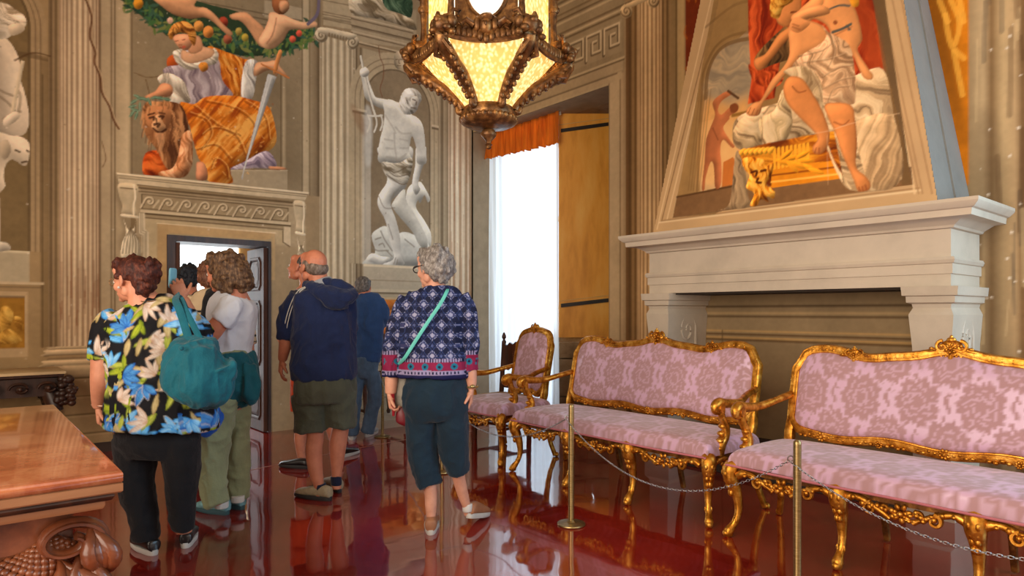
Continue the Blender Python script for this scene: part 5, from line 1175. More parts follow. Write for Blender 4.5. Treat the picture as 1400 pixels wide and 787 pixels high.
gilt_seat('settee', 1.80, 3, 'sofa', 'nearest pink damask settee with gold frame, cut off by the right edge', 'sofa', None, 6.045, -1.885, seed=2)
gilt_seat('armchair', 0.62, 1, 'chair', 'pink and gold armchair with tall rounded back in front of the white curtain', 'armchair', None, 2.535, -1.80, seed=3, hb=1.13, arm_out=.0)

# ------------------------------------------------------------------ dark carved chairs at the back
M_oak = m_wood('dark_oak', (38, 18, 10), (78, 40, 22), (112, 62, 36))
ch = empty('carved_chair', (1.90, -1.02, 0), 0.1); tag(ch, 'dark wooden chair with carved crest and finials, between the patterned woman and the curtain', 'chair')
for sx in (-1, 1):
    m = MB(); m.tube([(0, .03, .0), (0, .02, .45), (0, .06, 1.0)], [.022, .022, .02], 6, up=(1, 0, 0), power=4, rot=math.pi/4); m.lathe([(.001, 1.10), (.012, 1.085), (.022, 1.06), (.024, 1.04), (.012, 1.02), (.02, 1.0), (.02, .99)][::-1], 10, (0, .06, 0))
    m.build('back_post', M_oak, ch, loc=(sx*.20, .18, 0))
    MB().tube([(0, 0, 0), (0, 0, .43)], .021, 6, up=(1, 0, 0), power=4).build('leg', M_oak, ch, loc=(sx*.19, -.2, 0))
    MB().box((-.01, -.19, .12), (.01, .2, .15)).build('stretcher', M_oak, ch, loc=(sx*.19, 0, 0))
MB().box((-.20, .0, .12), (.20, .02, .15)).build('stretcher', M_oak, ch)
pts = [(-.19, .72), (-.19, .98), (-.13, .955), (-.09, .99), (-.04, .97), (0, 1.0), (.04, .97), (.09, .99), (.13, .955), (.19, .98), (.19, .72), (.12, .69), (.05, .74), (0, .70), (-.05, .74), (-.12, .69)]
m = MB(); m.loft([[(x, .21, z) for x, z in pts], [(x, .235, z) for x, z in pts]]); rosette(m, (0, .21, .85), .05, petals=8); m.build('crest_board', M_oak, ch, ang=30)
pts = [(-.19, .50), (-.19, .58), (-.10, .55), (-.06, .60), (0, .56), (.06, .60), (.10, .55), (.19, .58), (.19, .50)]
m = MB(); m.loft([[(x, .205, z) for x, z in pts], [(x, .225, z) for x, z in pts]]); m.build('back_rail', M_oak, ch, ang=30)
MB().box((-.21, -.22, .42), (.21, .2, .455)).build('seat', basic('straw_seat', (170, 130, 84), 0.8), ch, smooth=False)
# low stone step with an old armchair on it, behind the far man
stp = MB().box((0.03, -2.25, 0), (0.62, -0.75, 0.09)).build('stone_step', M_stone, smooth=False); tag(stp, 'low pale stone step on the floor against the wall behind the far man', 'step')
ac = empty('old_armchair', (0.34, -1.62, 0.09), rad(-90)); tag(ac, 'dark turned wood armchair on the stone step behind the man in blue', 'chair')
def turned(h, r=.022): return MB().lathe([(r*.8, 0), (r*1.2, .03), (r*.7, .06), (r*1.2, h*.3), (r*.6, h*.45), (r*1.3, h*.5), (r*.6, h*.55), (r*1.2, h*.75), (r*.8, h*.95), (r, h)], 10)
for sx in (-1, 1):
    for sy, h in ((-1, .62), (1, 1.0)):
        turned(h).build('leg', M_oak, ac, loc=(sx*.26, sy*.2, 0))
    m = MB(); m.tube([(sx*.26, .2, .60), (sx*.27, 0, .63), (sx*.27, -.2, .62), (sx*.27, -.26, .58)], [.02, .022, .026, .02], 8, up=(1, 0, 0)); m.build('armrest', M_oak, ac)
    MB().ball((sx*.26, .2, 1.03), (.03, .03, .045), 10, 6).build('finial', M_oak, ac)
    MB().box((sx*.26 - .012, -.2, .10), (sx*.26 + .012, .2, .13)).build('stretcher', M_oak, ac)
MB().box((-.26, -.21, .38), (.26, .21, .43)).build('seat', M_oak, ac, smooth=False)
m = MB(); m.box((-.25, .19, .8), (.25, .22, .98)); m.box((-.25, .19, .5), (.25, .22, .56)); m.build('back_rail', M_oak, ac, smooth=False)
for k in range(4): turned(.26, .014).build('spindle', M_oak, ac, loc=(-.15 + .1*k, .205, .55))

# ------------------------------------------------------------------ posts and chains
def m_brass():
    t = NT('brushed_brass'); v = t.coord((1, 1, 12)); f = t.noise(v, 30, 3)
    t.l(t.ramp(f, [(0.3, s2l((134, 112, 70))), (0.7, s2l((176, 152, 104)))]), t.b.inputs['Base Color'])
    t.b.inputs['Metallic'].default_value = 0.9; t.b.inputs['Roughness'].default_value = 0.3; return t.m
M_brass = m_brass(); M_steel = basic('bright_steel', (176, 180, 184), 0.28, 1.0, bump=0)
def post(x, y, label, h=.75):
    r = empty('barrier_post', (x, y, 0)); tag(r, label, 'post', 'brass barrier posts')
    MB().lathe([(.001, h), (.010, h - .001), (.016, h - .008), (.0175, h - .02), (.0175, .02)][::-1], 18).build('pole', M_brass, r)
    MB().lathe([(.085, .001), (.088, .006), (.086, .012), (.03, .017), (.022, .024), (.018, .03)], 32).build('base', M_brass, r, ang=30)
    m = MB(); m.tube([(.012*math.cos(a) - .028, 0, h - .085 + .012*math.sin(a)) for a in np.linspace(0, 5.6, 12)], .0028, 6, up=(0, 1, 0)); m.tube([(-.018, 0, h - .085), (0, 0, h - .085)], .004, 6); m.build('hook', M_steel, r, rot=(0, 0, rad(40)))
    return np.array([x - .028, y - .02, h - .095])
pA = post(5.832, -2.508, 'nearest thin brass barrier post, in front of the nearest settee')
pB = post(4.366, -2.459, 'thin brass barrier post on a round base in front of the middle settee')
pC = post(2.724, -2.319, 'brass barrier post behind the legs of the woman in the patterned top')
pD = post(1.044, -1.94, 'farthest brass barrier post, beside the shoes of the far man')
pE = post(7.25, -2.42, 'brass barrier post just outside the right edge')
COL.objects['barrier_post.004']['label'] = 'brass barrier post at the far end of the chain leaving the right edge'
lv_ = MB(); ring_ = []
def link_tris(m, c, t, up, s=0.0085, th=0.0016):
    t = t/np.linalg.norm(t); a = np.cross(t, up); a /= np.linalg.norm(a)
    P = [c + t*s*1.35*math.cos(q) + a*s*.72*math.sin(q) for q in np.linspace(0, 2*math.pi, 9)[:-1]]
    m.tube(P, th, 4, up=np.cross(t, a), closed=True)
def chain(p, q, sag, label, s=0.0085):
    L_ = np.linalg.norm(q - p); n = 80; t = np.linspace(0, 1, n); P = p[None]*(1-t[:, None]) + q[None]*t[:, None]; P[:, 2] -= 4*sag*t*(1-t)
    dl = np.linalg.norm(np.diff(P, axis=0), axis=1); cum = np.concatenate([[0], np.cumsum(dl)]); k = int(cum[-1] / (s*1.95)); m = MB()
    for i in range(k):
        u = (i + .5)*cum[-1]/k; c = np.array([np.interp(u, cum, P[:, j]) for j in range(3)]); c2 = np.array([np.interp(u + .004, cum, P[:, j]) for j in range(3)])
        up = np.array([0, 0, 1.0]) if i % 2 else np.array([.75, .66, 0.1]); link_tris(m, c, c2 - c + 1e-9, up, s)
    tag(m.build('chain', M_steel, ang=0), label, 'chain', 'barrier chains')
chain(pB, pA, .27, 'steel chain sagging between the two nearest barrier posts')
chain(pC, pB, .22, 'steel chain hanging in front of the armchair, running behind the patterned woman')
chain(pA, pE, .22, 'nearest steel chain running down out of the bottom right edge')
chain(pD, pC, .30, 'farthest steel chain, hanging low beyond the patterned woman')
# ------------------------------------------------------------------ LANTERN
M_bronze = m_gold('dark_gilt_bronze', (62, 38, 20), (118, 80, 44), (186, 134, 74), 0.6, 0.38)
def m_lglass(name, lo, hi, st):
    t = NT(name); v = t.coord((1, 1, .6)); vo = t.n('ShaderNodeTexVoronoi', feature='SMOOTH_F1'); vo.inputs['Scale'].default_value = 64; t.l(v, vo.inputs[0])
    c = t.ramp(vo.outputs['Distance'], [(0.15, s2l(hi)), (0.5, s2l(lo))])
    t.b.inputs['Base Color'].default_value = (*s2l((200, 170, 110)), 1); t.b.inputs['Roughness'].default_value = 0.25
    t.l(c, t.b.inputs['Emission Color']); t.b.inputs['Emission Strength'].default_value = st
    t.bump(vo.outputs['Distance'], 0.6, 0.004); return t.m
M_lg = m_lglass('lit_hammered_glass', (212, 158, 76), (255, 226, 164), 0.85)
M_lg2 = m_lglass('lit_clear_glass', (236, 220, 190), (255, 252, 246), 1.5)
LC = np.array([4.278, -3.04]); lan = empty('lantern', (LC[0], LC[1], 2.25)); tag(lan, 'large hexagonal hanging lantern of dark carved gilt metal with glowing hammered glass', 'lantern')
def hx(R_, k, z): a = TH + math.radians(60*k); return np.array([R_*math.cos(a), R_*math.sin(a), z])
RB, RR, RU = .135, .40, .36; zB, zR, zT = .235, .50, 1.30
for k in range(6):
    a, b_ = hx(RB, k, zB), hx(RB, k+1, zB); c_, d_ = hx(RR - .02, k+1, zR), hx(RR - .02, k, zR)
    MB().loft([[a, b_, c_, d_], [p + np.array([0, 0, .006]) - .008*np.array([(a+b_)[0], (a+b_)[1], 0])/.27 for p in (a, b_, c_, d_)]]).build('lower_pane', M_lg, lan, smooth=False)
    a, b_ = hx(RU, k, zR + .05), hx(RU, k+1, zR + .05); mid = (a + b_)/2; nr = mid/np.linalg.norm(mid[:2]); nr[2] = 0; tg = (b_ - a)/np.linalg.norm(b_ - a)
    med = (k % 3 == 1)
    MB().loft([[a - nr*.02, b_ - nr*.02, b_ - nr*.02 + np.array([0, 0, .75]), a - nr*.02 + np.array([0, 0, .75])], [a - nr*.027, b_ - nr*.027, b_ - nr*.027 + np.array([0, 0, .75]), a - nr*.027 + np.array([0, 0, .75])]]).build('upper_pane', M_lg2 if med else M_lg, lan, smooth=False)
    # corner: lower rib in the form of a tapering scrolled figure
    m = MB(); c = lambda r, z, s_=0.0: hx(r, k, z)
    P = [c(.452, zR + .02), c(.455, zR - .03), c(.40, zR - .075), c(.33, zR - .115), c(.27, zR - .15), c(.21, zR - .20), c(.165, zR - .245), c(.15, zB - .015), c(.175, zB - .02), c(.18, zB + .008)]
    m.tube(crom(P, 4), list(np.interp(np.arange(37)/4, range(10), [.03, .036, .038, .034, .036, .030, .024, .024, .016, .012])), 8, up=(0, 0, 1))
    ax = hx(1, k, 0); sd = np.array([-ax[1], ax[0], 0])
    for i, (r, z) in enumerate(((.43, zR - .07), (.40, zR - .10), (.36, zR - .12), (.33, zR - .14), (.29, zR - .165), (.255, zR - .19), (.22, zR - .215), (.19, zR - .24))):
        for e in (-1, 1): m.ball(hx(r, k, z) + sd*e*(.026 - .001*i), (.016, .016, .02), 6, 4)
    m.tube([c(.47, zR - .04) + sd*.02, c(.44, zR - .095) + sd*.05, c(.39, zR - .09) + sd*.035], .014, 6); m.tube([c(.47, zR - .04) - sd*.02, c(.44, zR - .095) - sd*.05, c(.39, zR - .09) - sd*.035], .014, 6)
    m.build('lower_rib', M_bronze, lan, ang=50)
    # shoulder mascaron with head and crest
    m = MB(); m.ball(c(.455, zR + .045), (.05, .05, .05), 10, 7); m.ball(c(.40, zR + .085), (.045, .045, .04), 9, 6); m.ball(c(.49, zR + .06), (.024, .024, .022), 7, 5)
    for e in (-1, 1):
        m.ball(c(.44, zR + .06) + sd*e*.055, (.028, .028, .034), 8, 5); m.ball(c(.47, zR + .02) + sd*e*.04, (.026, .026, .02), 8, 5); m.ball(c(.46, zR - .005) + sd*e*.07, (.022, .022, .018), 7, 4)
        m.tube([c(.43, zR + .09) + sd*e*.03, c(.42, zR + .13) + sd*e*.05, c(.40, zR + .12) + sd*e*.075, c(.41, zR + .095) + sd*e*.07], [.014, .012, .011, .01], 6)
    m.build('corner_mask', M_bronze, lan, ang=50)
    # upright post
    m = MB(); m.tube([c(.375, zR + .09), c(.372, zR + .2), c(.372, zR + .30), c(.374, zR + .45), c(.374, zT)], [.022, .016, .024, .02, .022], 8, up=(1, 0, 0)); m.lathe([(.026, 0), (.03, .012), (.026, .024)], 10, tuple(c(.373, zR + .28))); m.ball(c(.385, zR + .38), (.034, .034, .03), 8, 5); m.ball(c(.39, zR + .30), (.018, .018, .024), 7, 4)
    m.build('corner_post', M_bronze, lan, ang=50)
    # ring beam with gadroons, mask in the middle of each side
    m = MB(); a, b_ = hx(.435, k, zR + .005), hx(.435, k+1, zR + .005); mid = (a + b_)/2
    n_ = 15
    for i in range(n_):
        t = (i + .5)/n_; dz = .035*(1 - 4*t*(1-t)) ; p = a*(1-t) + b_*t + np.array([0, 0, dz]); m.ball(p + nr*.0, (.020, .020, .032), 7, 5)
    m.tube([a*(1-t) + b_*t + np.array([0, 0, -.03 + .035*(1 - 4*t*(1-t))]) for t in np.linspace(0, 1, 9)], .016, 6); m.tube([a*(1-t)*.94 + b_*t*.94 + np.array([0, 0, .04 + .03*(1 - 4*t*(1-t))]) for t in np.linspace(0, 1, 9)], .018, 6)
    m.build('ring_beam', M_bronze, lan, ang=50)
    if med:
        m = MB(); mm = mid/.435*.395; q = hx(RU, k, zR)*.5 + hx(RU, k+1, zR)*.5
        # plate with an oval opening
        W2, Z0, Z1 = .165, zR + .03, zR + .62; zc_, rx, rz = zR + .31, .118, .20
        outer = []; inner = []
        for i in range(40):
            an = 2*math.pi*i/40; ca, sa = math.cos(an), math.sin(an); s_ = min(W2/abs(ca) if abs(ca) > 1e-6 else 9, ((Z1 - Z0)/2)/abs(sa) if abs(sa) > 1e-6 else 9)
            outer.append(tg*ca*s_ + np.array([0, 0, (Z0 + Z1)/2 + sa*s_])); inner.append(tg*rx*ca + np.array([0, 0, zc_ + rz*sa]))
        base = q.copy(); base[2] = 0; o1 = [base + nr*.012 + p for p in outer]; i1 = [base + nr*.012 + p for p in inner]; i0 = [base - nr*.012 + p for p in inner]; o0 = [base - nr*.012 + p for p in outer]
        m.loft([o1, i1, i0, o0], closed=True); m.tube([p + nr*.008 for p in i1], .010, 6, up=nr, closed=True)
        m.build('medallion_plate', M_bronze, lan, ang=30)
        m = MB(); f0 = base + nr*.075 + np.array([0, 0, zR + .045])
        m.ball(f0, (.034, .034, .046), 12, 9); m.ball(f0 + nr*.036, (.008, .008, .014), 6, 4); m.ball(f0 + np.array([0, 0, .04]), (.05, .04, .022), 10, 5)
        for e in (-1, 1):
            m.ball(f0 + tg*e*.045 + np.array([0, 0, .01]), (.02, .02, .04), 8, 5); m.tube([f0 + tg*e*.06, f0 + tg*e*.10 + np.array([0, 0, .03]), f0 + tg*e*.13 + np.array([0, 0, .01]), f0 + tg*e*.12 - np.array([0, 0, .02]), f0 + tg*e*.10 - np.array([0, 0, .005])], [.018, .016, .014, .012, .01], 6); m.ball(f0 + tg*e*.014 + nr*.031 + np.array([0, 0, .012]), (.007, .007, .004), 6, 4)
        for e in (-1, 0, 1): m.ball(f0 + tg*e*.03 - np.array([0, 0, .055 + .012*(e == 0)]), (.018, .018, .026), 7, 5)
        m.build('face_mask', M_bronze, lan, ang=60)
m = MB(); m.lathe([(.04, .118), (.085, .128), (.13, .136), (.158, .150), (.165, .168), (.15, .18), (.156, .20), (.14, .235), (.12, .24)], 36)
for i in range(30): a = 2*math.pi*i/30; m.ball((.155*math.cos(a), .155*math.sin(a), .168), (.016, .016, .018), 6, 4)
m.build('bottom_plate', M_bronze, lan, ang=50)
MB().lathe([(.001, 0), (.016, .008), (.014, .022), (.022, .028), (.014, .036), (.018, .05), (.042, .075), (.047, .09), (.034, .112), (.012, .118), (.03, .125), (.03, .13)], 16).build('finial', M_bronze, lan, ang=50)
m = MB(); m.loft([[hx(.40, k, zT) for k in range(6)], [hx(.42, k, zT + .04) for k in range(6)], [hx(.30, k, zT + .12) for k in range(6)], [hx(.12, k, zT + .4) for k in range(6)], [hx(.04, k, zT + .5) for k in range(6)]]); m.build('crown', M_bronze, lan, ang=30)
m = MB()
for i in range(38): link_tris(m, np.array([0, 0, zT + .5 + i*.05]), np.array([0, 0, 1.0]), np.array([1.0, 0, 0]) if i % 2 else np.array([0, 1.0, 0]), .024, .006)
m.build('suspension_chain', M_bronze, lan, ang=0)
bl = bpy.data.lights.new('lantern_bulbs', 'POINT'); bl.energy = 16; bl.color = (1.0, 0.72, 0.4); bl.shadow_soft_size = .1
bo = bpy.data.objects.new('lantern_bulbs', bl); bo.location = (LC[0], LC[1], 3.0); COL.objects.link(bo)

# ------------------------------------------------------------------ TABLES at the left
def m_marble():
    t = NT('orange_marble'); v = t.coord((1, 1, 1)); f = t.noise(v, 7, 8, 0.7)
    t.l(t.ramp(f, [(0.25, s2l((140, 66, 38))), (0.48, s2l((188, 104, 64))), (0.6, s2l((204, 128, 84))), (0.75, s2l((164, 82, 50)))]), t.b.inputs['Base Color'])
    t.b.inputs['Roughness'].default_value = 0.09; t.b.inputs['Coat Weight'].default_value = 0.5; t.b.inputs['Coat Roughness'].default_value = 0.04; return t.m
M_mar = m_marble()
M_car = m_wood('carved_red_walnut', (58, 24, 12), (118, 62, 34), (166, 98, 60), 0.38, (1, 1, 1), 0.4, 6)
M_bev = m_wood('brown_moulding', (110, 70, 44), (146, 98, 64), (176, 126, 86), 0.4, (1, .15, 1), 0.3, 8)
tx1, ty1 = 5.27, -5.04       # near right corner of the top
tb = empty('marble_table', (4.46, -5.7, 0)); tag(tb, 'heavy table with polished orange marble top and carved scroll base in left foreground', 'table')
def blk(x0, x1, y0, y1, z0, z1, prof=None):
    """rounded slab"""
    rings = []
    for z, o in prof: rings.append([(x0 + o, y0 + o, z), (x1 - o, y0 + o, z), (x1 - o, y1 - o, z), (x0 + o, y1 - o, z)])
    return MB().loft(rings)
X0, Y0 = tx1 - 1.64, ty1 - 1.4
kwt = dict(world=True)
blk(X0, tx1, Y0, ty1, 0, 0, [(.868, .004), (.872, 0), (.892, 0), (.899, .004), (.90, .010)]).build('marble_top', M_mar, tb, ang=60, **kwt)
blk(X0, tx1, Y0, ty1, 0, 0, [(.842, .004), (.846, .0), (.866, 0), (.868, .004)]).build('top_moulding', M_bev, tb, ang=40, **kwt)
blk(X0, tx1, Y0, ty1, 0, 0, [(.818, .032), (.822, .022), (.832, .016), (.842, .02)]).build('dark_moulding', M_dark, tb, ang=40, **kwt)
blk(X0, tx1, Y0, ty1, 0, 0, [(.792, .06), (.797, .04), (.806, .036), (.818, .036)]).build('lower_moulding', M_bev, tb, ang=40, **kwt)
blk(X0, tx1, Y0, ty1, 0, 0, [(.70, .10), (.792, .10)]).build('frieze', M_car, tb, ang=40, **kwt)
def carved_support(xf, ys, d, par, sc=1.0):
    """scaly dolphin-like scroll support in the plane x = xf, facing +x; ys start corner y, d = direction (-1 towards -y)"""
    m = MB(); C_ = lambda u, z, o=0.0: (xf + o, ys + d*u*sc, z)
    # big scroll volute near the corner
    P = []; Rr = []
    for i in range(34):
        t = i/33; a = -1.0 + t*8.2; q = .075*(1 - .72*t); P.append(C_(.075 - q*math.cos(a)*1.15, .722 + q*math.sin(a)*.8, .02 + .015*t)); Rr.append(.017*(1 - .35*t))
    m.tube(P, Rr, 8, up=(1, 0, 0), flat=1.9)
    P = [(q_[0] + .028, q_[1], q_[2]) for q_ in P]; m.tube(P, [r*.45 for r in Rr], 6, up=(1, 0, 0))
    # body: tapering tube sweeping down along -y, laid with scale rows
    B = crom([C_(.075, .725), C_(.10, .685), C_(.15, .645), C_(.23, .63), C_(.31, .65), C_(.38, .71)], 6); br = np.interp(np.arange(len(B)), [0, 8, 20, len(B)], [.03, .055, .064, .03])
    m.tube([(p[0] - .02, p[1], p[2]) for p in B], list(br*.86), 12, up=(1, 0, 0), flat=1.0)
    for i in range(2, len(B) - 2):
        t = B[i+1] - B[i-1]; t /= np.linalg.norm(t); nrm = np.cross(t, (1, 0, 0)); n2 = 7
        for j in range(n2):
            an = -math.pi*.44 + math.pi*.88*(j + .5*(i % 2))/(n2 - .5)
            p = B[i] + np.array([-.02, 0, 0]) + (nrm*math.sin(an) + np.array([1, 0, 0])*math.cos(an))*br[i]*.92
            m.ball(p, (.010, .012, .012), 6, 4)
    o1 = m.build('scaly_scroll', M_car, par, ang=60, world=True)
    m = MB()   # acanthus leaves: grooved fans
    for (u0, z0, ang_, ln, w) in ((.16, .50, 2.2, .16, .04), (.02, .56, 1.0, .14, .04), (-.01, .62, 1.3, .14, .03), (.24, .40, 2.0, .22, .05), (.30, .34, 1.5, .22, .05), (.10, .44, 1.7, .18, .05), (.08, .34, 1.2, .26, .055), (.40, .32, 1.9, .22, .05), (.52, .34, 1.3, .26, .06), (.60, .40, 1.0, .26, .06), (.02, .52, 1.4, .18, .04), (.46, .42, 2.4, .2, .05), (.62, .5, .6, .2, .05)):
        for e in (-1, -.33, .33, 1):
            P = [C_(u0 + math.cos(ang_)*ln*t + e*w*math.sin(math.pi*min(t*1.1, 1))*.9, z0 + math.sin(ang_)*ln*t, .015 + .05*math.sin(math.pi*t) + .01*abs(e)) for t in np.linspace(0, 1, 8)]
            m.tube(P, [.006, .015, .02, .021, .02, .017, .012, .005], 6, up=(1, 0, 0))
    m.ball(C_(.52, .73, .02), (.03, .05, .04), 12, 8); m.ball(C_(.52, .73, .045), (.02, .025, .022), 10, 6)
    m.build('acanthus_leaves', M_car, o1, ang=60) 
    MB().box((xf - .10, min(ys + d*.02, ys + d*.66), .05), (xf - .02, max(ys + d*.02, ys + d*.66), .70)).build('support_core', M_car, par, smooth=False, world=True)
carved_support(tx1 - .085, ty1 - .04, -1, tb); carved_support(tx1 - .085, Y0 + .04, 1, tb); carved_support(X0 + .19, ty1 - .04, -1, tb)
MB().box((X0 + .06, Y0 + .06, 0), (tx1 - .06, ty1 - .06, .06)).build('plinth', M_car, tb, smooth=False, world=True)
for o in tb.children_recursive:
    if o.parent is not tb: o.matrix_parent_inverse = Matrix.Identity(4)
# console against the wall
cn = empty('console_table', (.34, -5.2, 0)); tag(cn, 'dark carved wood console table with thin pale marble top against the wall at far left', 'table')
cw = dict(world=True); cx1, cy1 = .62, -4.68
blk(.03, cx1, -6.2, cy1, 0, 0, [(.80, .008), (.802, 0), (.822, 0), (.826, .006)]).build('marble_top', m_stone('cream_veined_marble', (206, 176, 130), .2), cn, ang=40, **cw)
blk(.03, cx1, -6.2, cy1, 0, 0, [(.77, .04), (.78, .015), (.80, .012)]).build('top_moulding', M_dark, cn, ang=40, **cw)
blk(.03, cx1, -6.2, cy1, 0, 0, [(.62, .05), (.77, .05)]).build('frieze', M_dark, cn, ang=40, **cw)
for (a0, a1) in (((cx1, -4.70), (cx1, -6.15)), ((.05, cy1), (cx1, cy1))):
    m = MB()
    a0 = np.array(a0); a1 = np.array(a1); Ln = np.linalg.norm(a1 - a0); dd = (a1 - a0)/Ln
    for i in range(int(Ln/.19)):
        c = a0 + dd*(.10 + .19*i)
        P = [(*(c + dd*(.075 - .0085*q)*math.cos(q)), .69 + (.055 - .006*q)*math.sin(q)) for q in np.linspace(0, 7.5, 24)]
        m.tube(P, .012, 6); m.ball((*c, .69), (.02, .02, .02), 7, 5)
    m.build('carved_scrolls', M_dark, cn, ang=60, **cw)
m = MB()
for i in range(34):
    t = i/26; m.ball((cx1 - .03 + .03*RNG.random(), cy1 - .06 + .12*RNG.random(), .52 + .25*RNG.random()), (.03, .035, .028), 7, 5)
m.build('carved_corner', M_dark, cn, ang=60, **cw)
for (lx, ly) in ((.52, -4.78), (.52, -6.1), (.10, -4.78), (.10, -6.1)):
    m = MB(); P = [(lx, ly, .65), (lx + .04, ly + .03, .5), (lx, ly, .35), (lx - .03, ly, .2), (lx + .03, ly + .03, .03)]
    m.tube(crom(P, 4), list(np.interp(np.arange(17)/4, range(5), [.07, .06, .04, .03, .045])), 9)
    for q in range(8): m.ball((lx + .03*math.cos(q*2.2), ly + .03*math.sin(q*2.2), .64 - .035*q), (.03, .03, .025), 7, 5)
    m.build('leg', M_dark, cn, ang=60, **cw)
MB().box((.05, -6.15, 0), (.56, -4.75, .05)).build('plinth', M_dark, cn, smooth=False, **cw)
# ------------------------------------------------------------------ PEOPLE
_G3 = np.random.default_rng(99).random((32, 32, 32))
def vn3(P):
    P = np.asarray(P, float) + 1000.0; i = np.floor(P).astype(int); f = P - i; f = f*f*(3 - 2*f); r = 0
    for dx in (0, 1):
        for dy in (0, 1):
            for dz in (0, 1):
                w = (f[:, 0] if dx else 1-f[:, 0])*(f[:, 1] if dy else 1-f[:, 1])*(f[:, 2] if dz else 1-f[:, 2])
                r = r + w*_G3[(i[:, 0]+dx) % 32, (i[:, 1]+dy) % 32, (i[:, 2]+dz) % 32]
    return r - 0.5
def get_vn(me):
    n = len(me.vertices); V = np.empty(n*3, np.float32); me.vertices.foreach_get('co', V); N = np.empty(n*3, np.float32); me.vertex_normals.foreach_get('vector', N)
    return V.reshape(-1, 3).astype(float), N.reshape(-1, 3).astype(float)
def remesh(mb, voxel, smooth=3, disp=None, name='m'):
    me = bpy.data.meshes.new(name); me.from_pydata(mb.v, [], mb.f); me.update()
    bm = bmesh.new(); bm.from_mesh(me); bmesh.ops.recalc_face_normals(bm, faces=bm.faces); bm.to_mesh(me); bm.free()
    o = bpy.data.objects.new('tmp', me); COL.objects.link(o)
    r = o.modifiers.new('r', 'REMESH'); r.mode = 'VOXEL'; r.voxel_size = voxel; r.adaptivity = 0
    if smooth: s = o.modifiers.new('s', 'SMOOTH'); s.factor = 0.5; s.iterations = smooth
    dg = bpy.context.evaluated_depsgraph_get(); out = bpy.data.meshes.new_from_object(o.evaluated_get(dg))
    bpy.data.objects.remove(o); bpy.data.meshes.remove(me)
    V, N = get_vn(out)
    if disp is not None:
        V = V + N*disp(V, N)[:, None]; out.vertices.foreach_set('co', V.astype(np.float32).ravel())
    out.polygons.foreach_set('use_smooth', np.ones(len(out.polygons), bool)); out.update(); return out
def join_meshes(name, ms):
    V = []; F = []; n = 0
    bm = bmesh.new()
    for m in ms: bm.from_mesh(m)
    me = bpy.data.meshes.new(name); bm.to_mesh(me); bm.free()
    me.polygons.foreach_set('use_smooth', np.ones(len(me.polygons), bool)); return me
def folds(amp=.006, f=(9, 9, 3.5), seed=0, amp2=.0025):
    def d(V, N):
        W = V*np.array(f)[None] + seed*3.7; W[:, 0] += 1.6*vn3(V*5 + seed); W[:, 2] += 1.2*vn3(V*6 + seed + 9)
        a = vn3(W); r = np.clip(1 - np.abs(a)*5, -.6, 1); b = vn3(W*2.1 + 5); r2 = np.clip(1 - np.abs(b)*6, -.3, 1)
        return amp*(r*.85 + r2*.35) + amp2*vn3(V*28 + seed)*2.5
    return d
def m_skin(name, c):
    t = NT(name); v = t.coord(); f = t.noise(v, 14, 5); k = s2l(c)
    t.l(t.ramp(f, [(0.3, k*np.array([.86, .78, .76])), (0.7, np.clip(k*1.1, 0, 1))]), t.b.inputs['Base Color'])
    t.b.inputs['Roughness'].default_value = .52; t.b.inputs['Subsurface Weight'].default_value = .08; t.b.inputs['Subsurface Radius'].default_value = (.01, .004, .002)
    t.bump(t.noise(v, 90, 3), .12, .001); return t.m
def cloth(name, c, var=.15, rough=.85, scale=10, bump=.25, sheen=.15): return basic(name, c, rough, 0, var, scale, bump*1.6, .008, .25, 0, sheen)
M_eye = basic('eye_white', (220, 214, 206), .2, bump=0); M_iris = basic('dark_iris', (40, 28, 22), .15, bump=0)
def hairmat(name, a, b, c):
    t = NT(name); v = t.coord((1, 1, .5)); f = t.noise(v, 55, 5, .7)
    t.l(t.ramp(f, [(.3, s2l(a)), (.5, s2l(b)), (.7, s2l(c))]), t.b.inputs['Base Color']); t.b.inputs['Roughness'].default_value = .5; t.b.inputs['Specular IOR Level'].default_value = .3
    t.bump(t.noise(t.coord((1, 1, .35)), 120, 4, .7), .8, .006); return t.m
def rz(a):
    c, s = math.cos(a), math.sin(a); return np.array([[c, -s, 0], [s, c, 0], [0, 0, 1.0]])
def rx(a):
    c, s = math.cos(a), math.sin(a); return np.array([[1, 0, 0], [0, c, -s], [0, s, c]])
def ry(a):
    c, s = math.cos(a), math.sin(a); return np.array([[c, 0, s], [0, 1, 0], [-s, 0, c]])
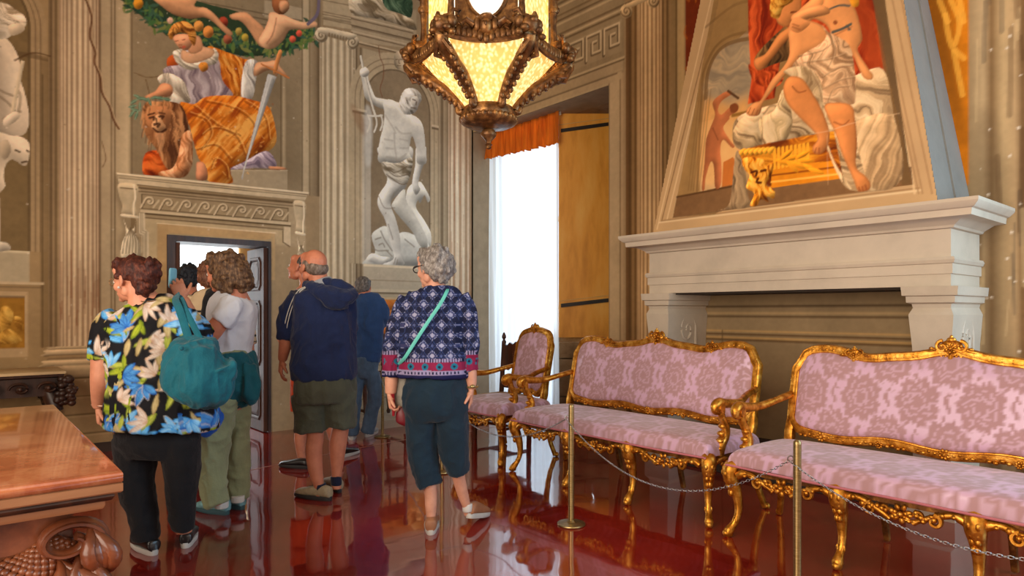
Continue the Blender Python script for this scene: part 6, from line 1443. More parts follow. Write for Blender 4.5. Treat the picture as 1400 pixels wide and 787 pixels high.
class Person:
    def __init__(s, label, z0, yaw, foot, skin, group=None):
        s.z0 = z0; s.yaw = TH + rad(yaw); s.f = np.array([-math.sin(s.yaw), math.cos(s.yaw), 0]); s.r = np.array([math.cos(s.yaw), math.sin(s.yaw), 0])
        b = at(foot[0], foot[1], z0); s.root = empty('person', (b[0], b[1], 0)); tag(s.root, label, 'person', group)
        s.body = MB(); s.hands = []; s.skin = skin; s.later = []
    def p(s, x, y, d=0.0): return at(x, y, s.z0 + d)
    def k(s, px): return px*s.z0/905.0
    def limb(s, mb, pts, n=16, up=None, power=2.0, sub=4, flat=1.0):
        """pts: (x, y, depth, r_px[, flat])"""
        P = crom([s.p(*q[:3]) for q in pts], sub); R_ = crom([[s.k(q[3]), (q[4] if len(q) > 4 else flat)] for q in pts], sub)
        mb.tube(P, list(R_[:, 0]), n, up=s.f if up is None else up, flat=list(R_[:, 1]), power=power); return mb
    def head(s, x, y, d=0, yaw=0, pitch=0, roll=0, sc=1.0, female=False, ears=True, eyes=True):
        """head centre pixel; yaw relative to the view direction (0 = looking away, 90 = to the left of the photo)"""
        c = s.p(x, y, d); M = rz(TH + rad(yaw)) @ ry(rad(roll)) @ rx(rad(pitch)); s.hc, s.hM, s.hs = c, M, sc
        q = lambda a: c + M @ (np.array(a, float)*sc)
        b = s.body; B = lambda a, r, R=None: b.ball(q(a), tuple(np.array(r, float)*sc), 16, 11, M if R is None else M @ R)
        B((0, -.015, .035), (.076, .097, .086)); B((0, .032, -.015), (.062, .062, .088)); B((0, .042, -.07), (.047, .05, .043)); B((0, .083, -.098), (.02, .017, .016))
        for e in (-1, 1):
            B((e*.034, .066, -.03), (.026, .026, .028)); B((e*.030, .083, .004), (.017, .012, .010)); B((e*.010, .112, -.034), (.008, .011, .008)); B((e*.055, .0, -.06), (.016, .03, .03))
            if ears:
                B((e*.079, -.006, -.004), (.008, .019, .032), rz(e*.3)); B((e*.077, .004, -.03), (.007, .01, .012))
        b.tube([q((0, .088, .012)), q((0, .108, -.012)), q((0, .121, -.032)), q((0, .106, -.042))], [.009*sc, .011*sc, .014*sc, .010*sc], 10, up=M @ np.array([0, 0, 1.0]))
        B((0, .082, .028), (.048, .016, .012)); B((0, .098, -.060), (.023, .010, .0065)); B((0, .096, -.073), (.020, .010, .0065)); B((0, .07, .06), (.055, .035, .04))
        if eyes:
            for e in (-1, 1):
                ey = MB().ball(q((e*.031, .090, .001)), .0105*sc, 12, 8).build('eye', M_eye, s.root, world=True); MB().ball(q((e*.031, .0975, .001)), .0055*sc, 10, 6).build('iris', M_iris, s.root, world=True)
        return q
    def hand(s, wrist, d, n, side, curl=.5, size=1.0, spread=.06, thumb=.7, fingers=None, tcurl=0.3):
        """wrist point, d finger direction, n palm normal (the side fingers close to), side +1: thumb lies to cross(d,n)"""
        d = np.array(d, float); d /= np.linalg.norm(d); n = np.array(n, float); n -= d*np.dot(n, d); n /= np.linalg.norm(n); l = np.cross(d, n)*side
        m = MB(); w = np.array(wrist, float); S_ = size
        m.tube([w - d*.02*S_, w + d*.015*S_, w + d*.05*S_, w + d*.085*S_, w + d*.098*S_], [.026*S_, .030*S_, .040*S_, .042*S_, .036*S_], 14, up=n, flat=[.8, .62, .42, .36, .3], power=2.4)
        m.ball(w + d*.035*S_ + l*.024*S_ + n*.008*S_, (.024*S_, .024*S_, .018*S_), 10, 7)
        for i, (o, ln) in enumerate(((.0310, .074), (.0105, .083), (-.0105, .077), (-.0305, .060))):
            cv = curl if fingers is None else fingers[i]
            base = w + d*(.088 - .006*abs(i - 1))*S_ + l*o*S_; a = 0.0; dirn = d + l*spread*(1.5 - i)*.6; dirn /= np.linalg.norm(dirn); P = [base - dirn*.01*S_]; q = base.copy(); P.append(q.copy())
            for j, sg in enumerate((.45, .32, .23)):
                a += cv*(.9 if j == 0 else 1.15); v = dirn*math.cos(a) + n*math.sin(a); q = q + v*ln*sg*S_; P.append(q.copy())
            m.tube(P, [.0092*S_, .0094*S_, .0088*S_, .0080*S_, .0062*S_], 9, up=l)
            m.ball(P[-1], .0064*S_, 8, 6)
        tb_ = w + d*.028*S_ + l*.030*S_ + n*.006*S_; v = d*.72 + l*thumb + n*.25; v /= np.linalg.norm(v); P = [tb_ - v*.01*S_, tb_ + v*.028*S_]; v2 = v*math.cos(tcurl) + (d*.6 + n*.8)*math.sin(tcurl); v2 /= np.linalg.norm(v2); P += [P[-1] + v2*.026*S_, P[-1] + v2*.048*S_]
        m.tube(P, [.0135*S_, .0115*S_, .0105*S_, .0075*S_], 9, up=n); m.ball(P[-1], .0076*S_, 8, 6)
        s.hands.append(remesh(m, .0032*S_, 2, name='hand')); return w + d*.09*S_
    def finish(s, voxel=.0065):
        me = remesh(s.body, voxel, 2, name='body'); me = join_meshes('body', [me] + s.hands)
        return put('body', me, s.skin, s.root, world=True)
    def wear(s, name, mb, mat, voxel=.008, sm=4, disp=None, colf=None, label=None):
        me = remesh(mb, voxel, sm, disp, name)
        if colf is not None: V, N = get_vn(me); set_col(me, colf(V, N))
        o = put(name, me, mat, s.root, world=True)
        if label: o['label'] = label
        return o
    def hair(s, mat, balls, rnd=0, rr=(.012, .02), shell=None, voxel=.006, amp=.006, fr=60, seed=3, name='hair', sm=1):
        """balls in head coordinates (c, r); rnd random curls scattered over them"""
        m = MB(); q = lambda a: s.hc + s.hM @ (np.array(a, float)*s.hs); rg = np.random.default_rng(seed)
        for c, r in balls: m.ball(q(c), tuple(np.array(r)*s.hs), 18, 12, s.hM)
        for i in range(rnd):
            c, r = balls[rg.integers(len(balls))]; v = rg.normal(0, 1, 3); v /= np.linalg.norm(v)
            if shell is not None and not shell(v, np.array(c) + v*np.array(r)): continue
            rad_ = rg.uniform(*rr)*s.hs; m.ball(q(np.array(c) + v*np.array(r)*.97), (rad_, rad_, rad_*rg.uniform(.8, 1.5)), 8, 6)
        me = remesh(m, voxel, sm, lambda V, N: amp*(vn3((V - s.hc)*np.array([fr, fr, fr*.45])) + .5*vn3((V - s.hc)*fr*2)), name)
        return put(name, me, mat, s.root, world=True)
    def shoe(s, x, y, yaw, L_=.27, up=None, sole=None, lift=0.0, pitch=0.0, d=0.0, hi=.075, w=.046, name='shoe', lace=None, h0=None):
        """centre of the heel contact at pixel (on the floor unless lift); yaw as heads"""
        z = 1.32*905/(y - 426) if h0 is None else h0; c = at(x, y, z); c[2] = lift; M = rz(TH + rad(yaw)) @ rx(rad(pitch)); q = lambda a: c + M @ np.array(a, float)
        prof = [(-.02, .026, .055), (-.012, .034, .068), (.02, .036, .075), (.07, .036, .078), (.12, .040, .066), (.17, .046, .052), (.215, .045, .044), (.25, .036, .036), (.27, .02, .025)]
        rings = []
        for a, ww, h in prof:
            a = a*L_/.27; ww = ww*w/.046; h = h*hi/.075; rings.append([q((ww*math.copysign(abs(math.cos(t))**.75, math.cos(t)) + .006*(a/.27), a, .022 + h*.5 + h*.5*math.copysign(abs(math.sin(t))**.8, math.sin(t)) - .0)) for t in np.linspace(0, 2*math.pi, 19)[:-1]])
        m = MB().loft(rings); o = m.build(name, up, s.root, ang=70, world=True)
        rings = []
        for z_, e in ((.0, .94), (.006, 1.03), (.022, 1.05), (.030, 1.02)):
            out = []
            for t in np.linspace(0, 2*math.pi, 29)[:-1]:
                yy = .125 + .149*math.sin(t); ww = np.interp(yy, [p_[0] for p_ in prof], [p_[1] for p_ in prof]) if -.02 <= yy <= .27 else .012
                ww = .044*abs(math.cos(t))**.72*(1 - .14*(yy < .1))
                out.append(q((math.copysign(ww, math.cos(t))*e*w/.046 + .006*(yy/.27), yy*L_/.27*e, z_)))
            rings.append(out)
        so = MB().loft(rings).build('sole', sole, s.root, ang=60, world=True)
        if lace is not None:
            for i in range(4):
                yy = (.10 + .022*i)*L_/.27; h = (.088 - .009*i)*hi/.075 + .012
                MB().tube([q((-.022, yy, h - .012)), q((0, yy + .006, h)), q((.022, yy, h - .012))], .0032, 5).build('lace', lace, s.root, world=True)
        return o
SK1 = m_skin('warm_skin', (206, 142, 112)); SK2 = m_skin('ruddy_skin', (200, 128, 98)); SK3 = m_skin('fair_skin', (216, 160, 134))
M_sock = cloth('white_sock', (206, 204, 200)); M_black = cloth('black_cloth', (24, 24, 28), .2); M_white_sole = basic('white_rubber', (196, 194, 188), .6)
M_blacksh = basic('black_leather', (24, 22, 24), .35, coat=.2); M_glass_l = basic('spectacle_frame', (30, 34, 38), .3)

# ---- floral canvas for the first woman's blouse
def floral():
    rg = np.random.default_rng(21); Cn = Canvas((0, 0, 0), (1, 0, 0), (0, 0, 1), 1.2, 1.2, .003, (14, 14, 20))
    BL = [((30, 120, 205), (120, 196, 240)), ((46, 146, 222), (160, 214, 245)), ((24, 88, 176), (90, 166, 230))]
    def petal(p, a, ln, w, dk, lt, edge=None):
        d = np.array([math.cos(a), math.sin(a)]); q = np.array([-d[1], d[0]])
        P = [p, p + d*ln*.35 + q*w, p + d*ln*.7 + q*w*.85, p + d*ln, p + d*ln*.7 - q*w*.85, p + d*ln*.35 - q*w]
        Cn.poly(P, dk, metric=True, mott=.1, k=3); P2 = [p + (x - p)*.82 + d*ln*.08 + q*w*.18 for x in P]; Cn.poly(P2, lt, .75, metric=True, mott=.15, k=3, soft=1)
        if edge: Cn.line(P + [P[0]], edge, .003, .8, True, True)
        Cn.line([p, p + d*ln*.85], dk, .003, .7, False, True)
    for i in range(99):
        p = np.array([(i % 9)*.135 + rg.uniform(-.04, .04) + .06*((i//9) % 2), (i//9)*.115 + rg.uniform(-.04, .04)]); a0 = rg.uniform(0, 6.28)
        for k in range(3): 
            a = a0 + rg.uniform(1.5, 5); c = [((96, 120, 20), (178, 190, 50)), ((120, 136, 40), (196, 204, 90)), ((150, 128, 80), (206, 190, 140))][rg.integers(3)]; petal(p + rg.normal(0, .03, 2), a, rg.uniform(.07, .12), rg.uniform(.010, .016), *c)
        if rg.random() < .62:
            c = BL[rg.integers(3)]; n = rg.integers(4, 7); sp = rg.uniform(.45, .9)
            for k in range(n): petal(p, a0 + (k - n/2)*sp, rg.uniform(.075, .115), rg.uniform(.012, .018), *c, edge=(206, 200, 190) if rg.random() < .3 else None)
        else:
            for k in range(4): petal(p, a0 + (k - 1.5)*.5, rg.uniform(.07, .11), rg.uniform(.010, .015), (186, 150, 124), (226, 220, 214))
    return Cn
FL = floral()
def planar(P, o, r, f, N):
    """cloth coordinates: across (wrapping by the normal) and height"""
    D = P - o; u = D @ r; d = D @ f; nr = N @ r; nf = N @ f
    return u - np.sign(u)*d*(np.abs(nr) > .62)*1.0, D[:, 2]

# ======== woman in the floral blouse
w1 = Person('woman in black blouse with blue flowers, nearest visitor, carrying a teal shoulder bag', 3.62, 12, (220, 750), SK1)
w1.head(181, 383, 0, yaw=72, pitch=-6, sc=.98)
w1.limb(w1.body, [(188, 384, 0, 16), (194, 402, 0, 17), (200, 420, 0, 30, .6), (203, 440, 0, 50, .5), (208, 500, 0, 50, .7), (214, 560, 0, 56, .7), (216, 600, 0, 52, .7)])
w1.limb(w1.body, [(150, 432, 0, 14), (144, 470, 0, 16.5), (143, 502, 0, 17), (140, 522, .0, 15), (136, 545, .04, 10.5), (135, 557, .05, 8)])
w1.limb(w1.body, [(246, 434, 0, 10), (272, 462, .10, 13), (278, 472, .18, 12), (263, 436, .26, 10.5), (250, 408, .26, 8)])
w1.hand(w1.p(135, 556, .05), (0.05*w1.r[0], .05*w1.r[1], -1), w1.r*1 + w1.f*.3, 1, curl=.62, size=.95)
w1.hand(w1.p(250, 409, .26), np.array([0, 0, 1.0]) - RT*.40, -RT*.5 + FW, -1, curl=.5, size=.98)
for q in ([(188, 600, 0, 24), (188, 660, 0, 20), (200, 738, 0, 11)], [(246, 600, 0, 22), (248, 660, 0, 18), (252, 728, 0, 10)]): w1.limb(w1.body, q)
w1.finish()
w1.hair(hairmat('auburn_hair', (34, 14, 12), (72, 32, 24), (120, 62, 42)), [((0, -.025, .05), (.088, .104, .084)), ((0, -.085, .0), (.075, .06, .085)), ((0, .035, .088), (.066, .062, .045)), ((0, .08, .085), (.05, .035, .03)), ((.01, -.12, .04), (.055, .045, .06)), ((-.02, -.11, -.05), (.05, .05, .045))], 90, (.010, .022), seed=5, amp=.006,
    shell=lambda v, c: not (c[1] > .05 and c[2] < .07))
q = lambda a: w1.hc + w1.hM @ (np.array(a, float)*w1.hs)
m = MB()
for e in (-1, 1):
    m.tube([q((e*.031 + .024*math.cos(t), .108, .0 + .02*math.sin(t))) for t in np.linspace(0, 6.28, 15)[:-1]], .0022, 5, up=w1.hM @ np.array([0, 1.0, 0]), closed=True); m.tube([q((e*.055, .106, .004)), q((e*.078, .05, .010)), q((e*.082, -.002, .012))], .002, 5)
m.build('glasses', basic('gold_rim', (206, 180, 140), .3, .8), w1.root, world=True); MB().ball(q((-.084, .008, -.042)), .007, 10, 8).build('earring', M_white_sole, w1.root, world=True)
nk = MB(); nk.tube([w1.p(200 + 24*math.cos(t), 405 + 5*math.sin(t) + 2, -.07*math.sin(t)) for t in np.linspace(0, 6.28, 26)[:-1]], .0035, 6, closed=True); nk.build('necklace', basic('necklace_metal', (170, 130, 96), .3, .8), w1.root, world=True)
m = MB(); w1.limb(m, [(194, 411, 0, 26, .5), (197, 418, 0, 40, .5), (201, 432, 0, 54, .5), (205, 460, 0, 60, .6), (211, 500, 0, 61, .68), (217, 540, 0, 65, .72), (222, 570, 0, 70, .72), (222, 583, 0, 71, .72)], 28)
w1.limb(m, [(160, 429, 0, 13), (150, 445, 0, 19), (145, 470, 0, 20), (144, 490, .0, 20.5)]); w1.limb(m, [(240, 428, 0, 13), (259, 442, .05, 18), (277, 462, .11, 17)])
fo = w1.p(205, 430)
def flc(V, N):
    u, v = planar(V, fo, w1.r, w1.f, N); return FL.sample((u + .45) % 1.15, (v + .75) % 1.15)
w1.wear('blouse', m, vcol('floral_cotton', .8, 1.0, .15, 60, .001, .08, .25), .0065, 3, folds(.010, (10, 10, 4), 2), flc)
m = MB(); w1.limb(m, [(218, 575, 0, 54, .7), (217, 605, 0, 54, .68), (216, 622, 0, 48, .6)], 24); w1.limb(m, [(187, 600, 0, 29), (186, 640, 0, 25), (190, 680, 0, 21.5), (197, 715, 0, 18), (200, 737, 0, 17)]); w1.limb(m, [(246, 600, 0, 28), (249, 640, 0, 24), (248, 680, 0, 20), (250, 705, 0, 17), (251, 724, 0, 15)])
w1.wear('trousers', m, M_black, .009, 3, folds(.008, (8, 8, 5), 4))
w1.shoe(210, 758, 52, .245, M_blacksh, M_white_sole, hi=.07); w1.shoe(254, 748, 20, .245, M_blacksh, M_white_sole, hi=.07)
m = MB(); m.tube([w1.p(137 + 12*math.cos(t), 553 + 2*math.sin(t), .05 - .035*math.sin(t)) for t in np.linspace(0, 6.28, 17)[:-1]], .004, 6, closed=True); m.build('bracelet', basic('silver_pink_bracelet', (214, 180, 160), .3, .7), w1.root, world=True)
# phones
def slab(c, d, n, h, w, t, mat, name, label, cat, scr=None):
    d = d/np.linalg.norm(d); n = n - d*np.dot(n, d); n /= np.linalg.norm(n); l = np.cross(d, n); m = MB(); rings = []
    for o, e in ((-t/2, .94), (-t/3, 1), (t/3, 1), (t/2, .94)):
        ring = []
        for k in range(20):
            a = 2*math.pi*k/20; ring.append(c + n*o + d*h/2*e*math.copysign(abs(math.sin(a))**.3, math.sin(a)) + l*w/2*e*math.copysign(abs(math.cos(a))**.3, math.cos(a)))
        rings.append(ring)
    o = m.loft(rings).build(name, mat, ang=40); tag(o, label, cat)
    if scr is not None: MB().loft([[c + n*(t/2 + g) + d*h*.46*a + l*w*.45*b for a, b in ((-1, -1), (-1, 1), (1, 1), (1, -1))] for g in (-.0004, .0006)]).build('screen', scr, o, smooth=False)
    return o
slab(w1.p(150, 567, .03), np.array([.1, 0, 1.0]), RT*.4 - FW, .15, .07, .009, basic('black_phone_case', (18, 18, 20), .35), 'phone', 'black phone held low in the left hand of the woman in flowers', 'phone')
slab(w1.p(236, 380, .31), np.array([0, 0, 1.0]) + .05*RT, RT - FW*.06, .12, .07, .012, basic('pale_blue_phone_case', (120, 190, 214), .4), 'phone', 'pale blue phone held up beside the doorway by the woman in flowers', 'phone')
# teal shoulder bag
M_teal = cloth('teal_canvas', (14, 92, 108), .14, .8, 14, .3)
bag = empty('shoulder_bag', w1.p(268, 520, -.22)); tag(bag, 'big teal cloth shoulder bag hanging from the right shoulder of the woman in flowers', 'bag')
m = MB(); w1.limb(m, [(268, 462, -.16, 22, .5), (265, 480, -.19, 32, .75), (268, 505, -.22, 39, .8), (272, 525, -.22, 41, .85), (270, 540, -.21, 34, .8), (268, 547, -.20, 18, .6)], 28)
w1.limb(m, [(300, 500, -.22, 22), (308, 520, -.2, 12)]); w1.limb(m, [(240, 500, -.2, 16), (234, 520, -.2, 12)])
me = remesh(m, .007, 5, folds(.016, (14, 14, 5), 8, .003)); bb = put('bag_body', me, M_teal, bag, world=True)
m = MB(); m.tube(crom([w1.p(x, y, d) for x, y, d in ((262, 478, -.22), (254, 450, -.20), (246, 425, -.17), (240, 410, -.10), (244, 404, 0), (254, 425, .10), (268, 470, .0))], 5), .020, 8, up=w1.f, flat=.3); me = m.mesh('strap'); put('strap', me, M_teal, bag, world=True)
m = MB(); m.tube(crom([w1.p(x, y, d) for x, y, d in ((278, 474, -.2), (266, 448, -.19), (254, 425, -.16), (247, 408, -.08))], 5), .016, 8, up=w1.f, flat=.3); put('strap', m.mesh('strap'), M_teal, bag, world=True)
m = MB(); m.ball(w1.p(248, 476, -.335), (.012, .012, .012)); m.build('snap', M_teal, bag, world=True)

# ======== woman in white T-shirt
w2 = Person('woman with wavy brown hair in white T-shirt and sage trousers facing the doorway', 4.28, 55, (300, 700), SK2)
w2.head(305, 372, 0, yaw=74, pitch=-10, sc=1.0)
w2.limb(w2.body, [(312, 378, 0, 14), (320, 396, 0, 14), (320, 412, 0, 24, .7), (318, 450, 0, 24, .7), (312, 500, 0, 23, .7), (308, 560, 0, 23, .7)])
w2.limb(w2.body, [(317, 420, -.10, 9), (304, 436, -.18, 11), (289, 455, -.18, 12), (278, 462, -.16, 10), (262, 450, -.05, 8), (255, 440, .0, 6.5)])
w2.hand(w2.p(256, 441, .0), -RT*.6 + np.array([0, 0, 1.0]), FW, 1, curl=.6, size=.95)
for q in ([(297, 560, -.08, 15), (289, 630, -.08, 12), (297, 690, -.08, 8)], [(321, 560, .14, 12), (325, 630, .14, 9), (324, 680, .14, 7)]): w2.limb(w2.body, q)
w2.finish(.007)
w2.hair(hairmat('wavy_brown_hair', (38, 26, 20), (92, 66, 46), (150, 116, 82)), [((0, -.03, .05), (.094, .11, .086)), ((0, -.10, -.02), (.088, .075, .115)), ((.055, -.04, -.05), (.055, .075, .10)), ((-.06, -.05, -.05), (.05, .07, .10)), ((0, .03, .09), (.07, .06, .04)), ((.02, -.13, -.075), (.07, .06, .07))], 170, (.014, .026), seed=8, amp=.010, fr=40,
    shell=lambda v, c: not (c[1] > .035 and c[2] < .07))
m = MB(); w2.limb(m, [(322, 402, 0, 15, .9), (320, 408, 0, 27, .85), (318, 422, 0, 33, .9), (316, 450, 0, 31, .9), (312, 470, 0, 30, .9), (311, 484, 0, 31, .9)], 26)
w2.limb(m, [(318, 414, -.10, 15), (311, 428, -.16, 16), (301, 440, -.18, 15.5)])
w2.wear('t_shirt', m, cloth('white_cotton', (206, 208, 216), .05, .85, 8, .15), .008, 3, folds(.008, (10, 10, 4), 3))
m = MB(); w2.limb(m, [(312, 480, 0, 31, .9), (312, 500, 0, 33, .9), (308, 540, 0, 34, .85)], 24); w2.limb(m, [(299, 540, -.08, 28), (292, 580, -.08, 24), (288, 630, -.08, 20), (292, 662, -.08, 17), (298, 688, -.08, 16)]); w2.limb(m, [(319, 540, .14, 22), (324, 590, .14, 17), (326, 640, .14, 14), (325, 679, .14, 14)])
w2.wear('trousers', m, cloth('sage_cotton', (140, 146, 112), .1, .85, 9, .3), .009, 3, folds(.014, (9, 9, 6), 6))
m = MB(); w2.limb(m, [(312, 484, 0, 34, .95), (314, 500, 0, 35, .95), (317, 525, -.02, 33, .95), (320, 545, -.03, 26, .9), (322, 556, -.03, 15, .8)], 26); w2.limb(m, [(338, 500, -.05, 10), (341, 525, -.08, 11), (342, 545, -.08, 9), (345, 552, -.08, 4)]); w2.limb(m, [(290, 520, -.08, 15), (292, 545, -.1, 13), (286, 556, -.1, 6)])
jk = w2.wear('tied_jacket', m, cloth('teal_jersey', (16, 84, 96), .15, .8, 12, .3), .008, 3, folds(.016, (14, 14, 4), 9), label='teal jacket tied round the waist')
M_tsh = basic('teal_grey_trainer', (112, 158, 166), .6, var=.35, scale=30); M_tsole = basic('dark_teal_sole', (52, 84, 92), .6)
w2.shoe(309, 703, 68, .255, M_tsh, M_tsole, lace=M_white_sole, hi=.08); w2.shoe(330, 696, 62, .25, M_tsh, M_tsole, lace=M_white_sole, hi=.08)
for x, y, d in ((303, 689, -.05), (325, 681, .08)): m = MB(); w2.limb(m, [(x, y - 4, d, 9), (x, y + 5, d, 9)]); w2.wear('sock', m, M_sock, .006, 1)
bg2 = empty('blue_bag', w2.p(282, 580, -.22)); tag(bg2, 'bright blue bag with a yellow tag between the woman in flowers and the sage trousers', 'bag')
m = MB(); w2.limb(m, [(288, 548, -.2, 14, .6), (284, 560, -.22, 20, .7), (279, 580, -.22, 21, .7), (275, 594, -.22, 14, .6)], 22); put('bag_body', remesh(m, .008, 4, folds(.01, (12, 12, 5), 4)), cloth('royal_blue_nylon', (24, 84, 176), .15, .6), bg2, world=True)
MB().box(tuple(w2.p(292, 573, -.34) - .008), tuple(w2.p(292, 573, -.34) + np.array([.008, .008, .025]))).build('tag', basic('yellow_tag', (214, 206, 40), .6), bg2, world=True)
# ======== man in navy hooded sweatshirt
m3 = Person('bald man in navy hooded sweatshirt with white sleeve stripes, grey shorts and hiking shoes', 4.66, 28, (440, 680), SK2)
m3.head(428, 365, 0, yaw=52, pitch=8, sc=1.03)
m3.limb(m3.body, [(433, 372, 0, 13), (437, 388, 0, 14), (441, 402, 0, 24, .5), (443, 440, 0, 31, .6), (443, 520, 0, 31, .6)])
m3.limb(m3.body, [(400, 412, 0, 10), (393, 440, 0, 10), (391, 465, .0, 9.5), (388, 482, .03, 7.5), (386, 492, .05, 6)]); m3.limb(m3.body, [(466, 420, .02, 6), (473, 450, .13, 6.5), (466, 476, .25, 6.5), (440, 478, .32, 7)])
m3.hand(m3.p(386, 491, .05), np.array([0, 0, -1.0]) - .15*RT, m3.r, 1, curl=.38)
m3.hand(m3.p(441, 478, .32), -RT, np.array([0, 0, -1.0]), 1, curl=.5)
for q in ([(424, 560, 0, 17), (431, 592, 0, 12), (429, 612, .0, 11.5), (431, 640, .0, 10), (437, 668, 0, 6.5), (438, 682, 0, 7)], [(464, 555, .05, 16), (466, 582, .05, 11.5), (462, 606, .05, 12), (461, 632, .05, 9), (460, 656, .05, 6.2), (460, 668, .05, 7)]): m3.limb(m3.body, q)
m3.finish(.0065)
m3.hair(hairmat('short_grey_hair', (74, 60, 50), (120, 104, 92), (164, 150, 140)), [((0, -.045, -.002), (.080, .074, .058)), ((.07, -.01, .022), (.014, .03, .022)), ((-.07, -.01, .022), (.014, .03, .022))], 0, voxel=.005, amp=.003)
m = MB(); m3.limb(m, [(437, 383, 0, 15), (440, 390, 0, 19), (442, 396, 0, 22)]); m3.wear('collar', m, cloth('grey_collar', (150, 154, 162)), .007, 2)
m = MB(); m3.limb(m, [(442, 392, 0, 22, .7), (443, 399, 0, 36, .6), (443, 412, 0, 42, .62), (443, 440, 0, 42, .7), (443, 480, 0, 42, .74), (443, 505, 0, 44, .75), (443, 517, 0, 42, .75)], 28)
m3.limb(m, [(410, 404, 0, 14), (401, 418, 0, 15), (395, 440, 0, 14.5), (392, 463, .0, 13)]); m3.limb(m, [(468, 406, 0, 13), (473, 420, .04, 13), (477, 445, .12, 12), (470, 468, .22, 11), (456, 478, .28, 9)])
M_navy = cloth('navy_fleece', (26, 38, 74), .14, .9, 12, .25)
sw = m3.wear('sweatshirt', m, M_navy, .0075, 3, folds(.013, (9, 9, 5), 12))
m = MB(); m3.limb(m, [(418, 388, -.03, 6), (432, 396, -.10, 9), (452, 404, -.13, 12), (472, 406, -.11, 11), (482, 402, -.05, 8), (478, 396, .02, 6)], up=(0, 0, 1)); m3.limb(m, [(440, 400, -.11, 8), (458, 412, -.13, 11), (474, 411, -.10, 9)], up=(0, 0, 1)); m3.limb(m, [(425, 388, .02, 6), (440, 386, -.04, 6), (462, 392, -.07, 9), (478, 398, -.04, 7)], up=(0, 0, 1))
m3.wear('hood', m, M_navy, .007, 2, folds(.01, (14, 14, 8), 3))
for o_ in (0, 3.6):
    m = MB(); P = crom([m3.p(x + o_, y, d) for x, y, d in ((419, 391, -.10), (408, 397, -.115), (399, 412, -.10), (392, 432, -.09), (386.5, 458, -.065))], 5); m.tube(P, .0036, 6, up=m3.f, flat=1.2); m.build('sleeve_stripe', M_white_sole, m3.root, world=True)
m = MB(); m3.limb(m, [(443, 508, 0, 41, .74), (444, 530, 0, 42, .75), (444, 548, 0, 40, .7)], 26); m3.limb(m, [(424, 540, 0, 24), (425, 565, 0, 23), (426, 589, 0, 22.5)]); m3.limb(m, [(463, 540, .04, 24), (466, 562, .04, 22), (466, 583, .04, 20)])
m3.wear('shorts', m, cloth('olive_grey_cotton', (78, 80, 66), .14, .85, 10, .3), .0085, 2, folds(.010, (10, 10, 5), 7))
for x, y, d in ((439, 668, 0), (460, 657, .05)): m = MB(); m3.limb(m, [(x - 1, y - 7, d, 7.6), (x, y + 1, d, 7.6), (x, y + 6, d, 7)]); m3.wear('sock', m, cloth('navy_sock', (24, 28, 52)), .006, 1)
M_khk = basic('khaki_suede', (162, 146, 118), .75, var=.2, scale=30); M_dsole = basic('dark_rubber', (44, 42, 42), .6)
m3.shoe(449, 684, 68, .28, M_khk, M_dsole, lace=basic('dark_lace', (70, 60, 48), .8), hi=.082); m3.shoe(463, 673, 35, .27, M_khk, M_dsole, lace=M_sock, hi=.082)
# ======== man mostly hidden behind him
m4 = Person('man looking up, mostly hidden behind the man in navy hooded sweatshirt, wearing orange shorts', 5.7, 60, (425, 640), SK2)
m4.head(412, 366, 0, yaw=76, pitch=14, sc=1.02)
m4.limb(m4.body, [(418, 372, 0, 11), (421, 388, 0, 11), (422, 400, 0, 20, .8), (424, 450, 0, 22, .9), (424, 500, 0, 22, .9)]); m4.limb(m4.body, [(424, 400, -.12, 9), (422, 430, -.16, 8), (410, 460, -.1, 7), (400, 470, -.05, 5)])
m4.hand(m4.p(401, 470, -.05), -RT, np.array([0, 0, 1.0]), 1, curl=.5)
for q in ([(414, 540, 0, 12), (413, 575, 0, 9), (411, 600, 0, 8.5), (413, 628, 0, 5.5), (414, 636, 0, 6)], [(440, 540, .1, 12), (450, 575, .15, 8), (458, 600, .2, 8), (466, 616, .2, 5.5)]): m4.limb(m4.body, q)
m4.finish(.008)
m4.hair(hairmat('dark_grey_hair', (36, 32, 32), (70, 64, 62), (120, 112, 108)), [((0, -.035, .045), (.082, .09, .075))], 20, (.01, .016), seed=4)
m = MB(); m4.limb(m, [(421, 390, 0, 13, .9), (422, 398, 0, 21, .8), (424, 420, 0, 24, .9), (424, 460, 0, 25, .9), (424, 502, 0, 25, .9)], 24); m4.limb(m, [(424, 402, -.1, 11), (423, 425, -.15, 10), (420, 440, -.15, 9)]); m4.wear('shirt', m, cloth('grey_checked_cotton', (142, 142, 146), .3, .85, 30), .009, 3, folds(.008, seed=5))
m = MB(); m4.limb(m, [(424, 498, 0, 25, .9), (424, 525, 0, 26, .9)], 22); m4.limb(m, [(415, 520, 0, 17), (413, 562, 0, 15)]); m4.limb(m, [(438, 520, .08, 15), (445, 560, .12, 14)]); m4.wear('shorts', m, cloth('orange_cotton', (196, 72, 30), .15), .009, 2, folds(.008, seed=6))
m4.shoe(420, 640, 78, .25, M_blacksh, M_dsole, hi=.06); m4.shoe(462, 626, -30, .25, M_blacksh, M_white_sole, hi=.065)
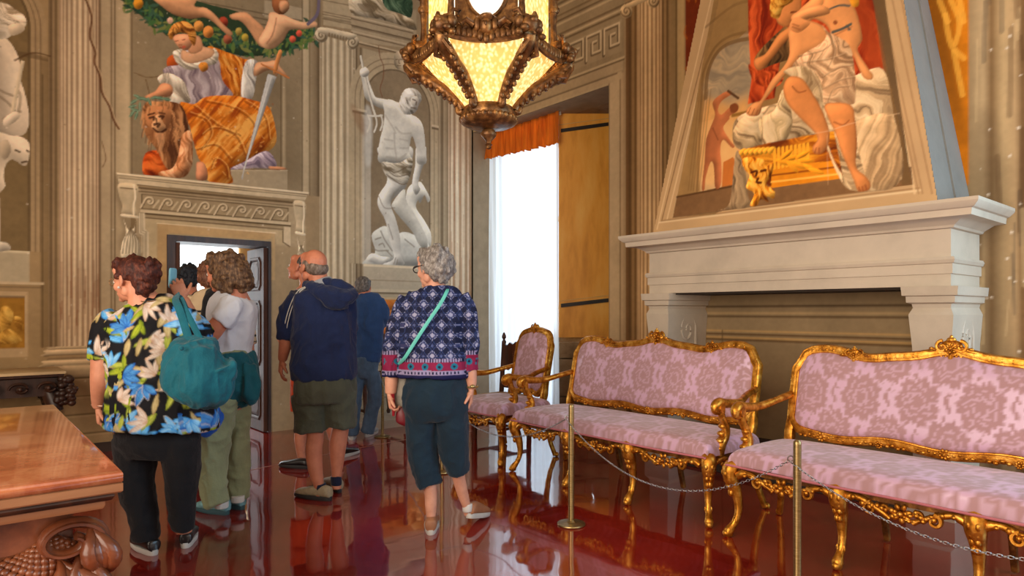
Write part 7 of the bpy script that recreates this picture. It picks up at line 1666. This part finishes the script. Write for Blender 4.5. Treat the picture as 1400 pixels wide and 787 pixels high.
# ======== far man in blue
m5 = Person('man in blue shirt and jeans seen from behind, farthest in the corner', 6.85, -6, (490, 600), SK2)
m5.head(496, 394, .04, yaw=8, pitch=-24, sc=1.0, eyes=False)
m5.limb(m5.body, [(497, 398, .02, 9), (500, 408, 0, 10), (502, 416, 0, 18, .6), (503, 470, 0, 13, .6), (500, 496, 0, 12, .6)])
m5.limb(m5.body, [(486, 414, 0, 6.5), (482, 432, .03, 6), (486, 448, .16, 5), (495, 452, .28, 4)]); m5.limb(m5.body, [(519, 414, 0, 6.5), (524, 434, .03, 6), (518, 448, .16, 5), (506, 452, .28, 4)])
m5.hand(m5.p(495, 452, .28), RT*.5 + FW, np.array([0, 0, 1.0]), 1, curl=.5); m5.hand(m5.p(506, 452, .28), -RT*.5 + FW, np.array([0, 0, 1.0]), -1, curl=.5)
for q in ([(490, 500, 0, 7), (485, 545, 0, 5.5), (481, 592, 0, 4)], [(507, 500, 0, 7), (510, 545, 0, 5.5), (502, 590, 0, 4)]): m5.limb(m5.body, q)
m5.finish(.009)
m5.hair(hairmat('grey_hair', (60, 56, 54), (104, 98, 94), (150, 144, 140)), [((0, -.03, .035), (.083, .092, .082)), ((0, -.06, -.02), (.076, .055, .06))], 20, (.01, .014), seed=6)
m = MB(); m5.limb(m, [(500, 401, 0, 10, .8), (501, 406, 0, 18, .6), (502, 414, 0, 22, .62), (504, 440, 0, 21, .68), (504, 470, 0, 19, .7), (501, 492, 0, 18, .72)], 24); m5.limb(m, [(488, 410, 0, 8), (484, 424, .01, 8.5), (482, 438, .06, 7.5), (487, 449, .17, 6)]); m5.limb(m, [(517, 410, 0, 8), (523, 424, .01, 8.5), (524, 438, .06, 7.5), (517, 449, .17, 6)])
m5.wear('shirt', m, cloth('mid_blue_cotton', (44, 74, 120), .14), .009, 3, folds(.010, (8, 8, 5), 14))
m = MB(); m5.limb(m, [(500, 487, 0, 18, .72), (499, 505, 0, 18, .75), (499, 516, 0, 16, .7)], 22); m5.limb(m, [(491, 510, 0, 11), (486, 540, 0, 9.5), (483, 570, 0, 8.5), (482, 594, 0, 8.5)]); m5.limb(m, [(508, 510, 0, 11), (512, 540, 0, 9.5), (508, 565, 0, 9), (502, 591, 0, 8.5)])
m5.wear('jeans', m, cloth('faded_denim', (74, 96, 120), .16, .85, 16), .009, 2, folds(.008, (10, 10, 6), 15)); M_lsh = basic('light_grey_canvas', (170, 170, 168), .7)
m5.shoe(481, 601, 12, .26, M_lsh, M_white_sole); m5.shoe(501, 597, -10, .26, M_lsh, M_white_sole)

# ======== woman in the patterned top
def pattern(V, N):
    u, v = planar(V, w6o, w6.r, w6.f, N); H = V[:, 2]
    navy = s2l((22, 28, 58)); c = np.tile(navy, (len(V), 1)); a = .105; b = .12
    for ox, oy, sc, cols in ((0, 0, 1.0, ((136, 140, 176), (62, 64, 106), (158, 160, 190))), (.5, .5, 1.0, ((136, 140, 176), (62, 64, 106), (158, 160, 190))), (.5, 0, .38, ((60, 74, 124), (34, 42, 84), (90, 102, 146))), (0, .5, .38, ((60, 74, 124), (34, 42, 84), (90, 102, 146)))):
        x = ((u/a + ox) % 1 - .5)*a; y = ((v/b + oy) % 1 - .5)*b; an = np.arctan2(y, x); r = (np.abs(x) + np.abs(y))*(1 + .04*np.cos(an*8)) / (.034*sc)
        c[r < 1] = s2l(cols[0]); c[r < .70] = s2l(cols[1]); c[r < .46] = s2l(cols[2])
    x = (u/a*2 % 1 - .5); y = (v/b*2 % 1 - .5); d = np.hypot(x, y); c[(np.abs(d - .40) < .05)] = s2l((40, 54, 100))
    hem = w6.p(590, 517)[2]; slv = (np.abs((V - w6o) @ w6.r + .01) > .205); z = H - np.where(slv, w6.p(533, 519)[2], hem)
    mag = s2l((134, 30, 70)); lil = s2l((150, 140, 178)); tl = s2l((30, 110, 140))
    top = np.where(slv, .155, .105)
    c[z < top + .022] = lil; k = (z < top + .022) & (np.sin(u*400) > .3); c[k] = navy; k = z < top; c[k] = mag
    x = ((u/.085) % 1 - .5)*.085; y = z - np.where(slv, .115, .08); d = np.hypot(x, y); c[(z < top) & (d < .02)] = tl; c[(z < top) & (d < .008)] = navy
    k = (z < .058); c[k] = lil; c[k & (np.sin(u*300) > .2) & (z > .036) & (z < .052)] = navy; c[z < .032] = s2l((24, 26, 72)); return c
w6 = Person('grey-haired woman in navy patterned top and dark cropped trousers walking away', 3.98, 3, (605, 725), SK3)
w6o = w6.p(593, 430)
w6.head(592, 366, 0, yaw=50, pitch=-4, sc=1.0)
w6.limb(w6.body, [(594, 374, 0, 13), (596, 390, 0, 13.5), (596, 402, 0, 24, .45), (595, 430, 0, 36, .5), (592, 500, 0, 32, .5), (597, 560, 0, 30, .5)])
w6.limb(w6.body, [(556, 414, 0, 8), (543, 460, 0, 8.5), (536, 500, 0, 9), (535, 520, .0, 9), (534, 538, .0, 7.5)]); w6.limb(w6.body, [(630, 416, 0, 7), (639, 460, 0, 7.5), (643, 500, 0, 8), (644, 518, 0, 8), (644, 532, 0, 6.5)])
w6.hand(w6.p(533, 537, 0), np.array([0, 0, -1.0]) + .1*RT, w6.r, 1, curl=.85, size=.95); w6.hand(w6.p(644, 531, 0), np.array([0, 0, -1.0]) - .05*RT, -w6.r, -1, curl=.35, size=.95)
for q in ([(577, 570, 0, 15), (580, 630, 0, 12), (588, 668, 0, 9), (589, 690, 0, 8), (589, 712, 0, 6), (588, 724, 0, 6.5)], [(618, 570, 0, 15), (621, 620, 0, 12), (627, 652, .02, 9), (632, 672, .05, 8), (638, 692, .08, 6), (640, 703, .1, 6)]): w6.limb(w6.body, q)
w6.finish()
w6.hair(hairmat('curly_grey_hair', (70, 62, 58), (134, 128, 124), (188, 184, 180)), [((0, -.03, .045), (.092, .105, .086)), ((0, -.075, -.01), (.085, .065, .082)), ((0, .045, .085), (.062, .05, .035)), ((.05, -.03, -.01), (.04, .06, .05)), ((-.05, -.03, .0), (.036, .055, .045))], 190, (.011, .020), seed=9, amp=.008, fr=55,
    shell=lambda v, c: not (c[1] > .045 and c[2] < .075))
q = lambda a: w6.hc + w6.hM @ (np.array(a, float)*w6.hs); m = MB()
for e in (-1, 1):
    m.tube([q((e*.032 + .026*math.cos(t), .112, .0 + .02*math.sin(t))) for t in np.linspace(0, 6.28, 15)[:-1]], .0034, 5, up=w6.hM @ np.array([0, 1.0, 0]), closed=True); m.tube([q((e*.058, .11, .004)), q((e*.078, .05, .010)), q((e*.082, -.002, .012))], .003, 5)
m.build('glasses', M_glass_l, w6.root, world=True)
m = MB(); w6.limb(m, [(596, 393, 0, 22, .7), (596, 400, 0, 34, .5), (595, 408, 0, 42, .5), (594, 430, 0, 46, .56), (592, 470, 0, 46, .62), (592, 500, 0, 47, .66), (592, 514, 0, 48, .66)], 30)
w6.limb(m, [(556, 406, 0, 11), (550, 420, 0, 13), (542, 450, 0, 12.5), (537, 485, 0, 13.5), (535, 515, 0, 13.5)]); w6.limb(m, [(630, 405, 0, 12), (637, 420, 0, 12.5), (641, 450, 0, 12.5), (643, 485, 0, 12), (643, 506, 0, 12)])
w6.wear('top', m, vcol('printed_viscose', .8, 1.0, .12, 60, .001, .08, .25), .005, 2, folds(.012, (9, 9, 4.5), 31), pattern)
m = MB(); w6.limb(m, [(593, 510, 0, 38, .6), (595, 530, 0, 45, .7), (596, 555, 0, 46, .72), (597, 572, 0, 42, .62)], 28); w6.limb(m, [(575, 555, 0, 23), (576, 590, 0, 22), (579, 625, 0, 19), (587, 662, 0, 17.5)]); w6.limb(m, [(618, 555, 0, 23), (619, 590, 0, 21.5), (621, 620, 0, 18.5), (627, 645, .02, 16.5)])
w6.wear('trousers', m, cloth('dark_teal_cotton', (20, 42, 58), .14, .85, 10, .25), .0085, 2, folds(.010, (9, 9, 6), 33))
M_tan = basic('tan_leather', (156, 104, 72), .55, var=.15, scale=20)
w6.shoe(589, 730, 6, .25, M_tan, M_white_sole, hi=.075); w6.shoe(642, 704, -22, .245, M_tan, M_white_sole, hi=.075, lift=.055, pitch=-13, h0=4.06)
for x, y, d in ((589, 711, 0), (639, 691, .08)): m = MB(); w6.limb(m, [(x, y - 3, d, 7.2), (x, y + 3, d, 7.2), (x, y + 8, d, 6.6)]); w6.wear('sock', m, M_sock, .006, 1)
m = MB(); m.tube([w6.p(645 + 8.5*math.cos(t), 528 + 1.5*math.sin(t), -.04*math.sin(t)) for t in np.linspace(0, 6.28, 17)[:-1]], .006, 6, closed=True); m.ball(w6.p(646, 528, -.042), (.016, .016, .012)); m.build('wristwatch', basic('steel_gold_watch', (176, 160, 110), .3, .8), w6.root, world=True)
# crossbody strap with red-brown purse
cb = empty('crossbody_bag', w6.p(552, 545, .05)); tag(cb, 'crossbody bag on a turquoise strap, worn by the patterned woman, hanging by her left hand', 'bag')
P = crom([w6.p(x, y, d) for x, y, d in ((612, 393, .02), (611, 398, -.10), (602, 415, -.135), (585, 440, -.148), (568, 466, -.148), (554, 488, -.13), (545, 500, -.03), (548, 520, .03))], 6)
MB().tube(P, .010, 6, up=w6.f, flat=.25).build('strap', basic('turquoise_webbing', (96, 196, 184), .6), cb, world=True)
m = MB(); w6.limb(m, [(549, 515, .03, 8, .5), (549, 540, .03, 11, .6), (551, 560, .03, 9, .6)]); put('bag_body', remesh(m, .006, 2, folds(.006)), cloth('pale_canvas', (170, 164, 152)), cb, world=True)
rp = empty('red_purse', w6.p(542, 560, -.02)); tag(rp, 'dark red small purse hanging from the left hand of the patterned woman', 'purse')
m = MB(); w6.limb(m, [(549, 556, -.0, 5, .6), (550, 566, .0, 9, .6), (551, 577, .0, 9.5, .6), (550, 581, 0, 6, .5)]); put('purse_body', remesh(m, .005, 2), basic('dark_red_leather', (112, 16, 30), .4), rp, world=True)
m = MB(); m.tube([w6.p(537, 538, -.03), w6.p(538, 552, -.03), w6.p(538, 568, -.02)], [.012, .011, .008], 8); m.build('red_handle', basic('red_handle', (150, 20, 34), .4), rp, world=True)

# ======== two visitors beyond, in the doorway
m8 = Person('visitor with brown hair, beige top with black stripes and black backpack in the doorway', 5.45, 20, (305, 640), SK2)
m8.head(286, 377, 0, yaw=25, sc=1.0, eyes=False)
m8.limb(m8.body, [(288, 384, 0, 10), (290, 396, 0, 10), (294, 408, 0, 24, .6), (297, 450, 0, 24, .7), (300, 500, 0, 26, .7)]); m8.limb(m8.body, [(262, 412, 0, 9), (257, 440, 0, 8), (262, 462, .1, 7), (275, 470, .2, 5)]); m8.limb(m8.body, [(328, 412, 0, 9), (336, 440, 0, 8.5), (339, 470, 0, 8), (343, 500, 0, 6), (344, 506, 0, 5.5)])
m8.hand(m8.p(344, 505, 0), np.array([0, 0, -1.0]), -m8.r, -1, curl=.4); m8.hand(m8.p(276, 470, .2), RT + FW, np.array([0, 0, 1.0]), 1, curl=.5)
for q in ([(288, 540, 0, 14), (288, 590, 0, 10), (290, 628, 0, 6)], [(316, 540, 0, 14), (318, 590, 0, 10), (318, 628, 0, 6)]): m8.limb(m8.body, q)
m8.finish(.009); m8.hair(hairmat('reddish_brown_hair', (60, 34, 26), (110, 70, 52), (150, 104, 78)), [((0, -.03, .045), (.088, .10, .082)), ((0, -.07, -.02), (.084, .06, .08)), ((0, .04, .085), (.06, .05, .03))], 60, (.010, .018), seed=12)
def strp(V, N):
    c = np.tile(s2l((206, 182, 148)), (len(V), 1)); z = V[:, 2]; c[(np.abs(((z - 1.0) % .05) - .025) < .008) & (z < m8.p(260, 420)[2])] = s2l((26, 24, 26)); return c
m = MB(); m8.limb(m, [(290, 394, 0, 12, .8), (291, 400, 0, 26, .6), (294, 412, 0, 34, .62), (296, 440, 0, 31, .7), (299, 490, 0, 31, .75), (300, 515, 0, 31, .75)], 24); m8.limb(m, [(266, 406, 0, 11), (261, 420, 0, 11.5), (258, 444, .02, 11)]); m8.limb(m, [(322, 406, 0, 11), (330, 424, 0, 11.5), (337, 450, 0, 11), (339, 470, 0, 11)])
m8.wear('top', m, vcol('striped_knit', .85, 1, .15, 60, .001), .009, 2, folds(.006), strp)
m = MB(); m8.limb(m, [(300, 510, 0, 30, .75), (301, 535, 0, 29, .7)], 22); m8.limb(m, [(289, 530, 0, 17), (289, 590, 0, 13), (290, 632, 0, 11)]); m8.limb(m, [(316, 530, 0, 17), (318, 590, 0, 13), (319, 632, 0, 11)]); m8.wear('trousers', m, M_black, .010, 2, folds(.006))
m8.shoe(290, 644, 10, .26, M_blacksh, M_dsole, h0=5.45); m8.shoe(319, 644, 5, .26, M_blacksh, M_dsole, h0=5.45)
bp_ = empty('backpack', m8.p(298, 440, -.2)); tag(bp_, 'black backpack with a small red patch, worn in the doorway behind the white T-shirt', 'backpack')
m = MB(); m8.limb(m, [(300, 396, -.15, 15, .6), (301, 410, -.19, 22, .6), (302, 440, -.2, 24, .65), (302, 465, -.18, 20, .6)], 22); put('pack_body', remesh(m, .009, 3, folds(.006)), M_black, bp_, world=True)
a_ = m8.p(293, 398, -.36); MB().loft([[a_, a_ + RT*.06, a_ + RT*.06 + np.array([0, 0, .014]), a_ + np.array([0, 0, .014])], [p + FW*.03 for p in (a_, a_ + RT*.06, a_ + RT*.06 + np.array([0, 0, .014]), a_ + np.array([0, 0, .014]))]]).build('patch', basic('red_patch', (206, 24, 36), .6), bp_, world=True)
m7 = Person('visitor with short black hair seen through the doorway, left of the backpack', 6.35, 0, (262, 600), SK2)
m7.head(258, 381, 0, yaw=10, sc=1.05, eyes=False)
m7.limb(m7.body, [(258, 388, 0, 9), (260, 400, 0, 10), (261, 410, 0, 18, .6), (262, 460, 0, 19, .7), (262, 500, 0, 19, .7)]); m7.limb(m7.body, [(244, 412, 0, 7), (240, 440, 0, 6.5), (242, 470, .0, 5)]); m7.limb(m7.body, [(279, 412, 0, 7), (282, 440, 0, 6.5), (281, 470, .0, 5)])
m7.hand(m7.p(242, 470, 0), np.array([0, 0, -1.0]), m7.r, 1, curl=.4); m7.hand(m7.p(281, 470, 0), np.array([0, 0, -1.0]), -m7.r, -1, curl=.4)
for q in ([(253, 510, 0, 12), (253, 555, 0, 8), (254, 600, 0, 5)], [(271, 510, 0, 12), (271, 555, 0, 8), (271, 600, 0, 5)]): m7.limb(m7.body, q)
m7.finish(.010); m7.hair(hairmat('black_hair', (10, 14, 20), (24, 28, 36), (50, 54, 62)), [((0, -.025, .045), (.09, .105, .085)), ((0, -.06, -.01), (.086, .065, .08))], 60, (.012, .02), seed=14)
m = MB(); m7.limb(m, [(259, 399, 0, 10, .8), (260, 405, 0, 20, .6), (261, 414, 0, 23, .62), (262, 450, 0, 21, .7), (262, 500, 0, 22, .75)], 22); m7.limb(m, [(246, 410, 0, 8.5), (241, 430, 0, 9), (240, 446, 0, 8.5)]); m7.limb(m, [(277, 410, 0, 8.5), (281, 430, 0, 9), (282, 446, 0, 8.5)]); m7.wear('shirt', m, cloth('dark_grey_cotton', (60, 56, 56)), .010, 2, folds(.005))
m = MB(); m7.limb(m, [(262, 495, 0, 21, .72), (262, 515, 0, 20, .7)], 20); m7.limb(m, [(253, 510, 0, 12), (254, 605, 0, 9)]); m7.limb(m, [(271, 510, 0, 12), (271, 605, 0, 9)]); m7.wear('trousers', m, M_black, .010, 2, folds(.005))
m7.shoe(254, 614, 0, .27, M_blacksh, M_dsole, h0=6.3); m7.shoe(271, 614, 0, .27, M_blacksh, M_dsole, h0=6.3)
